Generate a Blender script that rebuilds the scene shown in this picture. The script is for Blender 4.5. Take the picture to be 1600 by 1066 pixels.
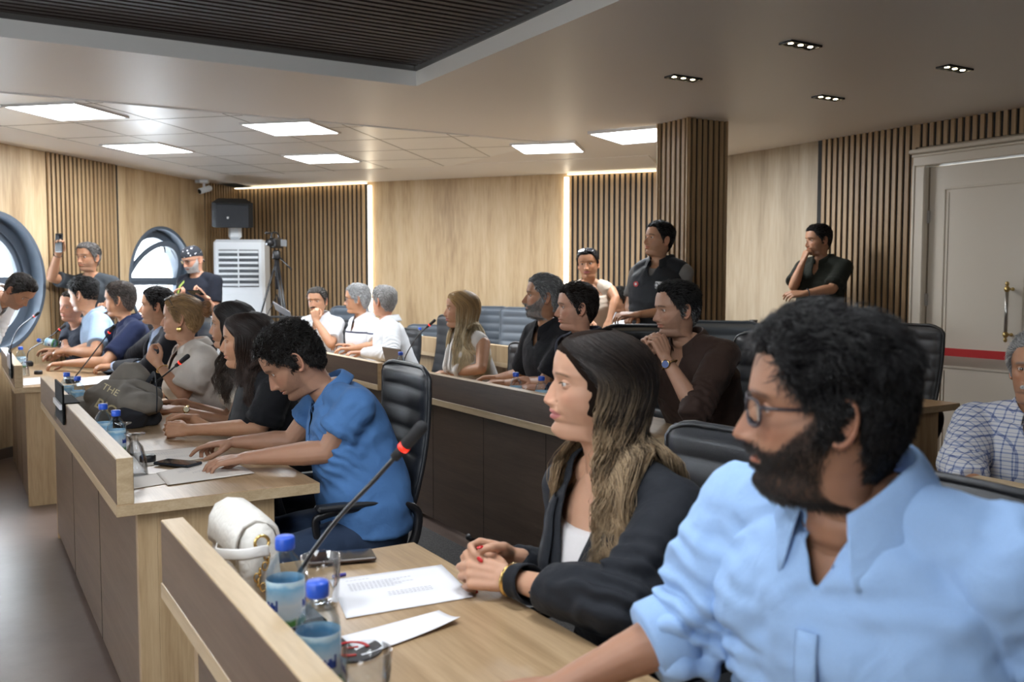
import bpy, math, random
import numpy as np
from mathutils import Vector, Matrix

for o in list(bpy.data.objects): bpy.data.objects.remove(o)
SC = bpy.context.scene
COL = SC.collection
random.seed(5)
RNG = np.random.default_rng(5)

# ---------------------------------------------------------------- camera, world, exposure
F = 1450.0
CAMZ = 1.40
PITCH = math.atan(93.0 / F)
cam_data = bpy.data.cameras.new('camera')
cam = bpy.data.objects.new('camera', cam_data); COL.objects.link(cam)
cam.location = (0, 0, CAMZ)
cam.rotation_euler = (math.pi / 2 - PITCH, 0, 0)
cam_data.sensor_width = 36.0
cam_data.lens = F / 1600 * 36
cam_data.clip_start = 0.05
cam_data.dof.use_dof = True
cam_data.dof.focus_distance = 3.3
cam_data.dof.aperture_fstop = 4.5
SC.camera = cam
SC.view_settings.view_transform = 'Standard'
SC.view_settings.look = 'None'
SC.view_settings.gamma = 1
SC.view_settings.use_curve_mapping = False
SC.view_settings.exposure = 0.85
SC.cycles.use_denoising = True
SC.cycles.max_bounces = 8
SC.cycles.diffuse_bounces = 4
SC.cycles.glossy_bounces = 3
SC.cycles.transmission_bounces = 6
SC.cycles.transparent_max_bounces = 16
SC.cycles.sample_clamp_indirect = 4
SC.cycles.caustics_reflective = False
SC.cycles.caustics_refractive = False
w = bpy.data.worlds.new('sky'); SC.world = w; w.use_nodes = True
bgn = w.node_tree.nodes['Background']
bgn.inputs[0].default_value = (0.86, 0.95, 1.0, 1); bgn.inputs[1].default_value = 3.2

# ---------------------------------------------------------------- pixel and plan helpers
_cp, _sp = math.cos(PITCH), math.sin(PITCH)
def ray(px, py):
    a = (px - 800) / F; b = -(py - 533) / F
    return np.array([a, _cp + b * _sp, -_sp + b * _cp])
C0 = np.array([0, 0, CAMZ])
def at_z(px, py, z):
    r = ray(px, py); return C0 + r * ((z - CAMZ) / r[2])
def at_y(px, py, y):
    r = ray(px, py); return C0 + r * (y / r[1])
SU, CU = math.sin(math.radians(31)), math.cos(math.radians(31))
def at_v(px, py, v):
    r = ray(px, py); return C0 + r * (v / (r[0] * CU + r[1] * SU))
def UV(u, v, z=0.0):
    return np.array([-SU * u + CU * v, CU * u + SU * v, z])
def to_uv(p):
    return (-SU * p[0] + CU * p[1], CU * p[0] + SU * p[1])

def nrm(v):
    v = np.asarray(v, float); return v / max(1e-9, np.linalg.norm(v))
def sst(a, b, x):
    t = np.clip((np.asarray(x, float) - a) / (b - a), 0, 1); return t * t * (3 - 2 * t)

def vnoise(p, seed=0):
    """value noise in [-1,1] on an (N,3) array"""
    p = np.asarray(p, float); i = np.floor(p).astype(np.int64); f = p - i; f = f * f * (3 - 2 * f)
    def h(a, b, c):
        n = (a * 374761393 + b * 668265263 + c * 2147483647 + seed * 1274126177) & 0xffffffff
        n = ((n ^ (n >> 13)) * 1274126177) & 0xffffffff
        return ((n ^ (n >> 16)) & 0xffff) / 32767.5 - 1
    r = 0
    for dx in (0, 1):
        for dy in (0, 1):
            for dz in (0, 1):
                wgt = (f[:, 0] if dx else 1 - f[:, 0]) * (f[:, 1] if dy else 1 - f[:, 1]) * (f[:, 2] if dz else 1 - f[:, 2])
                r = r + wgt * h(i[:, 0] + dx, i[:, 1] + dy, i[:, 2] + dz)
    return r

# ---------------------------------------------------------------- object helpers
def link(o, parent=None):
    COL.objects.link(o)
    if parent is not None: o.parent = parent
    return o
def tag(o, label=None, cat=None, group=None, kind=None):
    if label: o['label'] = label
    if cat: o['category'] = cat
    if group: o['group'] = group
    if kind: o['kind'] = kind
    return o
def empty(name, loc, label=None, cat=None, group=None, rz=0.0):
    o = bpy.data.objects.new(name, None); o.empty_display_size = .1
    COL.objects.link(o); o.location = tuple(loc); o.rotation_euler = (0, 0, rz)
    return tag(o, label, cat, group)

class MB:
    """collects vertices and faces of one mesh"""
    def __init__(s): s.v = []; s.f = []; s.n = 0
    def add(s, v, f):
        v = np.asarray(v, float).reshape(-1, 3)
        if isinstance(f, np.ndarray): s.f.extend((f + s.n).tolist())
        else: s.f.extend([[i + s.n for i in q] for q in f])
        s.v.append(v); s.n += len(v); return s
    def box(s, c, d, R=None, bev=0.0):
        c = np.asarray(c, float); h = np.asarray(d, float) / 2
        if bev > 0:
            bev = min(bev, min(h) * .9)
            # chamfered box : 24 vertices
            vs = []; idx = {}
            for sx in (-1, 1):
                for sy in (-1, 1):
                    for sz in (-1, 1):
                        sg = np.array([sx, sy, sz])
                        for ax in range(3):
                            p = sg * (h - bev); p = p.astype(float); p[ax] = sg[ax] * h[ax]
                            idx[(sx, sy, sz, ax)] = len(vs); vs.append(p)
            fs = []
            for ax in range(3):
                b, c2 = (ax + 1) % 3, (ax + 2) % 3
                for sg in (-1, 1):
                    q = []
                    for (i, j) in ((-1, -1), (1, -1), (1, 1), (-1, 1)):
                        k = [0, 0, 0]; k[ax] = sg; k[b] = i; k[c2] = j; q.append(idx[tuple(k) + (ax,)])
                    fs.append(q if sg > 0 else q[::-1])
            for ax in range(3):   # edges along ax
                b, c2 = (ax + 1) % 3, (ax + 2) % 3
                for i in (-1, 1):
                    for j in (-1, 1):
                        k0 = [0, 0, 0]; k0[ax] = -1; k0[b] = i; k0[c2] = j
                        k1 = list(k0); k1[ax] = 1
                        q = [idx[tuple(k0) + (b,)], idx[tuple(k1) + (b,)], idx[tuple(k1) + (c2,)], idx[tuple(k0) + (c2,)]]
                        fs.append(q if i * j < 0 else q[::-1])
            for sx in (-1, 1):
                for sy in (-1, 1):
                    for sz in (-1, 1):
                        q = [idx[(sx, sy, sz, a)] for a in range(3)]
                        fs.append(q if sx * sy * sz > 0 else q[::-1])
            v = np.array(vs)
        else:
            v = np.array([[x, y, z] for x in (-1, 1) for y in (-1, 1) for z in (-1, 1)], float) * h
            fs = [[0, 1, 3, 2], [4, 6, 7, 5], [0, 4, 5, 1], [2, 3, 7, 6], [0, 2, 6, 4], [1, 5, 7, 3]]
        if R is not None: v = v @ np.asarray(R).T
        return s.add(v + c, fs)
    def tube(s, pts, r, seg=10, cap=True, smooth=True, n=None):
        v, f = tube(pts, r, seg, round_caps=False, n=n); return s.add(v, f)
    def limb(s, pts, r, seg=16, n=None, ref=None, flat0=False, flat1=False):
        v, f = tube(pts, r, seg, True, n, ref, flat0, flat1); return s.add(v, f)
    def lathe(s, prof, c=(0, 0, 0), R=None, seg=24, closed=False):
        prof = np.asarray(prof, float); m = len(prof); a = np.linspace(0, 2 * math.pi, seg, endpoint=False)
        v = np.stack([np.outer(prof[:, 0], np.cos(a)), np.outer(prof[:, 0], np.sin(a)), np.repeat(prof[:, 1:2], seg, 1)], -1).reshape(-1, 3)
        f = grid_faces(m, seg, True)
        if R is not None: v = v @ np.asarray(R).T
        fl = f.tolist()
        if prof[0, 0] > 1e-6: fl.append(list(range(seg))[::-1])
        if prof[-1, 0] > 1e-6: fl.append([(m - 1) * seg + i for i in range(seg)])
        return s.add(v + np.asarray(c, float), fl)
    def ell(s, c, r, R=None, seg=20, rings=12):
        t = np.linspace(0.0, math.pi, rings)
        prof = np.stack([np.sin(t), -np.cos(t)], 1); prof[0, 0] = prof[-1, 0] = 1e-5
        m = MB(); m.lathe(prof, seg=seg); v = m.v[0] * np.asarray(r, float)
        if R is not None: v = v @ np.asarray(R).T
        return s.add(v + np.asarray(c, float), m.f)
    def arr(s): return np.concatenate(s.v) if s.v else np.zeros((0, 3))
    def build(s, name, mat, parent=None, smooth=False, org=None):
        return mkmesh(name, s.arr(), s.f, mat, parent, smooth, org)

def grid_faces(m, n, wrap=True):
    i = np.arange(m - 1)[:, None] * n; j = np.arange(n if wrap else n - 1)[None, :]; k = (j + 1) % n
    return np.stack([i + j, i + k, i + n + k, i + n + j], -1).reshape(-1, 4)

def crom(p, n):
    """Catmull-Rom through p (K,D) sampled at n points"""
    p = np.asarray(p, float); K = len(p)
    if K == 2: t = np.linspace(0, 1, n)[:, None]; return p[0] * (1 - t) + p[1] * t
    q = np.vstack([2 * p[0] - p[1], p, 2 * p[-1] - p[-2]])
    t = np.linspace(0, K - 1 - 1e-9, n); i = t.astype(int); f = (t - i)[:, None]
    a, b, c, d = q[i], q[i + 1], q[i + 2], q[i + 3]
    return .5 * ((2 * b) + (-a + c) * f + (2 * a - 5 * b + 4 * c - d) * f ** 2 + (-a + 3 * b - 3 * c + d) * f ** 3)

def tube(pts, r, seg=12, round_caps=True, n=None, ref=None, flat0=False, flat1=False):
    """swept tube; r scalar, list, or list of (a,b) half axes, a along ref"""
    pts = np.asarray(pts, float); K = len(pts)
    R = np.asarray(r, float)
    if R.ndim == 0: R = np.full((K, 2), float(R))
    elif R.ndim == 1: R = np.stack([R, R], 1)
    if n:
        P = crom(pts, n); R = crom(R, n)
    else: P = pts
    K = len(P)
    T = np.gradient(P, axis=0); T /= np.maximum(1e-9, np.linalg.norm(T, axis=1))[:, None]
    if ref is None:
        ref = np.array([0, 0, 1.0]) if abs(T[0, 2]) < .9 else np.array([1.0, 0, 0])
    A = np.zeros_like(P); a = np.asarray(ref, float)
    for i in range(K):
        a = a - T[i] * a.dot(T[i]); a = a / max(1e-9, np.linalg.norm(a)); A[i] = a
    B = np.cross(T, A)
    if round_caps:
        pre_P, pre_R, pre_A, pre_B = [], [], [], []
        if not flat0:
            m = R[0].mean()
            for k in (0.02, .35, .7, .93):
                c = math.sqrt(1 - k * k); pre_P.append(P[0] - T[0] * m * c); pre_R.append(R[0] * k); pre_A.append(A[0]); pre_B.append(B[0])
        post = ([], [], [], [])
        if not flat1:
            m = R[-1].mean()
            for k in (.93, .7, .35, .02):
                c = math.sqrt(1 - k * k); post[0].append(P[-1] + T[-1] * m * c); post[1].append(R[-1] * k); post[2].append(A[-1]); post[3].append(B[-1])
        cat = lambda a_, b_, c_: np.vstack([x for x in (np.array(a_).reshape(-1, b_.shape[1]), b_, np.array(c_).reshape(-1, b_.shape[1])) if len(x)])
        P = cat(pre_P, P, post[0]); R = cat(pre_R, R, post[1]); A = cat(pre_A, A, post[2]); B = cat(pre_B, B, post[3])
        K = len(P)
    th = np.linspace(0, 2 * math.pi, seg, endpoint=False)
    V = P[:, None] + A[:, None] * (R[:, 0:1] * np.cos(th))[..., None] + B[:, None] * (R[:, 1:2] * np.sin(th))[..., None]
    f = grid_faces(K, seg).tolist()
    f.append(list(range(seg))[::-1]); f.append([(K - 1) * seg + i for i in range(seg)])
    return V.reshape(-1, 3), f

def mkmesh(name, v, f, mat=None, parent=None, smooth=False, org=None, cols=None):
    """one mesh object; v in world space, org = the thing's origin (defaults to the parent's location)"""
    v = np.asarray(v, float)
    if org is None and parent is not None:
        o = np.zeros(3); p = parent
        while p is not None: o = o + np.array(p.location); p = p.parent
        org = o
        loc = (0, 0, 0)
    elif org is None: org = np.zeros(3); loc = (0, 0, 0)
    else:
        org = np.asarray(org, float); loc = tuple(org)
        if parent is not None: loc = tuple(org - np.array(parent.location))
    v = v - org
    me = bpy.data.meshes.new(name)
    if isinstance(f, np.ndarray):
        nf, k = f.shape
        me.vertices.add(len(v)); me.vertices.foreach_set('co', v.astype(np.float32).ravel())
        me.loops.add(nf * k); me.loops.foreach_set('vertex_index', f.astype(np.int32).ravel())
        me.polygons.add(nf); me.polygons.foreach_set('loop_start', np.arange(0, nf * k, k, dtype=np.int32))
        me.update(calc_edges=True)
    else:
        me.from_pydata(v.tolist(), [], f)
    if smooth: me.polygons.foreach_set('use_smooth', np.ones(len(me.polygons), bool))
    if cols is not None:
        at = me.color_attributes.new('col', 'FLOAT_COLOR', 'POINT')
        c = np.ones((len(v), 4), np.float32); c[:, :3] = cols; at.data.foreach_set('color', c.ravel())
    me.validate()
    o = bpy.data.objects.new(name, me)
    if mat: me.materials.append(mat)
    COL.objects.link(o)
    if parent is not None: o.parent = parent
    o.location = loc
    return o

def smooth_by_angle(o, ang=35):
    me = o.data; me.polygons.foreach_set('use_smooth', np.ones(len(me.polygons), bool))
    try: me.set_sharp_from_angle(angle=math.radians(ang))
    except Exception: pass
    return o

def remesh(mb, voxel, it=6, fac=.5):
    """voxel union of everything in mb -> (verts, quads)"""
    me = bpy.data.meshes.new('tmp'); me.from_pydata(mb.arr().tolist(), [], mb.f); me.update()
    o = bpy.data.objects.new('tmp', me); COL.objects.link(o)
    m = o.modifiers.new('r', 'REMESH'); m.mode = 'VOXEL'; m.voxel_size = voxel
    if it:
        s = o.modifiers.new('s', 'SMOOTH'); s.factor = fac; s.iterations = it
    dg = bpy.context.evaluated_depsgraph_get(); ev = o.evaluated_get(dg); em = ev.to_mesh()
    nv, nf = len(em.vertices), len(em.polygons)
    v = np.zeros(nv * 3, np.float32); em.vertices.foreach_get('co', v)
    q = np.zeros(len(em.loops), np.int32); em.loops.foreach_get('vertex_index', q)
    ls = np.zeros(nf, np.int32); em.polygons.foreach_get('loop_total', ls)
    assert (ls == 4).all() if nf else True
    ev.to_mesh_clear(); bpy.data.objects.remove(o); bpy.data.meshes.remove(me)
    return v.reshape(-1, 3).astype(float), q.reshape(-1, 4)

def vnormals(v, q):
    n = np.cross(v[q[:, 2]] - v[q[:, 0]], v[q[:, 3]] - v[q[:, 1]]); r = np.zeros_like(v)
    for k in range(4): np.add.at(r, q[:, k], n)
    return r / np.maximum(1e-12, np.linalg.norm(r, axis=1))[:, None]

def drop_faces(v, q, kill):
    """delete the quads that touch killed vertices"""
    keep = ~kill[q].any(1); q = q[keep]; used = np.zeros(len(v), bool); used[q.ravel()] = True
    idx = np.cumsum(used) - 1; return v[used], idx[q], used

def relax_border(v, q, it=8):
    e = np.concatenate([q[:, [0, 1]], q[:, [1, 2]], q[:, [2, 3]], q[:, [3, 0]]]); es = np.sort(e, 1)
    key = es[:, 0].astype(np.int64) * (len(v) + 1) + es[:, 1]; u, c = np.unique(key, return_counts=True); b = u[c == 1]
    b = np.stack([b // (len(v) + 1), b % (len(v) + 1)], 1)
    if not len(b): return v
    v = v.copy()
    for _ in range(it):
        s_ = np.zeros_like(v); n_ = np.zeros(len(v)); np.add.at(s_, b[:, 0], v[b[:, 1]]); np.add.at(s_, b[:, 1], v[b[:, 0]]); np.add.at(n_, b.ravel(), 1)
        k = n_ >= 2; v[k] = v[k] * .4 + s_[k] / n_[k][:, None] * .6
    return v

def rotx(a): c, s = math.cos(a), math.sin(a); return np.array([[1, 0, 0], [0, c, -s], [0, s, c]])
def roty(a): c, s = math.cos(a), math.sin(a); return np.array([[c, 0, s], [0, 1, 0], [-s, 0, c]])
def rotz(a): c, s = math.cos(a), math.sin(a); return np.array([[c, -s, 0], [s, c, 0], [0, 0, 1]])
def rot_axis(ax, a):
    return np.array(Matrix.Rotation(a, 3, Vector(ax)))
def heading(h, pitch=0, roll=0):
    """local +Y = facing, +X = the subject's right. h=0 faces image left, 90 faces the camera; pitch>0 looks down"""
    h = math.radians(h); f = np.array([-math.cos(h), -math.sin(h), 0]); r = np.array([f[1], -f[0], 0])
    M = np.stack([r, f, [0, 0, 1]], 1)
    return M @ roty(math.radians(roll)) @ rotx(-math.radians(pitch))

# ---------------------------------------------------------------- materials
MATS = {}
def nodes(name):
    m = bpy.data.materials.new(name); m.use_nodes = True; nt = m.node_tree
    return m, nt, nt.nodes['Principled BSDF'], nt.nodes, nt.links
def ramp(N, cols):
    r = N.new('ShaderNodeValToRGB'); e = r.color_ramp.elements
    while len(e) > 1: e.remove(e[-1])
    for i, (p, c) in enumerate(cols):
        x = e[0] if i == 0 else e.new(p); x.position = p; x.color = (*c, 1)
    return r
def bump(N, L, b, src, strength=.2, dist=.002):
    u = N.new('ShaderNodeBump'); u.inputs['Strength'].default_value = strength; u.inputs['Distance'].default_value = dist
    L.new(src, u.inputs['Height']); L.new(u.outputs[0], b.inputs['Normal']); return u
def plain(name, c, rough=.5, metal=0, spec=None, coat=0, trans=0, ior=None, emit=None, es=0, noise=0, nscale=200, bdist=.001, alpha=None):
    if name in MATS: return MATS[name]
    m, nt, b, N, L = nodes(name)
    b.inputs['Base Color'].default_value = (*c, 1); b.inputs['Roughness'].default_value = rough
    b.inputs['Metallic'].default_value = metal
    if spec is not None: b.inputs['Specular IOR Level'].default_value = spec
    if coat: b.inputs['Coat Weight'].default_value = coat; b.inputs['Coat Roughness'].default_value = .1
    if trans: b.inputs['Transmission Weight'].default_value = trans
    if ior: b.inputs['IOR'].default_value = ior
    if emit: b.inputs['Emission Color'].default_value = (*emit, 1); b.inputs['Emission Strength'].default_value = es
    if alpha is not None: b.inputs['Alpha'].default_value = alpha
    if noise:
        t = N.new('ShaderNodeTexCoord'); n = N.new('ShaderNodeTexNoise'); n.inputs['Scale'].default_value = nscale; n.inputs['Detail'].default_value = 4
        L.new(t.outputs['Object'], n.inputs[0]); bump(N, L, b, n.outputs[0], noise, bdist)
    MATS[name] = m; return m

def thin_clear(name, tint, rough=.0, mix=1.0):
    if name in MATS: return MATS[name]
    m, nt, b, N, L = nodes(name); out = N['Material Output']; N.remove(b)
    t = N.new('ShaderNodeBsdfTransparent'); t.inputs[0].default_value = (*tint, 1); g = N.new('ShaderNodeBsdfGlossy'); g.inputs['Roughness'].default_value = .04 + rough
    f = N.new('ShaderNodeFresnel'); f.inputs[0].default_value = 1.45; mu = N.new('ShaderNodeMath'); mu.operation = 'MULTIPLY'; mu.inputs[1].default_value = mix; L.new(f.outputs[0], mu.inputs[0])
    x = N.new('ShaderNodeMixShader'); L.new(mu.outputs[0], x.inputs[0]); L.new(t.outputs[0], x.inputs[1]); L.new(g.outputs[0], x.inputs[2]); L.new(x.outputs[0], out.inputs[0])
    MATS[name] = m; return m

def wood(name, cols, scale=(9, 9, .7), rough=.45, rz=0.0, planks=0.0, bands=.5):
    """grain runs along local z of the scaled coordinates"""
    if name in MATS: return MATS[name]
    m, nt, b, N, L = nodes(name)
    t = N.new('ShaderNodeTexCoord'); mp = N.new('ShaderNodeMapping'); mp.inputs['Rotation'].default_value = (0, 0, rz)
    mp2 = N.new('ShaderNodeMapping'); mp2.inputs['Scale'].default_value = scale
    L.new(t.outputs['Object'], mp.inputs[0]); L.new(mp.outputs[0], mp2.inputs[0])
    n = N.new('ShaderNodeTexNoise'); n.inputs['Scale'].default_value = 1; n.inputs['Detail'].default_value = 6; n.inputs['Distortion'].default_value = .6
    L.new(mp2.outputs[0], n.inputs[0])
    mp3 = N.new('ShaderNodeMapping'); mp3.inputs['Scale'].default_value = tuple(s * 9 for s in scale)
    L.new(mp.outputs[0], mp3.inputs[0])
    n2 = N.new('ShaderNodeTexNoise'); n2.inputs['Scale'].default_value = 1; n2.inputs['Detail'].default_value = 4
    L.new(mp3.outputs[0], n2.inputs[0])
    mx = N.new('ShaderNodeMix'); mx.data_type = 'FLOAT'; mx.inputs[0].default_value = .33
    L.new(n.outputs[0], mx.inputs[2]); L.new(n2.outputs[0], mx.inputs[3])
    r = ramp(N, [(.30, cols[0]), (.5, cols[1]), (.68, cols[2])])
    L.new(mx.outputs[0], r.inputs[0]); L.new(r.outputs[0], b.inputs['Base Color'])
    b.inputs['Roughness'].default_value = rough
    bump(N, L, b, n2.outputs[0], .15, .0008)
    MATS[name] = m; return m

def vcol(name, rough=.5, sss=0, spec=.4, bumpn=0, bscale=300, sheen=0):
    if name in MATS: return MATS[name]
    m, nt, b, N, L = nodes(name)
    a = N.new('ShaderNodeAttribute'); a.attribute_name = 'col'; L.new(a.outputs['Color'], b.inputs['Base Color'])
    b.inputs['Roughness'].default_value = rough; b.inputs['Specular IOR Level'].default_value = spec
    if sss:
        b.inputs['Subsurface Weight'].default_value = sss; b.inputs['Subsurface Radius'].default_value = (.9, .35, .2); b.inputs['Subsurface Scale'].default_value = .008
    if bumpn:
        t = N.new('ShaderNodeTexCoord'); n = N.new('ShaderNodeTexNoise'); n.inputs['Scale'].default_value = bscale; n.inputs['Detail'].default_value = 3
        L.new(t.outputs['Object'], n.inputs[0]); bump(N, L, b, n.outputs[0], bumpn, .001)
    MATS[name] = m; return m

def cloth(name, c, rough=.85, weave=900, folds=.0, sheen=.04, c2=None):
    if name in MATS: return MATS[name]
    m, nt, b, N, L = nodes(name)
    t = N.new('ShaderNodeTexCoord')
    n = N.new('ShaderNodeTexNoise'); n.inputs['Scale'].default_value = weave; n.inputs['Detail'].default_value = 2
    L.new(t.outputs['Object'], n.inputs[0])
    n1 = N.new('ShaderNodeTexNoise'); n1.inputs['Scale'].default_value = 9; n1.inputs['Detail'].default_value = 3; n1.inputs['Distortion'].default_value = 1.2
    L.new(t.outputs['Object'], n1.inputs[0])
    mu = N.new('ShaderNodeMath'); mu.operation = 'MULTIPLY_ADD'; mu.inputs[1].default_value = .06; L.new(n.outputs[0], mu.inputs[0]); L.new(n1.outputs[0], mu.inputs[2])
    bump(N, L, b, mu.outputs[0], .55, .012)
    d = tuple(x * .93 for x in c)
    r = ramp(N, [(.4, d), (.6, c)]); L.new(n.outputs[0], r.inputs[0]); L.new(r.outputs[0], b.inputs['Base Color'])
    b.inputs['Roughness'].default_value = rough; b.inputs['Specular IOR Level'].default_value = .15
    b.inputs['Sheen Weight'].default_value = sheen; b.inputs['Sheen Roughness'].default_value = .5
    MATS[name] = m; return m
# ================================================================ people
# head rings, cm, local: x right, y forward, z up, origin between the ears at eye level
KEY = np.array([
 # t,   Fy,    Fz,    By,    Bz,    W
 [0.00, 0.3, 11.45,  0.1, 11.45, 0.05],
 [0.02, 2.3, 11.25, -2.2, 11.30, 2.2],
 [0.05, 5.0, 10.55, -5.0, 10.7, 4.5],
 [0.09, 7.1,  9.1, -7.3,  9.2, 6.2],
 [0.15, 8.6,  6.9, -9.0,  6.6, 7.25],
 [0.22, 9.25, 4.6, -9.8,  4.0, 7.6],
 [0.28, 9.55, 2.7,-10.0,  1.8, 7.6],
 [0.33, 9.15, 1.3, -9.9,  0.2, 7.45],
 [0.38, 8.9,  0.1, -9.6, -1.3, 7.3],
 [0.43, 8.95,-1.3, -9.1, -2.9, 7.2],
 [0.48, 9.1, -2.7, -8.4, -4.4, 7.05],
 [0.53, 9.3, -4.2, -7.6, -5.8, 6.8],
 [0.57, 9.55,-5.3, -7.0, -6.9, 6.45],
 [0.60, 9.45,-6.2, -6.6, -7.7, 6.2],
 [0.63, 9.35,-7.0, -6.3, -8.4, 5.95],
 [0.66, 8.75,-7.9, -6.05,-9.2, 5.75],
 [0.70, 8.95,-9.2, -5.9,-10.1, 5.55],
 [0.735,8.5,-10.5, -5.8,-11.0, 5.35],
 [0.765,7.0,-11.25,-5.75,-11.8,5.2],
 [0.80, 4.6,-11.3, -5.8,-12.7, 5.1],
 [0.84, 3.3,-12.4, -5.9,-13.8, 5.3],
 [0.90, 3.0,-15.2, -6.3,-15.6, 5.6],
 [0.95, 2.9,-18.0, -6.6,-17.8, 5.8],
 [1.00, 2.0,-21.0, -6.4,-20.5, 5.2]])
KEY_T = KEY[:, 0]
def pchip(x, y, xi):
    x = np.asarray(x, float); y = np.asarray(y, float); h = np.diff(x); d = np.diff(y) / h; m = np.zeros_like(y)
    for i in range(1, len(x) - 1):
        if d[i - 1] * d[i] > 0:
            w1, w2 = 2 * h[i] + h[i - 1], h[i] + 2 * h[i - 1]; m[i] = (w1 + w2) / (w1 / d[i - 1] + w2 / d[i])
    m[0], m[-1] = d[0], d[-1]
    xi = np.clip(xi, x[0], x[-1]); k = np.clip(np.searchsorted(x, xi, side='right') - 1, 0, len(h) - 1)
    t = (xi - x[k]) / h[k]
    return ((2 * t**3 - 3 * t**2 + 1) * y[k] + (t**3 - 2 * t**2 + t) * h[k] * m[k] + (-2 * t**3 + 3 * t**2) * y[k + 1] + (t**3 - t**2) * h[k] * m[k + 1])

class Head:
    def __init__(s, nose=1.0, chin=1.0, wid=1.0, jaw=1.0, fem=False, neck=1.0, belly=0, brow=1.0, lips=1.0, noseup=0.0):
        s.nose, s.chin, s.wid, s.jaw, s.fem, s.neck, s.brow, s.lips, s.noseup = nose, chin, wid, jaw, fem, neck, brow, lips, noseup
    def surf(s, th, t):
        """th in [-pi,pi] (0 = front, + = right), t in [0,1]; plain surface without features"""
        th = np.asarray(th, float); t = np.asarray(t, float)
        Fy, Fz, By, Bz, W = [pchip(KEY_T, KEY[:, k], t) for k in range(1, 6)]
        jw = np.where(t < .82, 1 + (s.jaw - 1) * sst(.5, .66, t), s.jaw + (s.neck - s.jaw) * sst(.8, .88, t))
        W = W * s.wid * jw
        nk = sst(.8, .88, t)
        By = By * (1 + (s.neck - 1) * nk); Fy = Fy * (1 + (s.neck - 1) * nk)
        if s.fem: Fy = Fy - .35 * np.exp(-((Fz - 2.6) / 1.5) ** 2)
        e = 2 / (2.25 - .2 * sst(.5, .7, t))
        c, sn = np.cos(th), np.sin(th)
        cc = np.sign(c) * np.abs(c) ** e; ss = np.sign(sn) * np.abs(sn) ** e
        x = W * ss; y = (Fy + By) / 2 + (Fy - By) / 2 * cc; z = (Fz + Bz) / 2 + (Fz - Bz) / 2 * cc
        x = x * (1 - .26 * sst(.50, .70, t) * (1 - sst(.77, .84, t)) * sst(.15, 1.0, c) - .05 * sst(.1, .9, c) * sst(.3, .45, t) * (1 - sst(.5, .6, t)))
        # hollow under the jaw
        side = np.exp(-((np.abs(th) - 1.0) / .5) ** 2); under = np.exp(-((t - .80) / .035) ** 2)
        x = x * (1 - .06 * side * under)
        return np.stack([x, y, z], -1)
    def feat(s, P, th):
        """add the face to surface points, cm; returns points and colour masks"""
        x, y, z = P[:, 0].copy(), P[:, 1].copy(), P[:, 2].copy()
        front = sst(0, 4, y) * (np.abs(th) < 1.5)
        ax = np.abs(x); g = lambda a, b: np.exp(-(a / b) ** 2)
        dy = np.zeros(len(x)); dx = np.zeros(len(x))
        dy += .28 * s.brow * g(z - 2.1, .75) * g(ax - 2.9, 2.0)
        dy -= .75 * g(z - .35, 1.15) * g(ax - 3.2, 1.35)
        dy -= .25 * g(z - 1.0, .9) * g(ax, .8)
        dy += .30 * g(z + 2.2, 1.3) * g(ax - 4.6, 1.5)
        dx += np.sign(x) * .22 * g(z + 1.6, 1.6) * g(ax - 6.2, 1.3)
        dy -= .30 * g(z + 5.6, 1.6) * g(ax - 4.4, 1.3)
        # nose
        nz = [1.9, 1.2, .3, -.8, -2.0, -2.9, -3.5, -4.0, -4.45, -4.9, -5.3]
        nh = [0, .15, .75, 1.3, 1.85, 2.25, 2.35, 2.0, 1.1, .3, 0]
        zz = z - s.noseup * 0
        N = np.interp(zz, nz[::-1], nh[::-1]) * s.nose
        ns = np.interp(zz, [-4.6, -3.4, -1.5, .5, 1.9], [1.12, 1.0, .68, .58, .75])
        dy += N * np.exp(-np.abs(x / ns) ** 2)
        dy += .75 * g(z + 3.85, .62) * g(ax - 1.25, .55) * s.nose ** .5
        dy -= .35 * g(z + 3.6, .35) * g(ax - 2.05, .3)
        # mouth
        L = s.lips
        dy += .26 * L * g(z + 5.55, .42) * g(x, 2.0)
        dy -= .12 * g(z + 5.0, .5) * g(x, .35)
        dy += .32 * L * g(z + 6.85, .42) * g(x, 1.7)
        dy -= .42 * g(z + 6.2, .16) * sst(2.8, 2.0, ax)
        dy -= .25 * g(z + 6.2, .5) * g(ax - 2.75, .45)
        dy -= .22 * g(z + 7.9, .45) * g(x, 1.9)
        dy += .35 * s.chin * g(z + 9.6, 1.1) * g(x, 1.7)
        # nasolabial fold
        fx = 1.9 + (-3.6 - z) * .42
        dy -= .12 * g(ax - fx, .35) * sst(-6.6, -5.6, z) * sst(-3.2, -4.0, z)
        P2 = np.stack([x + dx * front, y + dy * front, z], -1)
        # eyelids
        for sx in (-1, 1):
            ex, ey, ez, er = 3.2 * sx, 6.95, .25, 1.30
            rr = er ** 2 - (x - ex) ** 2 - (z - ez) ** 2
            ok = (rr > 0) & (front > .5)
            ly = ey + np.sqrt(np.maximum(rr, 0))
            P2[:, 1] = np.where(ok, np.maximum(P2[:, 1], ly), P2[:, 1])
            u = np.clip((x - ex) / 1.45, -1, 1); k = np.sqrt(1 - u * u)
            up = ez + s.open * .52 * k + .04; lo = ez - .36 * k * min(1, .4 + s.open) - .02
            ap = (z < up) & (z > lo) & (np.abs(x - ex) < 1.38) & (front > .5)
            P2[:, 1] = np.where(ap, ey + .75 * er * .6, P2[:, 1])
        return P2
    open = .8

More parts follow.
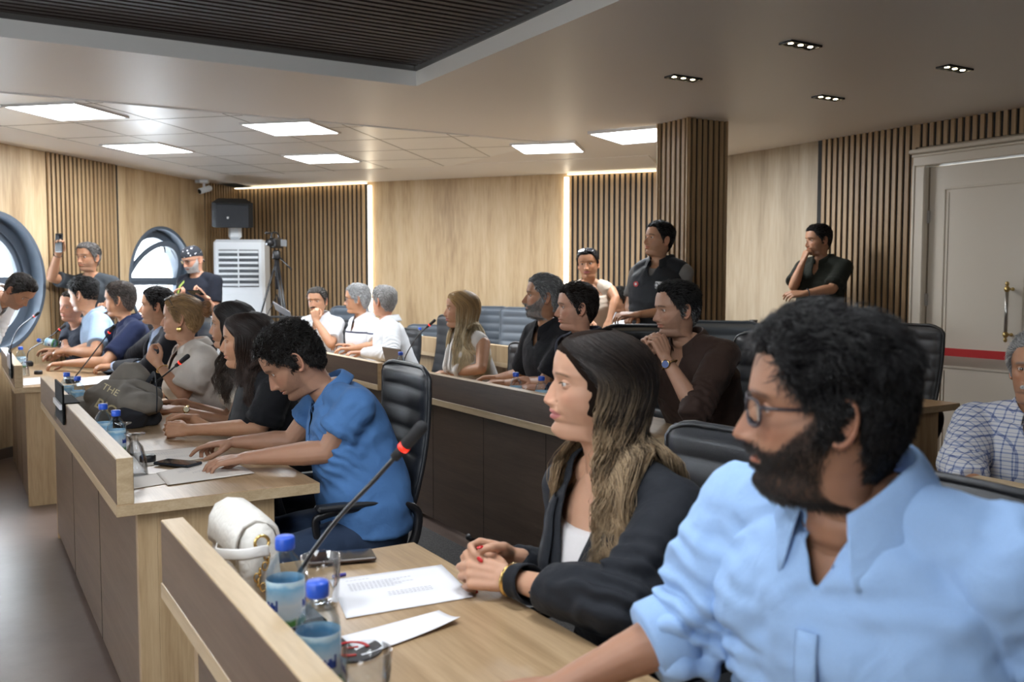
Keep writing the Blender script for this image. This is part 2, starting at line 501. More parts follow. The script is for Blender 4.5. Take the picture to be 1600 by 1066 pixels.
def head_mesh(H, nr=150, ns=112):
    """rings denser over the face"""
    tk = np.linspace(0, 1, nr)
    dens = lambda t: 1 + 2.2 * np.exp(-((t - .37) / .05) ** 2) + 1.6 * np.exp(-((t - .56) / .09) ** 2)
    tt = np.linspace(0, 1, 2000); c = np.cumsum(dens(tt)); c = (c - c[0]) / (c[-1] - c[0]); t = np.interp(tk, c, tt)
    s = np.linspace(-1, 1, ns, endpoint=False); th = math.pi * np.sign(s) * np.abs(s) ** 1.45
    T, TH = np.meshgrid(t, th, indexing='ij')
    P = H.surf(TH.ravel(), T.ravel()); P2 = H.feat(P, TH.ravel())
    return P2, grid_faces(nr, ns), TH.ravel(), T.ravel(), P

def ear_mesh(mb, sx, M):
    """ear as rim + bowl + lobe, cm"""
    c = np.array([sx * 7.35, -.8, -.9])
    a = np.linspace(-2.0, 2.55, 16)
    rim = np.stack([c[0] + sx * (.75 + .35 * np.cos(a) * -1), c[1] - 1.35 * np.cos(a) * 1.05 - .25 * np.sin(a), c[2] + 3.0 * np.sin(a) * (1 - .1 * (np.sin(a) < 0))], -1)
    a2 = np.linspace(-1.9, 3.35, 20)
    ya = -1.45 * np.cos(a2) - .35 * np.sin(a2); za = 2.95 * np.sin(a2)
    out = .95 + .25 * (-np.cos(a2 + math.pi)) * -1
    rim = np.stack([c[0] + sx * (.55 + .5 * sst(-1.2, .8, np.cos(a2 - 0.0))), c[1] - 1.5 * np.cos(a2) - .4 * np.sin(a2), c[2] + 2.9 * np.sin(a2)], -1)
    rim[:, 0] = c[0] + sx * (.35 + .7 * sst(1.2, -1.2, rim[:, 1] - c[1]))
    v, f = tube(rim, np.interp(np.arange(20), [0, 5, 14, 19], [.5, .38, .36, .28]), 8, True); mb.add(v, f)
    # bowl
    R = rotz(sx * .42) @ rotx(.12)
    mb.ell(c + np.array([sx * .35, -.15, .1]), (.42, 1.45, 2.75), R, 14, 10)
    # antihelix
    a3 = np.linspace(-1.2, 2.2, 10)
    ah = np.stack([c[0] + sx * (.62 + .25 * sst(.8, -.8, -.8 * np.cos(a3))), c[1] - .75 * np.cos(a3) - .2, c[2] + .2 + 1.75 * np.sin(a3)], -1)
    v, f = tube(ah, .26, 6, True); mb.add(v, f)
    mb.ell(c + np.array([sx * .45, 1.15, -.35]), (.4, .38, .6), None, 10, 8)   # tragus
    mb.ell(c + np.array([sx * .3, .15, -2.85]), (.42, .75, .8), None, 12, 8)    # lobe

def arm_ik(S, W, l1, l2, pole):
    d = W - S; L = np.linalg.norm(d); L2 = min(L, (l1 + l2) * .995); 
    if L > L2: k = L / L2; l1 *= k; l2 *= k; L2 = L * .999
    a = (l1 ** 2 - l2 ** 2 + L2 ** 2) / (2 * L2); h = math.sqrt(max(0, l1 ** 2 - a ** 2))
    dn = d / L; p = np.asarray(pole, float); p = p - dn * p.dot(dn); p = nrm(p)
    return S + dn * a + p * h

POSES = {  # curl of the three joints for index..little, thumb bend
 'flat': [(8, 8, 4), (6, 8, 4), (8, 10, 5), (12, 12, 6)],
 'relax': [(22, 25, 15), (28, 30, 18), (33, 34, 20), (38, 36, 20)],
 'curl': [(45, 50, 30), (52, 55, 30), (58, 58, 32), (62, 60, 34)],
 'fist': [(70, 85, 55), (74, 88, 55), (78, 88, 55), (80, 88, 55)],
 'grip': [(35, 45, 30), (38, 48, 32), (42, 50, 34), (46, 52, 34)],
 'type': [(12, 38, 18), (20, 34, 16), (26, 36, 18), (30, 34, 18)],
 'point': [(10, 22, 10), (40, 45, 25), (55, 60, 30), (60, 60, 32)],
 'clasp': [(38, 62, 32), (42, 62, 32), (46, 62, 32), (50, 62, 32)],
 'pinch': [(48, 40, 22), (40, 45, 25), (36, 48, 28), (34, 48, 28)]}
def hand(mb, W, f, p, side, pose='relax', sc=1.0, thumb=0.5, spread=1.0):
    """W wrist, f towards the knuckles, p out of the palm, side +1 right / -1 left. returns fingertips [(pos, dir, nail_up)]"""
    f = nrm(f); p = np.asarray(p, float); p = nrm(p - f * p.dot(f)); t = side * np.cross(f, p)
    pz = POSES[pose] if isinstance(pose, str) else pose
    offs = [.030, .010, -.010, -.029]; L = [.074, .082, .076, .060]; r0 = [.0088, .0090, .0085, .0076]
    kn = [.088, .091, .086, .078]; tips = []
    mb.limb([W - f * .02, W + f * .012], [(.026, .018), (.027, .0175)], seg=14, ref=t)
    for k in range(4):
        K = W + (f * kn[k] + t * offs[k] - p * .002 * (k in (1, 2))) * sc
        a = W + (f * .012 + t * offs[k] * .62) * sc
        mb.limb([a, (a + K) / 2 - p * .001, K], [(.0135 * sc, .0125 * sc), (.0125 * sc, .0125 * sc), (.0105 * sc, .0105 * sc)], seg=10)
        d = nrm(f + t * offs[k] * 2.2 * spread); c = K; ang = 0; pts = [K]; seg = [.46, .30, .24]
        for j in range(3):
            ang += math.radians(pz[k][j]); dd = d * math.cos(ang) + p * math.sin(ang); c = c + dd * L[k] * seg[j] * sc; pts.append(c)
        up = -p * math.cos(ang) + d * math.sin(ang)
        P = [pts[0], (pts[0] + pts[1]) / 2, pts[1], (pts[1] + pts[2]) / 2, pts[2], pts[3]]
        r = np.array([1.05, .96, 1.02, .9, .93, .78]) * r0[k] * sc
        mb.limb(P, r, seg=10)
        tips.append((pts[3], dd, up, r0[k] * sc))
    # web of the palm
    mb.limb([W + (f * .02) * sc, W + (f * .072) * sc], [(.030 * sc, .0125 * sc), (.037 * sc, .0115 * sc)], seg=14, ref=t)
    b = W + (f * .018 + t * .020 + p * .006) * sc
    d0 = nrm(f * .62 + t * (.75 * (1 - .5 * thumb)) + p * (.15 + .8 * thumb)); d1 = nrm(f * .85 + t * (.35 - .5 * thumb) + p * (.2 + .55 * thumb)); d2 = nrm(f * .95 + t * (.1 - .7 * thumb) + p * (.15 + .35 * thumb))
    q1 = b + d0 * .043 * sc; q2 = q1 + d1 * .034 * sc; q3 = q2 + d2 * .026 * sc
    mb.limb([b, (b + q1) / 2, q1, (q1 + q2) / 2, q2, q3], np.array([.0155, .0150, .0118, .0104, .0108, .0086]) * sc, seg=10)
    tips.append((q3, d2, nrm(t * .8 - p * .3 + f * 0), .0098 * sc))
    return tips

def pal(c, k): return tuple(min(1, max(0, x * k)) for x in c)
SKIN = {'light': (.58, .33, .21), 'mid': (.47, .25, .15), 'tan': (.39, .195, .11), 'deep': (.30, .15, .085), 'pink': (.54, .285, .19)}

def strands(name, roots_fn, n, seg, rad, mat, parent, col_fn, sides=3):
    pass

def tubes_mesh(P, R, sides=3):
    """P (N,K,3) paths, R (N,K) radii -> verts, quads"""
    N, K, _ = P.shape
    T = np.gradient(P, axis=1); T /= np.maximum(1e-9, np.linalg.norm(T, axis=2))[..., None]
    ref = np.zeros_like(T); ref[..., 2] = 1; ref[np.abs(T[..., 2]) > .85] = (1, 0, 0)
    A = np.cross(T, ref); A /= np.maximum(1e-9, np.linalg.norm(A, axis=2))[..., None]; B = np.cross(T, A)
    a = np.linspace(0, 2 * math.pi, sides, endpoint=False)
    V = P[:, :, None] + R[:, :, None, None] * (A[:, :, None] * np.cos(a)[:, None] + B[:, :, None] * np.sin(a)[:, None])
    f = grid_faces(K, sides); f = (f[None] + (np.arange(N) * K * sides)[:, None, None]).reshape(-1, 4)
    return V.reshape(-1, 3), f

PEOPLE = []
class Person:
    def __init__(s, label, head, h, hp=0, hr=0, hs=1.0, th=None, lean=10, hip=None, sit=True, skin='mid', H=None,
                 build=1.0, sw=1.0, group=None, near=False, nk=(-3.0, -14.6), sdrop=.068, name='person'):
        s.H = H or Head(); s.near = near; s.hs = hs
        s.head = np.asarray(head, float); s.Rh = heading(h, hp, hr)
        th = h if th is None else th; s.th = th
        s.Rt = heading(th, lean)
        cm = .01 * hs; s.cm = cm
        c = np.array([0, -2.0, -9.0]) * cm
        s.H0 = s.head + s.Rh @ c - s.Rt @ c
        s.N = s.H0 + s.Rt @ (np.array([0, nk[0], nk[1]]) * cm)
        s.build = build; s.sw = sw; s.sdrop = sdrop
        fwd = heading(th) @ np.array([0, 1.0, 0])
        s.fwd = fwd; s.right = s.Rt @ np.array([1.0, 0, 0])
        s.sit = sit
        if hip is None:
            if sit: hip = np.array([s.N[0], s.N[1], .56]) - fwd * .12
            else: hip = np.array([s.N[0], s.N[1], s.N[2] - .52]) - fwd * .02
        s.hip = np.asarray(hip, float)
        PEOPLE.append(s)
        s.root = empty(name, (s.hip[0], s.hip[1], 0), label, 'person', group)
        s.skin = np.array(SKIN[skin] if isinstance(skin, str) else skin)
        s.sk = MB(); s.arms = {}; s.tips = {}
        s.up = s.Rt @ np.array([0, 0, 1.0])
    # --- head frame
    def hx(s, P, k=None):
        """local cm -> world, the neck blends into the torso's frame"""
        P = np.asarray(P, float); z = P[:, 2]; w_ = sst(-9.0, -17.0, z)[:, None]
        a = s.head + (P * s.cm) @ s.Rh.T; b = s.H0 + (P * s.cm) @ s.Rt.T
        return a * (1 - w_) + b * w_
    def shoulder(s, side):
        return s.N + s.Rt @ np.array([side * .168 * s.sw * s.hs ** .5, -.010, -s.sdrop])
    def torso_rings(s, grow=0.0, top=1.0, n=26, fat=0.0, low=0.0, hem=0.0):
        hf = heading(s.th); N = s.N; P0 = s.hip; B = s.build
        P1 = P0 + np.array([0, 0, .2]) ; P2 = N - s.up * .20
        t = np.linspace(low, top, n)[:, None]
        C = (1 - t)**3 * P0 + 3 * (1 - t)**2 * t * P1 + 3 * (1 - t) * t**2 * P2 + t**3 * N
        T = np.gradient(C, axis=0); T /= np.linalg.norm(T, axis=1)[:, None]
        X = np.tile(s.right, (n, 1)); X = X - T * (X * T).sum(1)[:, None]; X /= np.linalg.norm(X, axis=1)[:, None]
        Y = np.cross(T, X)
        tt = t[:, 0]
        a = np.interp(tt, [0, .12, .3, .5, .7, .84, .92, .97, 1], [.168, .172, .155, .158, .172, .165, .115, .075, .06]) * B + grow
        b = np.interp(tt, [0, .12, .3, .5, .7, .84, .92, .97, 1], [.125, .125, .115, .118, .120, .102, .080, .066, .058]) * B ** .8 + grow
        sh = .02 * np.sin(np.clip((tt - .3) / .6, 0, 1) * math.pi) + fat * np.exp(-((tt - .28) / .2) ** 2) * .5
        b = b + fat * np.exp(-((tt - .28) / .2) ** 2) * .5
        if s.H.fem: sh = sh + .018 * np.exp(-((tt - .66) / .09) ** 2); b = b + .012 * np.exp(-((tt - .66) / .09) ** 2); a = a * .92
        C = C + Y * sh[:, None]
        return C, X, Y, T, a, b, tt
    def torso(s, mb, **kw):
        C, X, Y, T, a, b, tt = s.torso_rings(**kw); n = len(C); seg = 40
        th = np.linspace(0, 2 * math.pi, seg, endpoint=False); c, sn = np.cos(th), np.sin(th); e = 2 / 2.5
        cx = np.sign(c) * np.abs(c) ** e; sy = np.sign(sn) * np.abs(sn) ** e
        V = C[:, None] + X[:, None] * (a[:, None] * cx)[..., None] + Y[:, None] * (b[:, None] * sy)[..., None]
        f = grid_faces(n, seg).tolist(); f.append(list(range(seg))[::-1]); f.append([(n - 1) * seg + i for i in range(seg)])
        mb.add(V.reshape(-1, 3), f)
    def arm(s, side, W, pole, hf=None, hpn=None, pose='relax', thumb=.4, hsc=1.0, spread=1.0, l1=.285, l2=.255, elbow=None):
        S = s.shoulder(side); W = np.asarray(W, float); k = s.hs
        E = np.asarray(elbow, float) if elbow is not None else arm_ik(S, W, l1 * k, l2 * k, pole)
        fa = nrm(W - E)
        if hf is None: hf = fa
        if hpn is None: hpn = (0, 0, -1)
        fm = .88 if s.H.fem else 1.0
        s.arms[side] = (S, E, W)
        s.sk.limb([S, S * .6 + E * .4, S * .25 + E * .75, E], np.array([.050, .046, .041, .037]) * fm * k, seg=16)
        x = nrm(np.cross(fa, [0, 0, 1.0]) + 1e-6)
        s.sk.limb([E, E * .72 + W * .28, E * .35 + W * .65, W], [(.038 * fm * k, .038 * fm * k), (.042 * fm * k, .039 * fm * k), (.032 * fm * k, .029 * fm * k), (.026 * fm * k, .020 * fm * k)], seg=16, ref=np.cross(hf, hpn))
        s.tips[side] = hand(s.sk, W, hf, hpn, side, pose, hsc * (.92 if s.H.fem else 1.0), thumb, spread)
    def finish_skin(s, voxel=None, beard=0, beardcol=(.06, .045, .04), lipcol=None, brow=True, browcol=(.03, .02, .015), stub=0.0, eyes=True, iris=(.09, .045, .02), moust=0, baldcol=None, look=(0, 0)):
        vx = voxel or (.0032 if s.near else .0048)
        b = MB(); b.v = list(s.sk.v); b.f = list(s.sk.f); b.n = s.sk.n
        s.torso(b, grow=-.012, top=1.0)
        for sd in (-1, 1):
            b.limb([s.N - s.up * .004 + s.right * sd * .02, s.shoulder(sd) - s.up * .004], [.038, .038], seg=14)
        b.limb([s.hx(np.array([[0, -1.7, -14.5]]))[0], s.N, s.N - s.up * .05], [(.056 * s.H.neck, .047 * s.H.neck), (.064 * s.H.neck, .056), (.075, .062)], seg=20, ref=s.right)
        v, q = remesh(b, vx, 6)
        n_ = vnormals(v, q); nz = vnoise(v * 60, 3) * .0006; v = v + n_ * nz[:, None]
        nr, ns = (210, 150) if s.near else (130, 92)
        P, fh, TH, T, P0 = head_mesh(s.H, nr, ns)
        em = MB()
        for sx in (-1, 1): ear_mesh(em, sx, None)
        ev = em.arr()
        base = s.skin
        # colours
        def tint(Pw, c): return np.tile(c, (len(Pw), 1))
        x, y, z = P[:, 0], P[:, 1], P[:, 2]; ax = np.abs(x)
        col = np.tile(base, (len(P), 1)) * (1 + .05 * vnoise(P * .9, 1)[:, None])
        red = np.exp(-((z + 2.6) / 1.6) ** 2) * (np.exp(-((ax - 4.3) / 1.8) ** 2) + .9 * np.exp(-(x / 1.4) ** 2)) * (y > 3)
        col = col * (1 - .10 * red[:, None] * np.array([0, 1, 1.1]))
        under = np.exp(-((z + .9) / .6) ** 2) * np.exp(-((ax - 3.1) / 1.2) ** 2) * (y > 5)
        col = col * (1 - .12 * under[:, None])
        lc = np.array(lipcol if lipcol is not None else base * np.array([.92, .66, .66]))
        lw = 2.6 * np.sqrt(np.clip(1 - ((z + 6.2) / 1.15) ** 2, 0, 1))
        lip = (sst(.12, -.1, ax - lw) * (y > 6) * sst(-7.45, -7.25, z) * sst(-5.05 - .12, -5.3, z))[:, None]
        col = col * (1 - lip) + lc * lip
        if brow:
            bz = 2.35 + .28 * np.sin(np.clip((ax - 1.4) / 3.6, 0, 1) * math.pi) - .12 * (ax - 1.4)
            bw = np.exp(-((z - bz) / (.42 if not s.H.fem else .28)) ** 4) * sst(1.0, 1.5, ax) * sst(5.4, 4.6, ax) * (y > 4)
            bw = bw * (.75 + .25 * vnoise(P * 6, 9)); col = col * (1 - .88 * bw[:, None]) + np.array(browcol) * .88 * bw[:, None]
        # beard mask from height and angle
        line = np.interp(np.abs(TH), [0, .25, .5, .8, 1.15, 1.42], [-4.6, -4.7, -5.4, -5.4, -2.6, .6])
        m = sst(1.0, -.6, z - line) * sst(-13.2, -11.6, z) * sst(1.62, 1.48, np.abs(TH)) * (T < .84)
        m = m * (1 - sst(.2, -.2, ax - 2.5) * sst(.85, .65, np.abs(z + 6.25)))
        s.beard_mask = m; bm = (max(beard, stub) * m * (.85 + .15 * vnoise(P * 5, 4)))[:, None]
        col = col * (1 - bm) + np.array(beardcol) * bm
        if moust:
            mm = (sst(.2, -.1, ax - 3.0) * np.exp(-((z + 4.95 + .12 * ax) / .42) ** 4) * (y > 6))[:, None] * moust
            col = col * (1 - mm) + np.array(beardcol) * mm
        for sx in (-1, 1):
            d = (ax > 1.6) & (np.abs(z - .25) < .75) & (np.abs(x - sx * 3.2) < 1.5) & (y > 5)
            lash = (np.abs(z - (.25 + s.H.open * .52 * np.sqrt(np.clip(1 - ((x - sx * 3.2) / 1.45) ** 2, 0, 1)))) < .12) & (np.abs(x - sx * 3.2) < 1.45) & (y > 5)
            col[lash] = col[lash] * .3
        Vh = s.hx(P); Ve = s.hx(ev)
        ec = np.tile(base * np.array([1.0, .88, .86]), (len(Ve), 1))
        bc = np.tile(base, (len(v), 1)) * (1 + .05 * vnoise(v * 30, 1)[:, None])
        V = np.concatenate([v, Vh, Ve]); C = np.concatenate([bc, col, ec])
        fs = q.tolist() + (fh + len(v)).tolist() + [[i + len(v) + len(Vh) for i in k] for k in em.f]
        s.body = mkmesh('body', V, fs, vcol('skin', .48, .12, .35, .12, 500), s.root, True, cols=C)
        s.headP, s.headTH, s.headT, s.headV, s.headF, s.headP0 = P, TH, T, Vh, fh, P0
        if eyes:
            for sx in (-1, 1):
                e = MB(); R = s.Rh @ rotz(math.radians(look[0])) @ rotx(math.radians(-90 + look[1]))
                c = s.head + s.Rh @ (np.array([3.2 * sx, 6.95, .25]) * s.cm)
                a = np.linspace(0, math.pi, 22); prof = np.stack([np.sin(a) * 1.2, np.cos(a) * 1.2], 1); prof[0, 0] = prof[-1, 0] = 1e-4
                prof = prof[::-1]
                e.lathe(prof * s.cm, seg=20); vv = e.arr()
                rad = np.arctan2(np.hypot(vv[:, 0], vv[:, 1]), vv[:, 2])
                ecol = np.tile((.50, .47, .45), (len(vv), 1)); ecol[rad < .56] = iris; ecol[rad < .26] = (.01, .01, .01)
                vv = vv @ R.T + c
                mkmesh('eye', vv, e.f, vcol('eyeball', .12, 0, .6), s.root, True, cols=ecol)
        if beard > .5 and s.near is not None:
            s.beard_hair(m, beardcol, beard)
        elif moust > .5: s.moustache(beardcol)
        return s
    def beard_hair(s, m, c, amt):
        n = 7500 if s.near else 1500
        p = np.clip(m, 0, 1); idx = RNG.choice(len(m), n, p=p / p.sum()); P = s.headP[idx] + RNG.normal(0, .08, (n, 3))
        out = P - np.array([0, 0, -4.0]); out /= np.linalg.norm(out, axis=1)[:, None]
        d = out * .55 + np.array([0, .1, -.75]) + RNG.normal(0, .25, (n, 3)); L = (.55 if s.near else .75) * amt
        k = np.linspace(0, 1, 4)[None, :, None]
        path = P[:, None] - out[:, None] * .08 + d[:, None] * k * L - np.array([0, 0, 1.0]) * (k ** 2) * .15
        W = s.hx(path.reshape(-1, 3)).reshape(path.shape); R = np.tile(np.array([.5, .45, .35, .12]) * (.0009 if s.near else .0016), (n, 1))
        v, q = tubes_mesh(W, R)
        cc = np.array(c) * RNG.uniform(.6, 1.5, (n, 1)); mkmesh('beard', v, q, vcol('hair', .45, 0, .35), s.root, True, cols=np.repeat(cc, 12, 0))
    def moustache(s, c):
        n = 650; x = RNG.uniform(-2.7, 2.7, n); z = -4.75 - .13 * np.abs(x) + RNG.uniform(-.25, .25, n)
        th = np.arcsin(np.clip(x / 7, -1, 1)); y = 9.80 - .075 * x ** 2
        P = np.stack([x, y, z], 1); d = np.stack([np.sign(x) * .5, np.full(n, .25), np.full(n, -.7)], 1) + RNG.normal(0, .15, (n, 3))
        k = np.linspace(0, 1, 4)[None, :, None]; path = P[:, None] + d[:, None] * k * .85
        W = s.hx(path.reshape(-1, 3)).reshape(path.shape); R = np.tile(np.array([.6, .6, .5, .2]) * .0024, (n, 1))
        v, q = tubes_mesh(W, R); cc = np.array(c) * RNG.uniform(.6, 1.5, (n, 1)); mkmesh('moustache', v, q, vcol('hair', .45, 0, .35), s.root, True, cols=np.repeat(cc, 12, 0))
    # --- hair
    def hairline(s, ath, rec=0.0, nape=-7.2, burn=-2.2):
        """lowest z of hair for |theta|"""
        return np.interp(ath, [0, .35, .65, .9, 1.15, 1.32, 1.42, 1.58, 1.66, 1.9, 2.4, math.pi],
                         [7.6 + rec, 7.4 + rec * 1.2, 7.0 + rec * 1.3, 5.4 + rec * .6, 2.9, .4, burn, burn, 1.6, -3.2, nape + .4, nape])
    def short_hair(s, color, top=2.0, side=.8, n=None, length=3.0, curl=.3, rec=0.0, nape=-7.2, burn=-2.2, comb=(0.0, -1.0), grey=0.0, greycol=(.45, .44, .43), rad=1.0, lift=.5, fade=0.0, jit=.35, top_back=0):
        nr, ns = 90, 96
        t = np.linspace(0, .70, nr); sg = np.linspace(-1, 1, ns, endpoint=False); th = math.pi * sg
        T, TH = np.meshgrid(t, th, indexing='ij'); T, TH = T.ravel(), TH.ravel(); P = s.H.surf(TH, T)
        hl = s.hairline(np.abs(TH), rec, nape, burn) + .25 * vnoise(np.stack([TH * 6, T * 9, 0 * T], 1), 7)
        m = sst(-.35, .45, P[:, 2] - hl)
        topw = sst(2.5, 8.5, P[:, 2])
        nrml = P - np.array([0, -.5, 0]) * 1; nrml[:, 2] *= 1.0; nrml /= np.linalg.norm(nrml, axis=1)[:, None]
        thick = (side * (1 - topw) + top * topw)
        if fade: thick = thick * (1 - fade * sst(3.5, -3, P[:, 2]))
        thick = thick * (1 + .22 * vnoise(P * .55, 11))
        cap = P + nrml * ((thick * .5 * m - .18 * (1 - m)))[:, None]
        C0_ = np.array(color); cc = np.tile(C0_ * .7, (len(cap), 1))
        gm = None
        if grey > 0:
            gm = np.clip(grey + .6 * (sst(5, -3, P[:, 2]) - .5), 0, 1)
            cc = cc * (1 - gm[:, None]) + np.array(greycol) * .55 * gm[:, None]
        keep = m > .02
        cap = cap + nrml * ((vnoise(P * 2.2, 51) * .16 + vnoise(P * 5, 52) * .10) * m)[:, None]
        v, q, used = drop_faces(s.hx(cap), grid_faces(nr, ns), ~keep)
        root = mkmesh('hair', v, q, vcol('hair_under', .95, 0, .05), s.root, True, cols=cc[used])
        # strands
        n = n or (9000 if s.near else 3600)
        w_ = m * (.12 + np.sin(np.clip(T / .5, 0, 1) * math.pi * .5)) * (1 + 1.2 * (np.abs(P[:, 2] - hl) < 1.2))
        idx = RNG.choice(len(m), n, p=w_ / w_.sum())
        T0 = np.clip(T[idx] + RNG.uniform(-.006, .006, n), 0.004, .7); TH0 = TH[idx] + RNG.uniform(-.04, .04, n)
        Pr = s.H.surf(TH0, T0); nn = Pr / np.linalg.norm(Pr, axis=1)[:, None]
        tw = sst(2.5, 8.5, Pr[:, 2])
        flow = np.stack([np.full(n, comb[0]), np.full(n, comb[1]), np.full(n, -.25)], 1) * tw[:, None] + np.stack([np.zeros(n), np.full(n, -.55), np.full(n, -.85)], 1) * (1 - tw)[:, None]
        low = vnoise(Pr * .5, 21)[:, None] * np.array([.9, .3, .2]) + vnoise(Pr * .5, 22)[:, None] * np.array([.2, .8, .5])
        flow = flow + low * curl * 2 + RNG.normal(0, jit * .5, (n, 3)); flow = flow - nn * (flow * nn).sum(1)[:, None]
        flow /= np.maximum(1e-6, np.linalg.norm(flow, axis=1))[:, None]
        th_ = (side * (1 - tw) + top * tw)
        if fade: th_ = th_ * (1 - fade * sst(3.5, -3, Pr[:, 2]))
        th_ = th_ * (1 + .22 * vnoise(Pr * .55, 11))
        Ls = length * (th_ / max(top, side)) ** .7 * RNG.uniform(.6, 1.1, n)
        K = 7; k = np.linspace(0, 1, K)[None, :, None]
        lay = RNG.uniform(.35, 1.05, n)[:, None, None]
        hgt = th_[:, None, None] * lay * (1 - (1 - np.minimum(1, k * 2.2)) ** 2) * (.65 + lift * .5 * k)
        path = Pr[:, None] * 1.0 + flow[:, None] * k * Ls[:, None, None]
        # keep the path on the skull's curvature
        r0 = np.linalg.norm(Pr, axis=1)[:, None, None]; rn = np.linalg.norm(path, axis=2, keepdims=True); path = path / rn * (r0 + (rn - r0) * .18) + path / rn * hgt
        if curl:
            ph = vnoise(Pr * .8, 31)[:, None] * 6; sidev = np.cross(flow, nn)
            amp = curl * .5 * k[..., 0] ; om = 5.0
            path = path + sidev[:, None] * (np.sin(k[..., 0] * om + ph) * amp)[..., None] + nn[:, None] * (np.cos(k[..., 0] * om + ph) * amp * .6)[..., None]
        W = s.hx(path.reshape(-1, 3)).reshape(path.shape)
        rr = (.00085 if s.near else .0015) * rad
        R = np.tile(np.array([.8, 1, 1, .95, .85, .6, .15]) * rr, (n, 1))
        v, q = tubes_mesh(W, R)
        base = np.tile(C0_, (n, 1)) * RNG.uniform(.55, 1.35, (n, 1))
        if grey > 0:
            g = np.clip(grey + .6 * (sst(5, -3, Pr[:, 2]) - .5), 0, 1); pick = RNG.uniform(0, 1, n) < g
            base[pick] = np.array(greycol) * RNG.uniform(.6, 1.2, (pick.sum(), 1))
        mkmesh('hair_strands', v, q, vcol('hair', .45, 0, .35), root, True, cols=np.repeat(base, K * 3, 0))
        return root
    def long_hair(s, color, tip=None, length=30, n=1500, wave=1.2, freq=3.2, vol=1.4, part=0.15, face=1.15, rad=1.6, back=1.0, hl=.0, hlcol=(.4, .28, .15), gather=None, clumps=60, thin=1.0, fr=None, lift0=0.0, mat_rough=.38):
        """falls from the parting over the sides and back; lengths in cm"""
        tip = color if tip is None else tip
        # cap
        nr, ns = 80, 80
        t = np.linspace(0, .62, nr); th = np.linspace(-math.pi, math.pi, ns, endpoint=False)
        T, TH = np.meshgrid(t, th, indexing='ij'); T, TH = T.ravel(), TH.ravel(); P = s.H.surf(TH, T)
        lim = np.interp(np.abs(TH), [0, .5, .8, 1.1, 1.35, math.pi], [7.0, 6.4, 4.6, 1.5, -6, -9]); m = sst(-.3, .4, P[:, 2] - lim)
        nn = P / np.linalg.norm(P, axis=1)[:, None]
        cap = P + nn * (.16 * m - .2 * (1 - m))[:, None] * (np.minimum(1, .55 + .45 * sst(10.5, 7, P[:, 2])))[:, None]
        v, q, used = drop_faces(s.hx(cap), grid_faces(nr, ns), m < .02); v = relax_border(v, q, 6)
        root = mkmesh('hair', v, q, vcol('hair_under', .95, 0, .05), s.root, True, cols=np.tile(np.array(color) * .8, (used.sum(), 1)))
        # clump guides
        ck = RNG.uniform(0, 1, clumps); side = np.where(RNG.uniform(0, 1, clumps) < .5, -1, 1)
        a0 = RNG.uniform(.02, 1, clumps)          # 0 front .. 1 back
        cid = RNG.integers(0, clumps, n)
        A0 = np.clip(a0[cid] + RNG.normal(0, .05, n), 0, 1); Sd = side[cid].astype(float)
        ph = RNG.uniform(0, 6.28, clumps)[cid] + RNG.normal(0, .25, n); wv = RNG.uniform(.6, 1.3, clumps)[cid]
        lay = RNG.uniform(.35, 1.0, n)
        th_end = face + (math.pi - face) * A0 ** .9
        th_start = .10 + (math.pi - .10) * A0 ** 1.1
        T_st = .018 + .078 * (1 - A0) ** 1.3
        K = 30; k = np.linspace(0, 1, K)
        Ltot = length * RNG.uniform(.82, 1.05, n) * np.where(A0 < .25, .95, 1.0)
        # arc over the skull until t_ear, then fall
        sk = 13.0                                   # cm from parting to ear height
        fr_ = RNG.uniform(0, 1, n) < .38; ths = RNG.uniform(.03, face - .02, n); th_start = np.where(fr_, ths, th_start); T_st = np.where(fr_, np.interp(ths, [0, .5, .8, 1.1, 1.3], [.105, .135, .185, .27, .34]) * RNG.uniform(.75, 1.0, n), T_st); th_end = np.maximum(th_end, th_start + .12)
        dist = k[None] * (Ltot[:, None] + sk); on = np.clip(dist / sk, 0, 1)
        TT = T_st[:, None] + .012 * (1 - lay[:, None]) + on * (.42 + .08 * A0[:, None] - T_st[:, None])
        THH = (th_start[:, None] + (th_end - th_start)[:, None] * sst(-.12, .62, on)) * Sd[:, None]
        S = s.H.surf(THH.ravel(), TT.ravel()).reshape(n, K, 3)
        px = part * 3.0
        S[..., 0] += px * (1 - on) ** 2 * .6
        out = S.copy(); out[..., 2] = out[..., 2] * .9; out /= np.linalg.norm(out, axis=2, keepdims=True)
        vv = .35 + vol * lay[:, None] * sst(-.1, .35, on + lift0) * (1 - .75 * sst(.35, .0, A0[:, None]) * sst(.75, .3, on))
        S = S + out * vv[..., None]
        fall = np.maximum(0, dist - sk)
        dirout = np.stack([np.sin(THH), np.cos(THH), np.zeros_like(THH)], -1)
        # fall: first inwards to the neck, then over the shoulders
        inn = -1.3 * sst(0, 7, fall) + 1.6 * sst(8, 22, fall)
        S[..., 2] -= fall * .97
        S = S + dirout * inn[..., None]
        if gather is not None:                      # (amount forward, lateral) drift with the fall
            S[..., 1] += gather[0] * sst(4, 26, fall) * np.where(A0[:, None] < .45, 1, .0)
            S[..., 1] += -gather[1] * sst(4, 26, fall) * np.where(A0[:, None] >= .45, 1, .0)
        wamp = wave * wv[:, None] * sst(-.1, 1, (dist - sk * .35) / (Ltot[:, None] * .7))
        w1 = np.sin(fall / 30 * freq * 6.28 * .9 + dist * .12 + ph[:, None]) * wamp
        w2 = np.cos(fall / 30 * freq * 6.28 * .9 + dist * .12 + ph[:, None]) * wamp
        tang = np.stack([np.cos(THH), -np.sin(THH), np.zeros_like(THH)], -1)
        S = S + tang * w1[..., None] + dirout * (w2 * .7)[..., None]
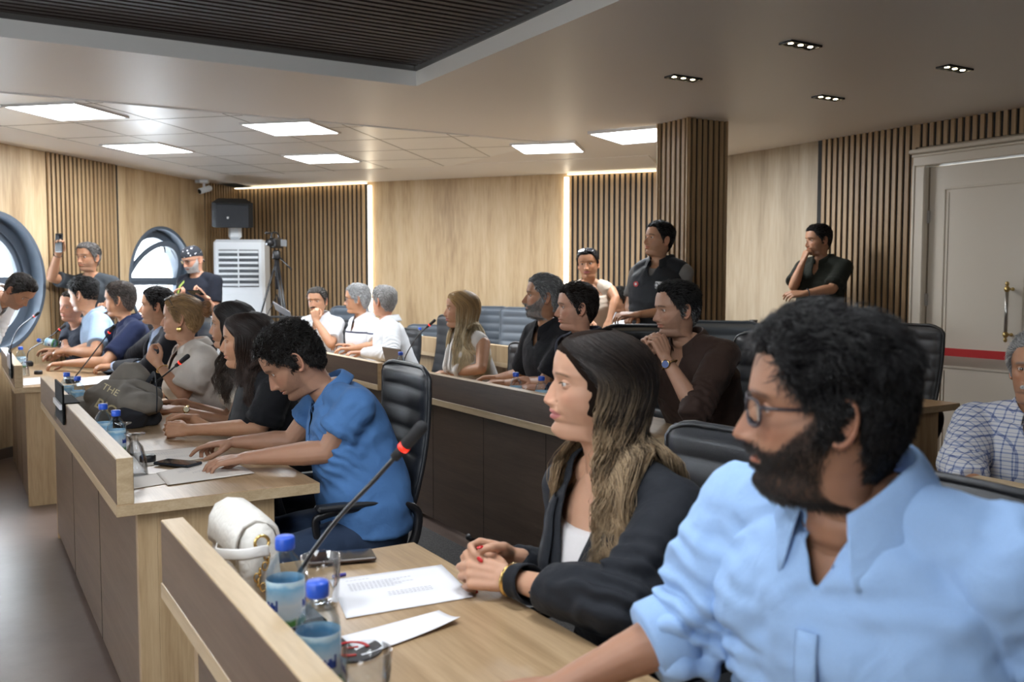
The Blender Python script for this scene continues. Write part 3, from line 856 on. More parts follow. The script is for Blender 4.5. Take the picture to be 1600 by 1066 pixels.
        S += (RNG.normal(0, .28 * thin, (n, 1, 3)) * sst(0, 1, k * 1.6)[None, :, None])
        # below the jaw hair hangs by gravity: world down, from the point at z=-3
        Wd = np.zeros_like(S); neck = s.head + s.Rh @ (np.array([0, -2, -3]) * s.cm)
        a = s.head + (S.reshape(-1, 3) * s.cm) @ s.Rh.T; a = a.reshape(S.shape)
        g = heading(0); yaw = math.atan2(s.Rh[1, 1], s.Rh[0, 1])
        Rg = rotz(yaw - math.pi / 2)                # upright frame of the head's yaw
        b = s.head + (S.reshape(-1, 3) * s.cm) @ Rg.T; b = b.reshape(S.shape)
        mixw = sst(0, 9, fall)[..., None]; Wd = a * (1 - mixw) + b * mixw
        # push off the shoulders and the chest
        for sd in (-1, 1):
            Sh = s.shoulder(sd); Nn = s.N
            ab = Sh - Nn; q_ = Wd - Nn; tt = np.clip((q_ @ ab) / (ab @ ab), 0, 1.15); cl = Nn + ab * tt[..., None]
            d = Wd - cl; L = np.linalg.norm(d, axis=2, keepdims=True); rr = .078 + .016 * lay[:, None, None]
            Wd = np.where(L < rr, cl + d / np.maximum(L, 1e-6) * rr, Wd)
        C, X, Y, Tt, a_, b_, tt_ = s.torso_rings(grow=.022, n=10)
        for i in range(3, 9):
            d = Wd - C[i]; h = d @ Tt[i]; near = np.abs(h) < .06
            lx = d @ X[i]; ly = d @ Y[i]; r_ = np.sqrt((lx / a_[i]) ** 2 + (ly / b_[i]) ** 2); ins = near & (r_ < 1)
            k_ = np.where(ins, 1 / np.maximum(r_, .05), 1); Wd = Wd + (X[i] * (lx * (k_ - 1))[..., None] + Y[i] * (ly * (k_ - 1))[..., None])
        # smooth paths
        for _ in range(2): Wd[:, 1:-1] = Wd[:, 1:-1] * .5 + (Wd[:, :-2] + Wd[:, 2:]) * .25
        R = np.tile(np.interp(k, [0, .1, .7, 1], [.7, 1, .9, .15]) * .001 * rad, (n, 1)) * RNG.uniform(.7, 1.3, (n, 1))
        v, q = tubes_mesh(Wd, R)
        grad = sst(.25, .85, k)[None, :, None]; c = np.array(color)[None, None] * (1 - grad) + np.array(tip)[None, None] * grad
        c = c * (RNG.uniform(.6, 1.35, clumps)[cid] * RNG.uniform(.75, 1.2, n))[:, None, None]
        if hl:
            pick = (RNG.uniform(0, 1, clumps) < hl)[cid] | (RNG.uniform(0, 1, n) < hl * .3)
            g2 = sst(.12, .5, k)[None, :, None]; c = np.where(pick[:, None, None], c * (1 - g2) + np.array(hlcol) * g2 * RNG.uniform(.7, 1.2, (n, 1, 1)), c)
        c = np.broadcast_to(c, (n, K, 3)); cc = np.repeat(c.reshape(n * K, 3), 3, 0)
        mkmesh('hair_strands', v, q, vcol('hair', .45, 0, .35), root, True, cols=cc)
        return root
    # --- clothes
    def shirt(s, mat, name='shirt', sleeve='short', grow=.010, neck='crew', fat=0.0, low=-.0, voxel=None, wr=1.0, slv=None, vdepth=.12, vwid=.05, top=.955, hem=.0, cuff=None, pad=0.0, sg=1.0, cols=None):
        """sleeve: none / short / elbow / long / a fraction along the arm 0..2"""
        m = MB(); s.torso(m, grow=grow, top=top, fat=fat, n=24)
        if hem:
            C, X, Y, T, a, b, tt = s.torso_rings(grow=grow, n=24); m.limb([C[0] + np.array([0, 0, .05]), C[0] - np.array([0, 0, hem])], [(a[0], b[0] + .01), (a[0] + .01, b[0] + .015)], seg=28, ref=X[0], flat1=True)
        for sd in (-1, 1):
            sl = s.shoulder(sd); nb = s.N + s.right * sd * .03 + s.up * -.022
            if sleeve == 'none': sl = nb + (sl - nb) * .72
            if sleeve != 'strap': m.limb([nb, (nb + sl) / 2 + s.up * .006, sl + s.up * pad], [.040 + grow, .043 + grow, .046 + grow + pad], seg=18)
            S, E, W = s.arms.get(sd, (sl, None, None))
            if E is None: continue
            fr = {'none': 0, 'strap': 0, 'short': .62, 'elbow': .95, 'long': 1.96}.get(sleeve, sleeve)
            if slv is not None: fr = slv
            if isinstance(fr, tuple): fr = fr[0] if sd > 0 else fr[1]
            if fr <= 0: continue
            fm = (.9 if s.H.fem else 1.0) * s.hs * sg
            p1 = S + (E - S) * min(fr, 1.0)
            gr = grow + .003
            if fr <= 1: m.limb([S, S * .5 + p1 * .5, p1], [(.050) * fm + gr, .048 * fm + gr, .047 * fm + gr + .006], seg=20, flat1=True)
            else:
                p2 = E + (W - E) * (fr - 1)
                m.limb([S, S * .5 + E * .5, E + (S - E) * .08], [.050 * fm + gr, .046 * fm + gr, .041 * fm + gr], seg=20)
                m.limb([E, E * .5 + p2 * .5, p2], [.041 * fm + gr, .041 * fm + gr * .8, (.040 if fr < 1.6 else .027) * fm + gr * .5], seg=20, flat1=True)
        vx = voxel or (.0065 if s.near else .009)
        v, q = remesh(m, vx, 7)
        n_ = vnormals(v, q)
        # folds: stretched noise, strongest at elbows, armpits and waist
        st = np.full(len(v), .35 + .12 * max(0, wr - 1.5)); 
        for sd in s.arms:
            S, E, W = s.arms[sd]
            st += .9 * np.exp(-(np.linalg.norm(v - E, axis=1) / .10) ** 2) + .6 * np.exp(-(np.linalg.norm(v - (S - s.up * .08), axis=1) / .09) ** 2)
        C, X, Y, T, a, b, tt = s.torso_rings(n=12)
        st += .8 * np.exp(-(np.linalg.norm(v - C[2], axis=1) / .17) ** 2)
        loc = (v - s.N) @ s.Rt
        st = np.clip(st, 0, 1.3) * (.12 + .88 * sst(.09, .17, np.linalg.norm(v - s.N, axis=1)))
        q1 = loc * np.array([9, 9, 26]) + vnoise(loc * 8, 5)[:, None] * 1.2; q2 = loc * np.array([22, 22, 14]) + 3
        d = (vnoise(q1, 41) * .0052 + (1 - np.abs(vnoise(q2, 42))) * .0035) * st * wr
        for sd in s.arms:
            S, E, W = s.arms[sd]; ax_ = nrm(E - S); h = (v - E) @ ax_; near = np.exp(-(np.linalg.norm(v - E, axis=1) / .11) ** 2)
            d += near * .0032 * wr * np.sin(h * 190 + vnoise(v * 25, 8) * 2.2)
        v = v + n_ * d[:, None]
        # neckline
        lx, ly, lz = loc[:, 0], loc[:, 1], loc[:, 2]
        if neck in ('v', 'shirt', 'polo', 'deep', 'blazer'):
            tt_ = np.clip(-(lz + .0) / vdepth, -1, 1); half = vwid * (1 - tt_)
            half = np.where(lz > 0, vwid, half)
            kill = (ly > .0) & (lz > -vdepth) & (np.abs(lx) < half)
            kill |= (lz > -.012) & (np.hypot(lx, ly - .01) < .062)
        else:
            kill = (np.hypot(lx / 1.0, (ly - .02) / 1.0) < (.078 if neck == 'scoop' else .066)) & (lz > (-.09 if neck == 'scoop' else -.045))
        if sleeve == 'strap': kill |= (np.abs(lx) > .105 + .0 * lz) & (lz > -.16)
        v, q, used = drop_faces(v, q, kill)
        v = relax_border(v, q, 10)
        o = mkmesh(name, v, q, mat, s.root, True)
        so = o.modifiers.new('thickness', 'SOLIDIFY'); so.thickness = .003; so.offset = -1
        s.shirt_v = v; s.shirt_o = o
        return o
    def ring_pt(s, a, r, z, dy=.0):
        """points round the neck, a: 0 front, + right, in torso frame"""
        return s.N + s.Rt @ np.array([r * math.sin(a), r * math.cos(a) + dy, z])
    def collar(s, mat, open_=.5, h=.035, tip=.05, r=.072, name='collar', lift=0.0, spread=.0, parent=None):
        """folded shirt collar: stand and leaf"""
        A = np.linspace(-math.pi + 0, math.pi, 41); A = np.linspace(-(2 * math.pi - open_) / 2, (2 * math.pi - open_) / 2, 41) + math.pi
        rows = []
        for a in A:
            fr = max(0, math.cos(a)) ; k = abs(math.remainder(a, 2 * math.pi))  # 0 at the front
            fk = max(0.0, 1 - k / 1.3)                                         # near the front opening
            low = -.035 * fk; top = lift + h * (1 - .35 * fk)
            rb = r * (1 - .04 * fk)
            zf = -.012 - .055 * fk
            tipd = tip * fk ** 1.2
            zf += .014; p = [s.ring_pt(a, rb * .96, zf + .0, -.012 + .030 * fk), s.ring_pt(a, rb * .95, zf * .8 + top * .95, -.012 + .028 * fk), s.ring_pt(a, rb * 1.0, zf * .8 + top, -.012 + .030 * fk),
                 s.ring_pt(a, rb * 1.12, zf * .8 + top * .75, -.012 + .034 * fk), s.ring_pt(a, rb * (1.36 + spread * fk), zf - .016 - tipd * .75, -.010 + .036 * fk)]
            rows.append(p)
        V = np.array(rows).reshape(-1, 3); q = grid_faces(41, 5, False)
        o = mkmesh(name, V, q, mat, parent or s.shirt_o, True)
        sb = o.modifiers.new('s', 'SUBSURF'); sb.levels = 1; sb.render_levels = 2
        so = o.modifiers.new('t', 'SOLIDIFY'); so.thickness = .0035; so.offset = 0
        return o
    def legs(s, mat, shoe=None, knee=None, name='trousers', drop=None):
        m = MB(); hf = heading(s.th) @ np.array([0, 1.0, 0]); r = np.array([hf[1], -hf[0], 0]); h = s.hip
        sh = MB()
        m.limb([h + np.array([0, 0, .07]), h - np.array([0, 0, .03])], [(.165 * s.build, .12 * s.build), (.175 * s.build, .14)], seg=24, ref=r)
        for sd in (-1, 1):
            H_ = h + r * sd * .09 - np.array([0, 0, .03])
            if s.sit:
                Kn = H_ + hf * .40 + r * sd * .05; Kn[2] = .50; An = Kn + hf * (-.03 if sd > 0 else -.10) + r * sd * .01; An[2] = .09
            else:
                Kn = H_ * .5 + np.array([H_[0], H_[1], 0]) * .5 + hf * .015; Kn[2] = .49 * H_[2] / .93 + .02; An = np.array([H_[0], H_[1], .09]) - hf * .01 + r * sd * .02
            m.limb([H_, H_ * .5 + Kn * .5, Kn], [.088, .078, .060], seg=18); m.limb([Kn, Kn * .5 + An * .5, An], [.060, .056, .048], seg=18, flat1=True)
            c = An + hf * .06; c[2] = .035
            sh.limb([An - hf * .045 + np.array([0, 0, -.05]), An + hf * .05 + np.array([0, 0, -.05]), An + hf * .155 + np.array([0, 0, -.062])], [(.038, .038), (.045, .038), (.036, .024)], seg=14, n=10, ref=r)
        v, q = remesh(m, .012, 6); n_ = vnormals(v, q); v = v + n_ * (vnoise(v * 22, 2) * .004)[:, None]
        mkmesh(name, v, q, mat, s.root, True)
        v = sh.arr(); v[:, 2] = np.maximum(v[:, 2], .002)
        half = len(v) // 2; nf = len(sh.f) // 2
        mkmesh('shoe', v[:half], sh.f[:nf], shoe or plain('shoe_black', (.02, .02, .022), .4), s.root, True)
        mkmesh('shoe', v[half:], [[i - half for i in f] for f in sh.f[nf:]], shoe or plain('shoe_black', (.02, .02, .022), .4), s.root, True)
    def glasses(s, col=(.01, .008, .012), full=True, lens_dark=0.0, on_head=False, name='glasses', ht=1.9, wd=2.6, rr=.17):
        m = MB(); z0, y0 = .1, 9.75; cmv = s.cm
        T_ = (lambda P: s.hx(np.asarray(P, float))) if not on_head else (lambda P: s.head + ((np.asarray(P, float) @ rotx(math.radians(58)).T + np.array([0, 1.2, 2.8])) * s.cm) @ s.Rh.T)
        root = None
        for sx in (-1, 1):
            a = np.linspace(0, 2 * math.pi, 25); e = .75
            X = 3.35 * sx + wd * np.sign(np.cos(a)) * np.abs(np.cos(a)) ** e; Z = z0 - .2 + ht * np.sign(np.sin(a)) * np.abs(np.sin(a)) ** e
            Y = y0 - .035 * X ** 2 + .2
            m.tube(T_(np.stack([X, Y, Z], 1)), rr * cmv, 6)
            tp = np.array([[6.1 * sx, y0 - 1.1, z0 + .7], [7.3 * sx, y0 - 2.2, z0 + .7], [7.85 * sx, 4, z0 + .55], [7.95 * sx, 0, z0 + .35], [7.7 * sx, -2.3, z0 - 1.2]])
            m.tube(T_(tp), rr * 1.15 * cmv, 6, n=16)
        br = np.array([[-.8, y0 + .15, z0 + .45], [0, y0 + .35, z0 + .65], [.8, y0 + .15, z0 + .45]]); m.tube(T_(br), rr * cmv, 6, n=6)
        root = m.build(name, plain('spectacle_frame_%d' % int(col[0] * 1000), col, .3), s.root, True)
        lm = MB()
        for sx in (-1, 1):
            a = np.linspace(0, 2 * math.pi, 24, endpoint=False); e = .75
            X = 3.35 * sx + (wd - .05) * np.sign(np.cos(a)) * np.abs(np.cos(a)) ** e; Z = z0 - .2 + (ht - .05) * np.sign(np.sin(a)) * np.abs(np.sin(a)) ** e
            Y = y0 - .035 * X ** 2 + .2; p1 = T_(np.stack([X, Y, Z], 1)); p2 = T_(np.stack([X, Y - .12, Z], 1)); 
            lm.add(np.concatenate([p1, p2]), [list(range(24)), list(range(24, 48))[::-1]] + [[i, i + 24, (i + 1) % 24 + 24, (i + 1) % 24] for i in range(24)])
        lm.build('lens', plain('lens_dark', (.02, .02, .025), .05) if lens_dark else thin_clear('lens_clear', (.95, .96, .97), 0, .8), root, False)
        return root
    def watch(s, side, metal=(.6, .58, .55), face=(.7, .7, .68), r=.030, k=.06, name='wristwatch', strap=None, fsz=.017, up=None):
        S, E, W = s.arms[side]; d = nrm(W - E); c = W - d * k * .6; u = nrm(up if up is not None else np.array([0, 0, 1.0])); u = nrm(u - d * u.dot(d)); x = np.cross(d, u)
        a = np.linspace(0, 2 * math.pi, 29); P = c + np.outer(np.cos(a), x) * r + np.outer(np.sin(a), u) * r * .85
        b = MB(); b.tube(P, [(.002, .008)] * 29, 8) ; 
        V = []
        o = b.build(name, strap or plain('watch_metal', metal, .25, 1), s.root, True)
        if fsz:
            R = np.stack([x, np.cross(u, x), u], 1)
            f = MB(); f.lathe([[fsz, 0], [fsz, .006], [fsz * .85, .009], [1e-4, .009]], c + u * r * .84, R, 20); f.build('watch_case', plain('watch_metal', metal, .25, 1), o, True)
            f = MB(); f.lathe([[fsz * .82, .009], [fsz * .82, .0097], [1e-4, .0097]], c + u * r * .84, R, 20); f.build('watch_dial', plain('watch_dial_%d' % int(face[0] * 100), face, .2), o)
        return o
# ================================================================ room
H = 2.525
OAK = wood('oak_panel', [(.30, .19, .095), (.50, .36, .205), (.60, .46, .29)], (5.5, 5.5, .55), .5)
OAKS = wood('oak_slat', [(.22, .13, .062), (.34, .22, .112), (.43, .30, .165)], (30, 30, .8), .5)
OAKP = wood('grey_oak_panel', [(.24, .185, .12), (.37, .295, .20), (.45, .375, .27)], (5.5, 5.5, .5), .5)
BLK = plain('slat_backing_black', (.012, .011, .010), .8)
WHITE = plain('ceiling_paint', (.86, .84, .81), .42, spec=.35)
LEDM = plain('led_strip_light', (1, .9, .7), .5, emit=(1, .88, .68), es=2.6)

def plane_pts(p0, p1): p0 = np.array(p0, float); p1 = np.array(p1, float); return p0, p1
# plan points
LW0 = np.array([-4.05, 7.35]); LD = np.array([.225, .974]); LD /= np.linalg.norm(LD)
BC = np.array([-3.23, 10.9])                                   # corner left / back
BD = np.array([1.0, -.377]); BD /= np.linalg.norm(BD)
RV = 5.98                                                       # right wall, v = const
rc = lambda u: UV(u, RV)[:2]
# corner back / right
A_ = np.array([BD, -np.array([-SU, CU])]).T; s_ = np.linalg.solve(A_, rc(0) - BC); BR = BC + BD * s_[0]; UBR = s_[1]
LF = LW0 + LD * -10.5                                           # front end of the left wall
RF = rc(-3.2)
FR = np.array([LF[0] + 0.0, LF[1]])

def wall_quad(mb, a, b, z0, z1, inward, th=.12):
    """slab from a to b, inner face on the line"""
    a = np.array([*a, 0.0]); b = np.array([*b, 0.0]); n = np.array([*nrm(inward), 0.0])
    v = [a, b, b - n * th, a - n * th]; V = [p + [0, 0, z0] for p in v] + [p + [0, 0, z1] for p in v]
    mb.add(V, [[0, 1, 5, 4], [1, 2, 6, 5], [2, 3, 7, 6], [3, 0, 4, 7], [4, 5, 6, 7], [3, 2, 1, 0]])
Ln = np.array([LD[1], -LD[0]]); Bn = np.array([-BD[1], BD[0]]) * -1
if Bn[1] > 0: Bn = -Bn
Rn = UV(0, -1)[:2]
def struct(o, name=None): o['kind'] = 'structure'; return o

# left wall with round openings
WZ, WR = 1.40, .53
wt = [2.19, -.06, -2.31, -4.56, -6.81, -9.06]
mb = MB(); seg = 48
edges = [-10.5] + sorted([t + s * .75 for t in wt for s in (-1, 1)]) + [float(np.dot(BC - LW0, LD))]
L3 = lambda t, z, d=0.0: np.array([*(LW0 + LD * t - Ln * d), z])
for i in range(0, len(edges) - 1, 2):
    if edges[i + 1] - edges[i] > .01: wall_quad(mb, LW0 + LD * edges[i], LW0 + LD * edges[i + 1], 0, H, Ln, .30)
for t in wt:
    t0, t1 = t - .75, t + .75
    wall_quad(mb, LW0 + LD * t0, LW0 + LD * t1, 0, WZ - .75, Ln, .30); wall_quad(mb, LW0 + LD * t0, LW0 + LD * t1, WZ + .75, H, Ln, .30)
    a = np.linspace(0, 2 * math.pi, seg, endpoint=False); c, s = np.cos(a), np.sin(a); m = .75 / np.maximum(abs(c), abs(s))
    inner = [(t + WR * x, WZ + WR * y) for x, y in zip(c, s)]; outer = [(t + k * x, WZ + k * y) for x, y, k in zip(c, s, m)]
    V = [L3(*p) for p in outer] + [L3(*p) for p in inner] + [L3(*p, .30) for p in inner] + [L3(*p, .30) for p in outer]
    f = grid_faces(4, seg); mb.add(V, f)
wl = struct(mb.build('wall_left', OAK))
mb = MB(); wall_quad(mb, BC, BR, 0, H + .3, Bn); struct(mb.build('wall_back', OAK))
DU0, DU1 = None, None
def u_at(px, v=RV, y=440):
    p = at_v(px, y, v); return to_uv(p)[0]
du0, du1 = u_at(1447), u_at(1447) - 1.72         # door opening
mb = MB(); wall_quad(mb, BR, rc(du0), 0, H + .3, Rn); wall_quad(mb, rc(du0), rc(du1), 2.22, H + .3, Rn); wall_quad(mb, rc(du1), rc(-4.5), 0, H + .3, Rn)
struct(mb.build('wall_right', OAKP))
# walls behind the camera
mb = MB(); fr_ = rc(-4.5); fl = LF; fd = nrm(np.array([*(fr_ - fl), 0]))[:2]; fn_ = np.array([-fd[1], fd[0]]); fL = float(np.linalg.norm(fr_ - fl)); FP = lambda s: fl + fd * s
FW = [(.9, 2.9), (3.5, 5.5)]
xs = [0.0] + [x for w_ in FW for x in w_] + [fL]
for i in range(0, len(xs), 2): wall_quad(mb, FP(xs[i]), FP(xs[i + 1]), 0, H + .3, fn_)
for a_, b2 in FW: wall_quad(mb, FP(a_), FP(b2), 0, .85, fn_); wall_quad(mb, FP(a_), FP(b2), 2.3, H + .3, fn_)
struct(mb.build('wall_front', plain('front_wall_paint', (.45, .40, .34), .7)))
for k_, (a_, b2) in enumerate(FW):
    R_f = np.stack([[*fd, 0], [*fn_, 0], [0, 0, 1]], 1); mid = np.array([*FP((a_ + b2) / 2), 1.575]); e = empty('window_%d' % (7 + k_), mid); e['kind'] = 'structure'
    m = MB()
    for s in (-1, 0, 1): m.box(mid + np.array([*(fd * s * ((b2 - a_) / 2 - .03)), 0]), (.06, .08, 1.45), R_f)
    for s in (-1, 1): m.box(mid + [0, 0, s * .695], (b2 - a_ - .12, .08, .06), R_f)
    m.build('frame', plain('window_frame_slate', (.085, .11, .145), .45), e)
    ld = bpy.data.lights.new('daylight_front', 'AREA'); ld.shape = 'RECTANGLE'; ld.size = b2 - a_ - .1; ld.size_y = 1.3; ld.energy = 18; ld.color = (.80, .90, 1.0)
    lo = bpy.data.objects.new('daylight_front', ld); COL.objects.link(lo); lo.location = tuple(mid - np.array([*fn_, 0]) * .16); lo.rotation_euler = Vector((fn_[0], fn_[1], .0)).to_track_quat('-Z', 'Z').to_euler()

# floor
fm, nt, b, N, L = nodes('vinyl_floor')
t = N.new('ShaderNodeTexCoord'); n = N.new('ShaderNodeTexNoise'); n.inputs['Scale'].default_value = 1.6; n.inputs['Detail'].default_value = 8; n.inputs['Roughness'].default_value = .7
L.new(t.outputs['Object'], n.inputs[0]); r = ramp(N, [(.35, (.125, .088, .074)), (.65, (.185, .135, .115))]); L.new(n.outputs[0], r.inputs[0]); L.new(r.outputs[0], b.inputs[0])
b.inputs['Roughness'].default_value = .33; bump(N, L, b, n.outputs[0], .1, .002)
mb = MB(); mb.add([[-7.5, -5, 0], [8, -5, 0], [8, 13, 0], [-7.5, 13, 0], [-7.5, -5, -.2], [8, -5, -.2], [8, 13, -.2], [-7.5, 13, -.2]], [[0, 1, 2, 3], [7, 6, 5, 4], [0, 4, 5, 1], [1, 5, 6, 2], [2, 6, 7, 3], [3, 7, 4, 0]])
struct(mb.build('floor', fm))
cm_, nt, b, N, L = nodes('grey_carpet')
t = N.new('ShaderNodeTexCoord'); n = N.new('ShaderNodeTexNoise'); n.inputs['Scale'].default_value = 160; n.inputs['Detail'].default_value = 3
L.new(t.outputs['Object'], n.inputs[0]); r = ramp(N, [(.4, (.055, .052, .052)), (.65, (.125, .12, .118))]); L.new(n.outputs[0], r.inputs[0]); L.new(r.outputs[0], b.inputs[0]); b.inputs['Roughness'].default_value = 1
bump(N, L, b, n.outputs[0], .6, .004)
mb = MB(); cs = [UV(-2.5, 1.0), UV(8.3, 1.0), UV(8.3, 2.25), UV(-2.5, 2.25)]; mb.add([p + [0, 0, .002] for p in cs] + [p + [0, 0, .008] for p in cs], [[3, 2, 1, 0], [4, 5, 6, 7], [0, 1, 5, 4], [1, 2, 6, 5], [2, 3, 7, 6], [3, 0, 4, 7]])
tag(mb.build('carpet_runner', cm_), 'dark grey carpet laid between the two seating rows', 'carpet', kind='structure')

# ceiling with the recess; recess is a rectangle in u,v
p_ = at_z(660, 133, H); ru, rv = to_uv(p_)           # far right corner
q1 = to_uv(at_z(0, 61, H)); q2 = to_uv(at_z(962, 0, H))
RU1 = (ru + q1[0]) / 2; RV1 = (rv + q2[1]) / 2; RU0, RV0 = RU1 - 4.6, RV1 - 4.2
CU0, CU1, CV0, CV1 = -6.0, 14, -8.5, 8.0
mb = MB()
def slab(mb, u0, u1, v0, v1, z0, z1):
    P = [UV(u0, v0), UV(u1, v0), UV(u1, v1), UV(u0, v1)]; mb.add([p + [0, 0, z0] for p in P] + [p + [0, 0, z1] for p in P], [[3, 2, 1, 0], [4, 5, 6, 7], [0, 1, 5, 4], [1, 2, 6, 5], [2, 3, 7, 6], [3, 0, 4, 7]][0:6])
    return mb
for (a, b_, c, d) in ((CU0, RU0, CV0, CV1), (RU1, CU1, CV0, CV1), (RU0, RU1, CV0, RV0), (RU0, RU1, RV1, CV1)): slab(mb, a, b_, c, d, H, H + .12)
slab(mb, RU0 - .1, RU1 + .1, RV0 - .1, RV1 + .1, H + .34, H + .4)
struct(mb.build('ceiling', WHITE))
# dark slats in the recess, running along v, behind a narrow shadow gap
SLD = plain('dark_ceiling_slat', (.020, .011, .008), .6)
mb = MB(); k = RU0 + .03
while k < RU1 - .03:
    slab(mb, k, k + .034, RV0 + .02, RV1 - .02, H + .105, H + .15); k += .060
slab(mb, RU0, RU1, RV0, RV1, H + .20, H + .21)
struct(mb.build('trim_1', SLD))
mb = MB()
slab(mb, RU1 - .014, RU1 + .0, RV0, RV1, H + .085, H + .12); slab(mb, RU0, RU1, RV1 - .014, RV1, H + .085, H + .12)
struct(mb.build('trim_2', plain('shadow_gap_profile', (.09, .085, .08), .5)))

# metal tile zone (bright satin panels) : polygon in plan
TD = LD; TN = Ln
MT, nt, b, N, L = nodes('satin_metal_tiles')
t = N.new('ShaderNodeTexCoord'); n = N.new('ShaderNodeTexNoise'); n.inputs['Scale'].default_value = 1.2; n.inputs['Detail'].default_value = 2; L.new(t.outputs['Object'], n.inputs[0])
b.inputs['Base Color'].default_value = (.92, .93, .92, 1); b.inputs['Metallic'].default_value = .25; b.inputs['Roughness'].default_value = .34; bump(N, L, b, n.outputs[0], .5, .06)
MTG = plain('tile_joint', (.30, .29, .27), .6)
b0 = at_z(0, 146, H); b1 = at_z(700, 205, H); Uz = (to_uv(b0)[0] + to_uv(b1)[0]) / 2
Lc = lambda t, d: LW0 + LD * t + Ln * d
far_t = float(np.dot(BC - LW0, LD))
lights_px = [((5, 162), (115, 155), (197, 179), (97, 185)), ((375, 189), (485, 185), (527, 204), (432, 209)), ((162, 224), (250, 218), (302, 234), (212, 238)), ((443, 241), (527, 236), (562, 249), (483, 253)), ((797, 223), (897, 220), (913, 234), (820, 236))]
lc = [np.mean([at_z(*p, H) for p in q], 0)[:2] for q in lights_px]
def isect(p, d, q, e_):
    s = np.linalg.solve(np.array([d, -e_]).T, q - p); return p + d * s[0]
ud, vd = UV(1, 0)[:2], UV(0, 1)[:2]
PA = isect(UV(Uz, 0)[:2], vd, LW0 + Ln * .49, LD); PB = isect(LW0 + Ln * .49, LD, BC + Bn * .82, BD); PC = isect(BC + Bn * .82, BD, UV(0, 4.15)[:2], ud); PD = UV(Uz, 4.15)[:2]
poly = [PA, PB, PC, PD]
mb = MB(); mb.add([[*p, H - .010] for p in poly] + [[*p, H + .01] for p in poly], [[3, 2, 1, 0], [4, 5, 6, 7], [0, 1, 5, 4], [1, 2, 6, 5], [2, 3, 7, 6], [3, 0, 4, 7]])
tf = mb.build('trim_11', MT); struct(tf)
def clip(p, d):
    lo_, hi_ = -50., 50.; cen = sum(poly) / 4
    for i in range(4):
        a_, b_ = poly[i], poly[(i + 1) % 4]; n = np.array([(b_ - a_)[1], -(b_ - a_)[0]]); n = n if n.dot(cen - a_) > 0 else -n
        q, r_ = n.dot(p - a_), n.dot(d)
        if abs(r_) < 1e-9:
            if q < 0: return None
            continue
        t_ = -q / r_
        if r_ > 0: lo_ = max(lo_, t_)
        else: hi_ = min(hi_, t_)
    return (lo_, hi_) if hi_ > lo_ + .02 else None
mb = MB(); R_t = np.stack([[*Ln, 0], [*LD, 0], [0, 0, 1]], 1)
for i in range(-14, 16):
    for (p, d, R2) in ((Lc(i * .6 + .1, 0), Ln, (1, 0)), (Lc(0, .52 + i * .6), LD, (0, 1))):
        c = clip(p, d)
        if c: q = p + d * (c[0] + c[1]) / 2; L_ = c[1] - c[0]; mb.box((q[0], q[1], H - .0105), (L_ if R2[0] else .006, .006 if R2[0] else L_, .002), R_t)
mb.build('tile_joints', MTG, tf)
# lowered white cove along left and back wall
mb = MB()
def cove(mb, a, b, n, wd, drop):
    a = np.array([*a, 0.0]); b = np.array([*b, 0.0]); n = np.array([*n, 0.0])
    pr = [(0, -drop), (wd * .55, -drop), (wd * .8, -drop * .7), (wd, -.004), (wd, .03), (0, .03)]
    V = [a + n * x + [0, 0, H + z] for x, z in pr] + [b + n * x + [0, 0, H + z] for x, z in pr]; k = len(pr)
    mb.add(V, [[i, (i + 1) % k, (i + 1) % k + k, i + k] for i in range(k)] + [list(range(k))[::-1], [i + k for i in range(k)]])
cove(mb, LW0 + LD * -3, BC + LD * .0 - Ln * 0, Ln, .48, .035)
cove(mb, BC, BR, Bn, .80, .035)
smooth_by_angle(struct(mb.build('trim_3', WHITE)), 30)

# slat cladding on walls
def slats(name, p0, d, n, x0, x1, z0, z1, mat=OAKS, pitch=.054, wd=.030, dep=.014, back=True):
    mb = MB(); d = nrm(np.array([*d, 0.0])); n = nrm(np.array([*n, 0.0])); P = np.array([*p0, 0.0])
    R = np.stack([d, n, [0, 0, 1]], 1); x = x0
    while x < x1 - wd:
        mb.box(P + d * (x + wd / 2) + n * (dep / 2 + .006) + [0, 0, (z0 + z1) / 2], (wd, dep, z1 - z0), R); x += pitch
    o = struct(mb.build(name, mat))
    if back:
        bm = MB(); bm.box(P + d * (x0 + x1) / 2 + n * .003 + [0, 0, (z0 + z1) / 2], (x1 - x0, .006, z1 - z0), R); bo = bm.build('slat_backing', BLK, o)
    return o
def t_left(px):   # along the left wall
    r = ray(px, 440); # (r.x*k, r.y*k) = LW0 + LD t
    A = np.array([[r[0], -LD[0]], [r[1], -LD[1]]]); s = np.linalg.solve(A, LW0); return s[1]
def t_back(px):
    r = ray(px, 440); A = np.array([[r[0], -BD[0]], [r[1], -BD[1]]]); s = np.linalg.solve(A, BC); return s[1]
slats('trim_4', LW0, LD, Ln, t_left(77), t_left(187), 0, H - .03)
slats('trim_5', LW0, LD, Ln, t_left(322), far_t, 0, H - .03)
slats('trim_6', BC, BD, Bn, 0.02, t_back(578), 0, H - .06)
slats('trim_7', BC, BD, Bn, t_back(889), s_[0] - .02, 0, H - .06)
RDv = np.array([-SU, CU])
ur = lambda u: u
o = slats('trim_8', rc(0), RDv, Rn, du0 + .10, u_at(1275), 0, H)
slats('trim_9', rc(0), RDv, Rn, du1 - .10, du0 + .10, 2.36, H)
slats('trim_10', rc(0), RDv, Rn, -4.4, du1 - .10, 0, H)
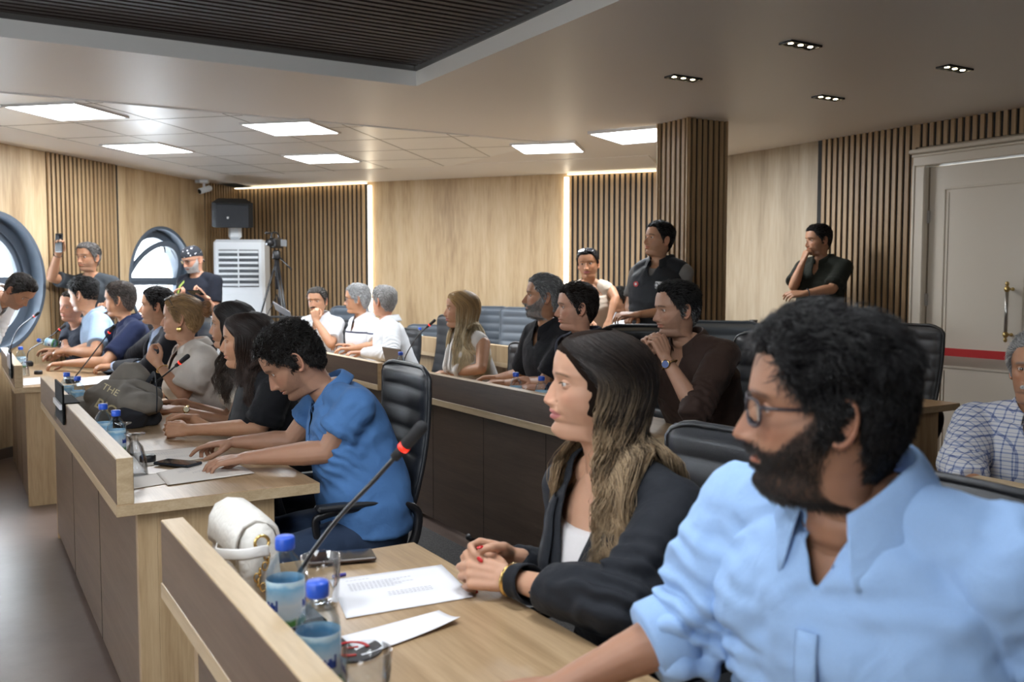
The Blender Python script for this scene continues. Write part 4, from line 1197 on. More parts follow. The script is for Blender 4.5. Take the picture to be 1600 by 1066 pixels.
# LED strips
for px in (580.5, 886):
    tb = t_back(px); P = np.array([*(BC + BD * tb + Bn * .02), 1.24]); R = np.stack([[*BD, 0], [*Bn, 0], [0, 0, 1]], 1)
    m = MB(); m.box(P, (.035 if px < 600 else .045, .03, 2.42), R)
    o = m.build('led_strip', LEDM); tag(o, 'glowing vertical light strip between slats and plain panel, ' + ('left one' if px < 600 else 'right one by the column'), 'light strip')
for k, (a, b_) in enumerate(((.05, t_back(578)), (t_back(889), s_[0] - .05))):
    P = np.array([*(BC + BD * (a + b_) / 2 + Bn * .055), H - .052]); m = MB(); m.box(P, (b_ - a, .03, .008), R)
    tag(m.build('led_strip', plain('cove_led', (1, .9, .7), .5, emit=(1, .86, .62), es=2.2)), ['thin glowing strip along the ceiling above the long slatted wall', 'thin glowing strip along the ceiling above the slats behind the column'][k], 'light strip')

# column clad in slats
cL, cF, cR = to_uv(at_z(1020, 193, H)), to_uv(at_z(1076, 182, H)), to_uv(at_z(1153, 187, H))
cu0, cu1 = cF[0], cF[0] + .36; cv0, cv1 = cF[1], cF[1] + .39
col_c = UV((cu0 + cu1) / 2, (cv0 + cv1) / 2)
croot = empty('column', col_c, 'square column clad in vertical oak slats, standing behind the seats', 'column'); croot['kind'] = 'structure'
cb = MB(); slab(cb, cu0 + .03, cu1 - .03, cv0 + .03, cv1 - .03, 0, H); cb.build('core', BLK, croot)
sm = MB()
def col_slats(mb, x0, x1, fixed, along_u, sgn):
    x = x0
    while x < x1 + .001:
        c = UV(x, fixed) if along_u else UV(fixed, x)
        R = np.stack([[CU, SU, 0], [-SU, CU, 0], [0, 0, 1]], 1)  # v, u, z
        dim = (.014, .027, H) if along_u else (.027, .014, H)
        mb.box(c + [0, 0, H / 2], dim, R); x += .0515
col_slats(sm, cu0 + .02, cu1 - .02, cv0 + .023, True, -1); col_slats(sm, cu0 + .02, cu1 - .02, cv1 - .023, True, 1)
col_slats(sm, cv0 + .02, cv1 - .02, cu0 + .023, False, -1); col_slats(sm, cv0 + .02, cv1 - .02, cu1 - .023, False, 1)
sm.build('slats', OAKS, croot)

# square ceiling lights
PANEL = plain('light_diffuser', (1, 1, 1), .5, emit=(.93, .97, 1.0), es=8.0)
FRM = plain('light_frame', (.75, .75, .75), .4)
def ceil_light(c, sz, ang, label, z=H, es=17):
    R = rotz(ang); e = empty('ceiling_light', (c[0], c[1], z), label, 'ceiling light', 'square ceiling lights')
    m = MB()
    for s in (-1, 1):
        m.box(np.array([c[0], c[1], z - .012]) + R @ np.array([s * (sz / 2 - .008), 0, 0]), (.016, sz, .022), R); m.box(np.array([c[0], c[1], z - .012]) + R @ np.array([0, s * (sz / 2 - .008), 0]), (sz - .032, .016, .022), R)
    m.build('frame', FRM, e); m = MB(); m.box((c[0], c[1], z - .015), (sz - .03, sz - .03, .012), R); m.build('diffuser', PANEL, e)
    ld = bpy.data.lights.new('panel_lamp', 'AREA'); ld.shape = 'SQUARE'; ld.size = sz - .04; ld.energy = es; ld.color = (.90, .95, 1.0)
    lo = bpy.data.objects.new('panel_lamp', ld); COL.objects.link(lo); lo.parent = e; lo.location = (0, 0, -.03); lo.rotation_euler = (0, 0, ang)
    return e
ang = math.atan2(LD[1], LD[0]) - math.pi / 2
LBL = ['square ceiling light nearest the left edge of the photo', 'square ceiling light right of the nearest one, above the black slatted recess edge', 'square ceiling light above the left wall slats, behind the nearest one', 'square ceiling light in the back row, left of centre', 'square ceiling light alone in front of the column, over the plain oak wall']
LBL[1] = 'second large square ceiling light from the left, in the front pair'
for c, lb in zip(lc, LBL): ceil_light(c, .54, ang, lb)
pc = to_uv(at_z(1094, 197, H)); ceil_light(UV(cu1 + .38, (cv0 + cv1) / 2 + .0)[:2], .62, -math.radians(31) + math.radians(0), 'square ceiling light half hidden behind the slatted column')
# added lamps, out of view, to brighten the front of the hall
for (u, v) in ((3.2, -3.2), (0.4, -3.2)):
    c = UV(u, v); ceil_light(c[:2], .54, ang, 'added unseen square light over the open floor, ' + ('beside the middle desk' if u > 2 else 'beside the foreground desk'))

for (x_, y_, lb) in ((-1.3, 1.5, 'over the near corner of the middle desk'), (.15, 1.75, 'over the woman in the blazer'), (-.6, .2, 'over the foreground desk'), (.9, .75, 'over the man in the pale blue shirt')):
    ceil_light((x_, y_), .54, -math.radians(31), 'added unseen square light under the dark slatted recess, ' + lb, z=H + .10, es=2.5 if x_ > .5 else 7)  # unseen lamps added for top light on the foreground desk and papers
# twin spot fixtures
SPB = plain('spot_black', (.012, .012, .012), .35)
SPL = plain('spot_lamp', (1, .85, .6), .3, emit=(1, .82, .5), es=14)
def spot(px, py, label, n=3, ln=.20, energy=5):
    c = at_z(px, py, H); ax = nrm(UV(0, 1)); R = np.stack([ax, nrm(UV(1, 0)), [0, 0, 1]], 1)
    e = empty('ceiling_spotlight', c, label, 'spotlight', 'recessed black spotlights')
    m = MB(); 
    for s in (-1, 1): m.box(c + R @ np.array([0, s * .036, -.004]), (ln, .008, .012), R); m.box(c + R @ np.array([s * ln / 2, 0, -.004]), (.008, .08, .012), R)
    m.box(c + R @ np.array([0, 0, .002]), (ln, .07, .003), R)
    m.build('frame', SPB, e); 
    for i in range(n):
        x = (i - (n - 1) / 2) * ln / n
        m = MB(); m.lathe([[.026, -.001], [.026, -.006], [.018, -.003], [1e-4, -.003]], c + R @ np.array([x, 0, 0]), None, 16); m.build('spot_ring', SPB, e)
        m = MB(); m.lathe([[.012, -.004], [.012, -.0065], [1e-4, -.0065]], c + R @ np.array([x, .0, 0]), None, 14); m.build('bulb', SPL, e)
    ld = bpy.data.lights.new('spot_lamp', 'SPOT'); ld.energy = energy; ld.spot_size = math.radians(80); ld.spot_blend = .6; ld.color = (1, .82, .58); ld.shadow_soft_size = .03
    lo = bpy.data.objects.new('spot_lamp', ld); COL.objects.link(lo); lo.parent = e; lo.location = (0, 0, -.02)
spot(1068, 121, 'black twin ceiling spotlight nearest the slatted column')
spot(1251, 69, 'black ceiling spotlight nearest the top edge of the photo')
spot(1294, 152, 'black ceiling spotlight closest to the slatted right wall')
spot(1492, 106, 'black ceiling spotlight furthest right, above the white door')
spot(718, 269, 'small ceiling spotlight over the plain oak back wall', 2, .16, 10)
spot(932, 261, 'small ceiling spotlight over the right light strip', 2, .16, 10)
spot(523, 277, 'small ceiling spotlight left of the middle light strip', 2, .16, 10)

# round windows
FRW = plain('window_frame_slate', (.085, .11, .145), .45)
GL = plain('window_glass', (1, 1, 1), .0, trans=1, ior=1.0)
def window(n, t, open_=False, detail=True):
    e = empty('window_%d' % n, L3(t, WZ, .15), None); e['kind'] = 'structure'
    def ringm(mb, r0, r1, d0, d1, a0=0, a1=2 * math.pi, tr=lambda p: p, sg=56):
        full = abs(a1 - a0 - 2 * math.pi) < 1e-6; a = np.linspace(a0, a1, sg, endpoint=not full)
        rows = []
        for (r, d) in ((r0, d0), (r1, d0), (r1, d1), (r0, d1)):
            rows.append([tr(np.array([r * math.cos(x), r * math.sin(x), d])) for x in a])
        V = np.array(rows).transpose(1, 0, 2).reshape(-1, 3)
        f = []; n_ = len(a)
        for i in range(n_ if full else n_ - 1):
            for k in range(4): f.append([i * 4 + k, i * 4 + (k + 1) % 4, ((i + 1) % n_) * 4 + (k + 1) % 4, ((i + 1) % n_) * 4 + k])
        if not full: f += [[0, 1, 2, 3], [(n_ - 1) * 4 + k for k in (3, 2, 1, 0)]]
        mb.add([L3(t + p[0], WZ + p[1], p[2]) for p in V], f)
    m = MB(); ringm(m, WR - .085, WR + .0, .10, .20); ringm(m, WR - .002, WR + .03, -.012, .12)
    R = np.stack([[*LD, 0], [*(-Ln), 0], [0, 0, 1]], 1)
    m.box(L3(t, WZ - .0, .15), (2 * WR - .1, .07, .075), R)
    fr = m.build('frame', FRW, e); smooth_by_angle(fr, 40)
    m = MB(); ringm(m, WR - .135, WR - .09, .12, .16, .06, math.pi - .06)
    if open_:   # the upper sash tilts into the room
        m = MB(); th = .42
        tr = lambda p: np.array([p[0], p[1] * math.cos(th), .12 - p[1] * math.sin(th) + p[2] * .6])
        ringm(m, WR - .14, WR - .085, .0, .05, .03, math.pi - .03, tr); m.box(L3(t, WZ + .02, .12), (2 * WR - .2, .04, .04), R)
    sa = m.build('sash', FRW, e); smooth_by_angle(sa, 40)
    m = MB(); a = np.linspace(0, 2 * math.pi, 48, endpoint=False)
    m.add([L3(t + (WR - .08) * math.cos(x), WZ + (WR - .08) * math.sin(x), .175) for x in a] + [L3(t + (WR - .08) * math.cos(x), WZ + (WR - .08) * math.sin(x), .18) for x in a], [list(range(48)), list(range(48, 96))[::-1]])
    m.build('pane', GL, e)
    if detail:
        m = MB(); m.tube([L3(t + .1, WZ + WR - .13, .08), L3(t + .1, WZ + WR - .16, .05), L3(t + .12, WZ + WR - .24, .05)], .009, 8, True); m.build('handle', plain('handle_black', (.02, .02, .02), .4), e, True)
for i, t in enumerate(wt): window(i + 1, t, i == 0)
# daylight through the windows: area lamps just outside each opening
for i, t in enumerate(wt):
    ld = bpy.data.lights.new('daylight', 'AREA'); ld.shape = 'DISK'; ld.size = .95; ld.energy = 120 if i < 2 else 130; ld.color = (.80, .90, 1.0)
    lo = bpy.data.objects.new('daylight_%d' % i, ld); COL.objects.link(lo); p = L3(t, WZ, .32); lo.location = tuple(p)
    d = Vector((Ln[0], Ln[1], .38 if i < 2 else .15)); lo.rotation_euler = d.to_track_quat('-Z', 'Y').to_euler()
# trees seen small through the lower panes
GT = plain('outside_green', (.10, .22, .05), .9, noise=.5, nscale=8)

# door
DW = plain('door_white', (.68, .61, .51), .38)
d = empty('door_1', [*rc((du0 + du1) / 2), 0]); d['kind'] = 'structure'
R = np.stack([np.array([-SU, CU, 0]), np.array([CU, SU, 0]), [0, 0, 1]], 1)   # along u, into the wall, up
D3 = lambda u, z, k=0.0: UV(u, RV + k, z)
m = MB()
for uu, s in ((du0, 1), (du1, -1)):
    m.box(D3(uu + s * .05, 1.11, -.022), (.10, .05, 2.22), R, .006); m.box(D3(uu + s * .088, 1.11, -.04), (.022, .03, 2.24), R, .005); m.box(D3(uu + s * .012, 1.11, -.04), (.016, .02, 2.2), R, .004)
cu_ = (du0 + du1) / 2; wd = abs(du0 - du1)
m.box(D3(cu_, 2.265, -.022), (wd + .20, .05, .09), R, .006); m.box(D3(cu_, 2.325, -.036), (wd + .24, .08, .03), R, .008); m.box(D3(cu_, 2.295, -.03), (wd + .21, .06, .02), R, .005)
m.build('frame', DW, d)
for k, (a, b_) in enumerate(((du0, cu_), (cu_, du1))):
    c = (a + b_) / 2; lw = abs(a - b_) - .008
    m = MB(); m.box(D3(c, 1.11, .03), (lw, .045, 2.20), R, .003)
    for (z0, z1) in ((.18, .80), (.92, 2.05)):
        for s in (-1, 1): m.box(D3(c + s * (lw / 2 - .12), (z0 + z1) / 2, .006), (.018, .012, z1 - z0), R, .004); m.box(D3(c + s * (lw / 2 - .15), (z0 + z1) / 2, .006), (.008, .008, z1 - z0 - .05), R, .003)
        for z in (z0, z1): m.box(D3(c, z, .006), (lw - .24, .012, .018), R, .004)
    leaf = m.build('door_leaf', DW, d)
    if k == 0:
        BR_ = plain('brass', (.55, .40, .16), .3, 1); ST = plain('satin_steel', (.5, .48, .45), .35, 1)
        hu = u_at(1580)
        m = MB(); m.tube([D3(hu, 1.06, -.045), D3(hu, 1.34, -.045)], .011, 12, True); hb = m.build('handle', ST, leaf, True)
        for z in (1.05, 1.35):
            m = MB(); m.ell(D3(hu, z, -.045), (.018, .018, .022)); m.ell(D3(hu, z + (.035 if z > 1.2 else -.035), -.045), (.012, .012, .016)); m.tube([D3(hu, z, -.04), D3(hu, z, .01)], .008, 8, True); m.ell(D3(hu - .03, z, -.03), (.012, .012, .012)); m.build('brass_knob', BR_, hb if False else leaf, True)
    for z in (1.86, 1.27, .3):
        if k == 0: m = MB(); m.box(D3(a - .004, z, -.002), (.022, .02, .09), R, .003); m.build('hinge', ST if k == 0 else None, d)
# red barrier tape across the door
tz0 = at_v(1475, 547, RV - .06); tz1 = at_v(1598, 561, RV - .06)
m = MB(); zt = (tz0[2] + tz1[2]) / 2; m.box(D3(cu_, zt, -.062), (wd + .19, .004, .055), R)
tag(m.build('barrier_tape', plain('red_tape', (.50, .012, .014), .5)), 'red barrier tape stretched across the white door', 'barrier tape')

# air conditioner in the corner
AW = plain('appliance_white', (.72, .76, .80), .35)
ac_p = at_y(379, 440, 10.15); acr = heading(94)
R = np.array(acr); e = empty('air_conditioner', (ac_p[0], ac_p[1], 0), 'tall white floor standing air conditioner in the corner', 'air conditioner')
fx = lambda x, y, z: np.array([ac_p[0], ac_p[1], 0]) + R @ np.array([x, y, z])
m = MB(); m.box(fx(0, 0, .925), (.54, .34, 1.85), R, .03); m.build('cabinet', AW, e)
m = MB(); m.box(fx(0, .172, 1.54), (.42, .012, .40), R, .004); gr = m.build('grille', plain('grille_recess', (.06, .07, .08), .6), e)
m = MB()
for i in range(7): m.box(fx(0, .182, 1.365 + i * .0585), (.42, .022, .026), R, .004)
m.box(fx(0, .185, 1.54), (.012, .02, .40), R); m.build('louvre', AW, gr)
m = MB(); m.box(fx(0, .176, .72), (.50, .012, 1.10), R, .004); m.build('front_panel', AW, e)
m = MB(); m.box(fx(.0, .184, 1.14), (.07, .003, .03), R); m.box(fx(.0, .184, 1.04), (.03, .003, .05), R); m.build('display', plain('display_pale', (.85, .92, 1), .3), e)
m = MB(); rp = fx(.06, .05, 1.852)
m.box(rp + [0, 0, .08], (.14, .06, .155), R, .028); tag(m.build('wifi_router', AW, None, False, rp), 'small white rounded router box on top of the air conditioner', 'router')

# loudspeaker on the wall
sp = at_y(363, 333, 10.0); R = heading(108, 16)
e = empty('loudspeaker', sp, 'black wall mounted loudspeaker high in the corner', 'loudspeaker')
m = MB(); P = [(-.21, .10), (-.16, .14), (.17, .14), (.21, .10), (.14, -.14), (-.14, -.14)]
V = [sp + R @ np.array([x, y, z]) for z in (-.13, .13) for x, y in P]; m.add(V, [[i, (i + 1) % 6, (i + 1) % 6 + 6, i + 6] for i in range(6)] + [list(range(6))[::-1], list(range(6, 12))]); m.build('cabinet', plain('speaker_black', (.006, .007, .009), .7), e)
m = MB(); m.box(sp + R @ np.array([0, .144, 0]), (.33, .012, .24), R, .004); g_ = m.build('grille', plain('speaker_grille', (.010, .012, .016), .7, noise=.5, nscale=400), e)
m = MB(); m.box(sp + R @ np.array([.05, .152, -.02]), (.02, .004, .02), R); m.build('badge', plain('badge_silver', (.7, .7, .7), .3), g_)
wp = np.array([*(BC + BD * .12 + Bn * .02), sp[2]])
m = MB(); m.tube([sp + R @ np.array([0, -.12, 0]), sp * .5 + wp * .5 + [0, 0, 0], wp], .02, 10, True); m.build('bracket', plain('speaker_black', (.006, .007, .009), .7), e, True)

# security camera
tcam = t_left(309) ; cp = np.array([*(LW0 + LD * tcam + Ln * .10), H - .12]); R = heading(60, 18)
e = empty('security_camera', cp, 'small white security camera under the ceiling at the left wall', 'security camera')
m = MB(); m.box(cp + [0, 0, .075], (.10, .10, .05), rotz(.2), .01); m.tube([cp + [0, 0, .06], cp], .014, 10, True); m.build('bracket', AW, e)
m = MB(); m.limb([cp + R @ np.array([-.0, -.07, -.02]), cp + R @ np.array([0, .07, -.02])], .032, 16, flat1=True); bd = m.build('body', AW, e, True)
m = MB(); m.lathe([[.026, 0], [.02, -.004], [1e-4, -.006]], cp + R @ np.array([0, .074, -.02]), R @ rotx(-math.pi / 2), 16); m.build('lens', plain('camera_lens', (.01, .01, .012), .1), bd, True)
m = MB(); m.box(cp + Ln_ if False else cp + np.array([-.16, -.03, .03]), (.09, .05, .06), rotz(.2), .01); m.build('junction_box', AW, e)
# support arm to the wall
m = MB(); m.tube([cp + [0, 0, .07], np.array([*(LW0 + LD * tcam), cp[2] + .07])], .018, 8, True); m.build('arm', AW, e, True)
# baseboards
R_ = lambda d_, n_: np.stack([[*d_, 0], [*n_, 0], [0, 0, 1]], 1)
for nm, p0, dd, nn, x0, x1 in (('baseboard_left', LW0, LD, Ln, -10.4, far_t), ('baseboard_back', BC, BD, Bn, 0, s_[0]), ('baseboard_right', rc(0), RDv, Rn, du0 + .1, UBR)):
    m = MB(); m.box(np.array([*(p0 + dd * (x0 + x1) / 2 + nn * .04), .04]), (x1 - x0, .02, .08), R_(dd, nn)); struct(m.build(nm, plain('baseboard_brown', (.10, .07, .05), .5)))
# ================================================================ desks
WALN = wood('walnut_front', [(.085, .050, .032), (.125, .078, .050), (.165, .108, .072)], (.9, .9, 14), .42)
WALN2 = wood('dark_walnut_front', [(.045, .028, .019), (.074, .047, .032), (.100, .066, .046)], (.9, .9, 14), .42)
OAKT = wood('oak_top', [(.25, .155, .075), (.40, .265, .145), (.50, .35, .205)], (1.3, 1.3, 60), .32, rz=0)
def wood_dir(name, cols, rz, sc, rough):
    return wood(name, cols, sc, rough, rz)
OAKT = wood('oak_desk_top', [(.26, .165, .085), (.37, .25, .14), (.46, .325, .195)], (26, 1.2, 10), .30, rz=-math.radians(31))
OAKE = wood('oak_desk_end', [(.30, .19, .095), (.44, .31, .175), (.53, .39, .235)], (16, 16, 1.1), .42)
OAKX = wood('oak_edge', [(.36, .26, .15), (.47, .35, .215), (.55, .43, .28)], (14, 1.2, 30), .42, rz=-math.radians(31))
RUV = np.stack([[CU, SU, 0], [-SU, CU, 0], [0, 0, 1]], 1)   # columns: v, u, z
def box_uv(mb, u0, u1, v0, v1, z0, z1, bev=0.0):
    mb.box(UV((u0 + u1) / 2, (v0 + v1) / 2, (z0 + z1) / 2), (abs(v1 - v0), abs(u1 - u0), z1 - z0), RUV, bev)
TZ = .75
def desk(u0, u1, v0, depth, label, near_end=True, front=WALN, seams=None, name='desk', ph=.887, pt=.048, far_end=True):
    e = empty(name, UV((u0 + u1) / 2, v0 + depth / 2, 0), label, 'desk', 'council desks')
    v1 = v0 + depth
    m = MB(); box_uv(m, u0, u1, v0 - .0, v1, TZ - .036, TZ, .0015); m.build('desk_top', OAKT, e)
    m = MB(); box_uv(m, u0 - .0012, u1 + .0012, v0 - .0012, v1 + .0012, TZ - .034, TZ - .002); m.build('edge_band', OAKX, e)
    m = MB(); box_uv(m, u0 + .002, u1 - .002, v0 + .002, v0 + pt, TZ - .0, ph, .0015); up = m.build('upstand', OAKX, e)
    m = MB(); box_uv(m, u0 + .006, u1 - .006, v0 + .0005, v0 + .003, TZ + .001, ph - .003); m.build('upstand_front', front, up)
    m = MB(); box_uv(m, u0 + .055, u1 - .055, v0 + .06, v0 + .082, .035, TZ - .037); fp = m.build('front_panel', front, e)
    n = seams or max(1, round((u1 - u0) / .9)); m = MB()
    for i in range(1, n):
        uu = u0 + (u1 - u0) * i / n; box_uv(m, uu - .0015, uu + .0015, v0 + .0588, v0 + .061, .035, TZ - .037)
    if m.n: m.build('joint', BLK, fp)
    ends = [u0 + .05, u1 - .05] if (near_end and far_end) else ([u0 + .05] if near_end else [u1 - .05])
    for uu in (u0 + .045, u1 - .045):
        m = MB(); box_uv(m, uu - .018, uu + .018, v0 + .075, v1 - .14, .0, TZ - .037, .001); m.build('end_panel', OAKE, e)
        m = MB(); box_uv(m, uu - .019, uu + .019, v0 + .0595, v0 + .115, .0, TZ - .037, .001); m.build('end_post', OAKE, e)
    m = MB(); box_uv(m, u0 + .07, u1 - .07, v0 + .5, v0 + .518, .42, TZ - .04) if False else None
    return e
cA = to_uv(at_z(250, 812.3, .887)); cB = to_uv(at_z(180.5, 717.5, .887)); cBf = to_uv(at_z(67.5, 588, .887)); cC = to_uv(at_z(31, 571, .887))
V1 = (cA[1] + cB[1]) / 2
DSK = []
DSK.append(desk(cA[0] - 3.0, cA[0], cA[1], .60, 'oak desk in the foreground with bottles, handbag and papers on it'))
DSK.append(desk(cB[0], cBf[0], cB[1], .61, 'oak desk in the middle with the grey tote bag and nameplate on it', seams=3))
cC3 = to_uv(at_z(22.5, 606.4, TZ)); 
DSK.append(desk(cC3[0], cC3[0] + 1.8, cC3[1], .60, 'oak desk furthest left, in front of the round window', seams=3))
r2a = to_uv(at_z(533.4, 557.9, .887)); r2b = to_uv(at_z(794.5, 605.7, .887)); V2 = (r2a[1] + r2b[1]) / 2
r2n = to_uv(at_v(1134, 680, V2 + .3))
DSK.append(desk(2.98, 5.35, V2, .60, 'long dark fronted desk behind the foreground woman, second row', front=WALN2, seams=4))
DSK.append(desk(5.42, 8.15, V2, .60, 'dark fronted desk in the second row where three men in white sit', front=WALN2, seams=3))
DSK.append(desk(-1.6, 1.45, V2, .60, 'second row desk beside the man in the plaid shirt', front=WALN2, seams=3))
r3 = to_uv(at_z(661, 526, .887)); V3 = r3[1]
DSK.append(desk(5.9, r3[0] + .9, V3, .60, 'oak fronted desk in the last row behind the blonde woman', front=OAKE, seams=2))
r3r = to_uv(at_z(1499.5, 630, TZ)); 
DSK.append(desk(r3r[0], r3r[0] + 1.55, r3r[1] - .6, .60, 'last row desk ending in front of the white door', front=OAKE, seams=2))
print('DESKS', cA, cB, cBf, cC, cC3, r2a, r2b, r2n, r3, r3r, V1, V2)

# ================================================================ chairs
def leather(name, c, rough=.36):
    if name in MATS: return MATS[name]
    m, nt, b, N, L = nodes(name); b.inputs['Base Color'].default_value = (*c, 1); b.inputs['Roughness'].default_value = rough; b.inputs['Specular IOR Level'].default_value = .55
    t = N.new('ShaderNodeTexCoord'); v = N.new('ShaderNodeTexVoronoi'); v.inputs['Scale'].default_value = 260; L.new(t.outputs['Object'], v.inputs[0]); bump(N, L, b, v.outputs[0], .18, .001)
    MATS[name] = m; return m
LEA = leather('black_leather', (.012, .013, .016), .45); PLB = plain('chair_plastic', (.012, .012, .014), .35); CHR = plain('chrome', (.6, .6, .6), .15, 1)
LEA_LIT = leather('lit_black_leather', (.085, .105, .13), .4)  # same black leather, the light on the far chairs put into its colour
def make_chair(lea, label, group='ribbed leather office chairs'):
    e = empty('office_chair', (0, 0, 0), label, 'chair', group)
    # back: closed slab with horizontal ribs, faces +Y (sitter's front)
    nz, nx = 71, 17; rows = []
    zz = np.linspace(0, 1, nz)
    def prof(t):  # t 0 bottom 1 top -> y,z
        z = .50 + .64 * t; y = -.23 - .10 * t - .035 * math.sin(t * 3.0) + .05 * max(0, .25 - t); return y, z
    V = []; F = []
    def width(t): return .24 * (1 - .10 * (1 - t) ** 2) * (1 - max(0, (t - .93) / .07) ** 2 * .12)
    for side in (0, 1):
        for t in zz:
            y, z = prof(t); w = width(t)
            for x in np.linspace(-1, 1, nx):
                edge = 1 - abs(x) ** 6; te = min(1, (1 - t) / .04, t / .03 + .2)
                rib = abs(math.sin(t * math.pi * 8.0)) ** .55
                if side == 0: yy = y + (.020 + .009 * rib * (1 - abs(x) ** 10)) * edge ** .5 * max(.2, te) + .03 * x * x
                else: yy = y - (.012 + .010 * rib * (1 - abs(x) ** 10)) * edge ** .5 * max(.2, te) + .03 * x * x - .006
                V.append((x * w, yy, z))
    f0 = grid_faces(nz, nx, False); F = f0[:, ::-1].tolist() + (f0 + nz * nx).tolist()
    def loop():
        a = [i for i in range(nx)]; b = [(i + 1) * nx - 1 for i in range(1, nz)]; c = [(nz - 1) * nx + i for i in range(nx - 2, -1, -1)]; d = [i * nx for i in range(nz - 2, 0, -1)]; return a + b + c + d
    lp = loop(); k = nz * nx
    for i in range(len(lp)): a, b = lp[i], lp[(i + 1) % len(lp)]; F.append([a, b, b + k, a + k])
    bk = mkmesh('backrest', V, F, lea, e, True)
    m = MB(); path = [(-width(t) - .002, prof(t)[0] + .026, prof(t)[1]) for t in np.linspace(.02, .96, 14)]
    pth = path + [(x * width(1) * .95, prof(1)[0] + .03 * x * x, prof(1)[1] + .004) for x in np.linspace(-.85, .85, 7)] + [(-p[0], p[1], p[2]) for p in path[::-1]]
    m.tube(pth, .009, 8, True, n=60); m.build('piping', lea, bk, True)
    # seat
    m = MB(); P = []; ny = 25; nx2 = 21
    for side in (1, 0):
        for y in np.linspace(-1, 1, ny):
            for x in np.linspace(-1, 1, nx2):
                ed = (1 - abs(x) ** 8) * (1 - abs(y) ** 8); rib = abs(math.sin((y + 1) * math.pi * 2.5)) ** .5
                z = (.455 + (.045 + .012 * rib) * max(ed, 0) ** .5 - .03 * max(0, y - .75) ** 1.2 * 2 if side else .445 - .02 * max(ed, 0) ** .5)
                P.append((x * .235, .02 + y * .24, z))
    f0 = grid_faces(ny, nx2, False); F = f0.tolist() + (f0[:, ::-1] + ny * nx2).tolist()
    lp = [i for i in range(nx2)] + [(i + 1) * nx2 - 1 for i in range(1, ny)] + [(ny - 1) * nx2 + i for i in range(nx2 - 2, -1, -1)] + [i * nx2 for i in range(ny - 2, 0, -1)]
    for i in range(len(lp)): a, b = lp[i], lp[(i + 1) % len(lp)]; F.append([b, a, a + ny * nx2, b + ny * nx2])
    mkmesh('seat', P, F, lea, e, True)
    for s in (-1, 1):
        m = MB(); m.tube([(s * .235, -.20, .44), (s * .275, -.24, .56), (s * .285, -.22, .66), (s * .285, -.02, .675), (s * .285, .10, .665), (s * .275, .13, .63), (s * .25, .08, .44)], [(.018, .012)] * 7, 10, True, n=40, ); m.build('armrest', PLB, e, True)
        m = MB(); m.box((s * .285, .0, .690), (.05, .26, .022), None, .008); m.build('arm_pad', lea, e)
    m = MB(); m.tube([(0, -.2, .43), (0, -.27, .5), (0, -.275, .6)], .02, 8, True); m.box((0, -.02, .415), (.2, .28, .035), None, .01); m.build('mechanism', PLB, e)
    m = MB(); m.lathe([[.028, .12], [.028, .27], [.018, .27], [.018, .41]], seg=16); m.build('gas_column', CHR, e, True)
    m = MB()
    for i in range(5):
        a = i * 2 * math.pi / 5 + .3; d = np.array([math.cos(a), math.sin(a), 0])
        m.limb([d * .02 + [0, 0, .12], d * .16 + [0, 0, .105], d * .29 + [0, 0, .075]], [(.026, .016), (.02, .013), (.014, .010)], 10, ref=np.cross(d, [0, 0, 1]))
    m.lathe([[.035, .09], [.04, .11], [.035, .14], [1e-4, .145]], seg=16); m.build('base', PLB, e, True)
    for i in range(5):
        a = i * 2 * math.pi / 5 + .3; d = np.array([math.cos(a), math.sin(a), 0]); q = np.cross(d, [0, 0, 1]); c = d * .30 + [0, 0, .027]
        m = MB()
        for s in (-1, 1):
            Rw = np.stack([d, [0, 0, 1.0], q * 1.0], 1); m.lathe([[.012, -.008], [.026, -.008], [.027, 0], [.026, .008], [.012, .008]], c + q * s * .014, Rw, 16)
        m.tube([c + [0, 0, .005], c + [0, 0, .05]], .008, 8, True); m.build('caster', PLB, e, True)
    return e
PROTO = {}
def kids(o): return [c for c in bpy.data.objects if c.parent == o]
_tree = {}
def copy_tree(src, parent=None):
    c = src.copy(); COL.objects.link(c); c.parent = parent
    for k in _tree.setdefault(src.name, kids(src)): copy_tree(k, c)
    return c
def chair(u, v, h, label, lea=LEA, sc=1.0):
    key = lea.name
    if key not in PROTO: PROTO[key] = make_chair(lea, label); o = PROTO[key]
    else: o = copy_tree(PROTO[key]); 
    o['label'] = label; p = UV(u, v); o.location = (p[0], p[1], .008 if 1.0 < v < 2.25 else 0); o.rotation_euler = (0, 0, math.radians(h) + math.pi / 2); o.scale = (sc, sc, sc)
    return o
# ================================================================ the people
DN = (0, 0, -1)
DK = (.012, .009, .008)
def M_(name, c, **k): return cloth(name, c, **k)
NAVY = M_('navy_trousers', (.018, .022, .035)); JEANS = M_('blue_jeans', (.028, .045, .085)); GREYT = M_('grey_trousers', (.06, .06, .065))
def placket(P, mat, btn=(.8, .8, .78), n=4, x=0.0, L=.34, grow=.014, tt0=.80, w=.016, name='placket'):
    """button strip down the front of a shirt, following the torso's front line"""
    C, X, Y, T, a, b, tt = P.torso_rings(grow=grow, n=40)
    pts = [C[i] + Y[i] * (b[i] + .002) + X[i] * x for i in range(40) if tt0 - L / .5 < tt[i] < tt0]
    pts = np.array(pts); m = MB(); v, f = tube(crom(pts, 24), [(w, .0022)] * 24, 8, False, ref=X[20]); m.add(v, f)
    o = m.build(name, mat, P.shirt_o, True); pp = crom(pts, n + 1); yy = Y[25]
    for i in range(1, n + 1):
        c = pp[i - 1] * .5 + pp[i] * .5 + yy * .0025; Rb = np.stack([X[20], np.cross(yy, X[20]), yy], 1)
        m = MB(); m.lathe([[1e-4, -.001], [.0048, -.001], [.0055, .0005], [.0048, .002], [1e-4, .0016]], c, Rb, 12); m.build('button', plain('button_%d' % int(btn[0] * 100), btn, .3), o, True)
    return o
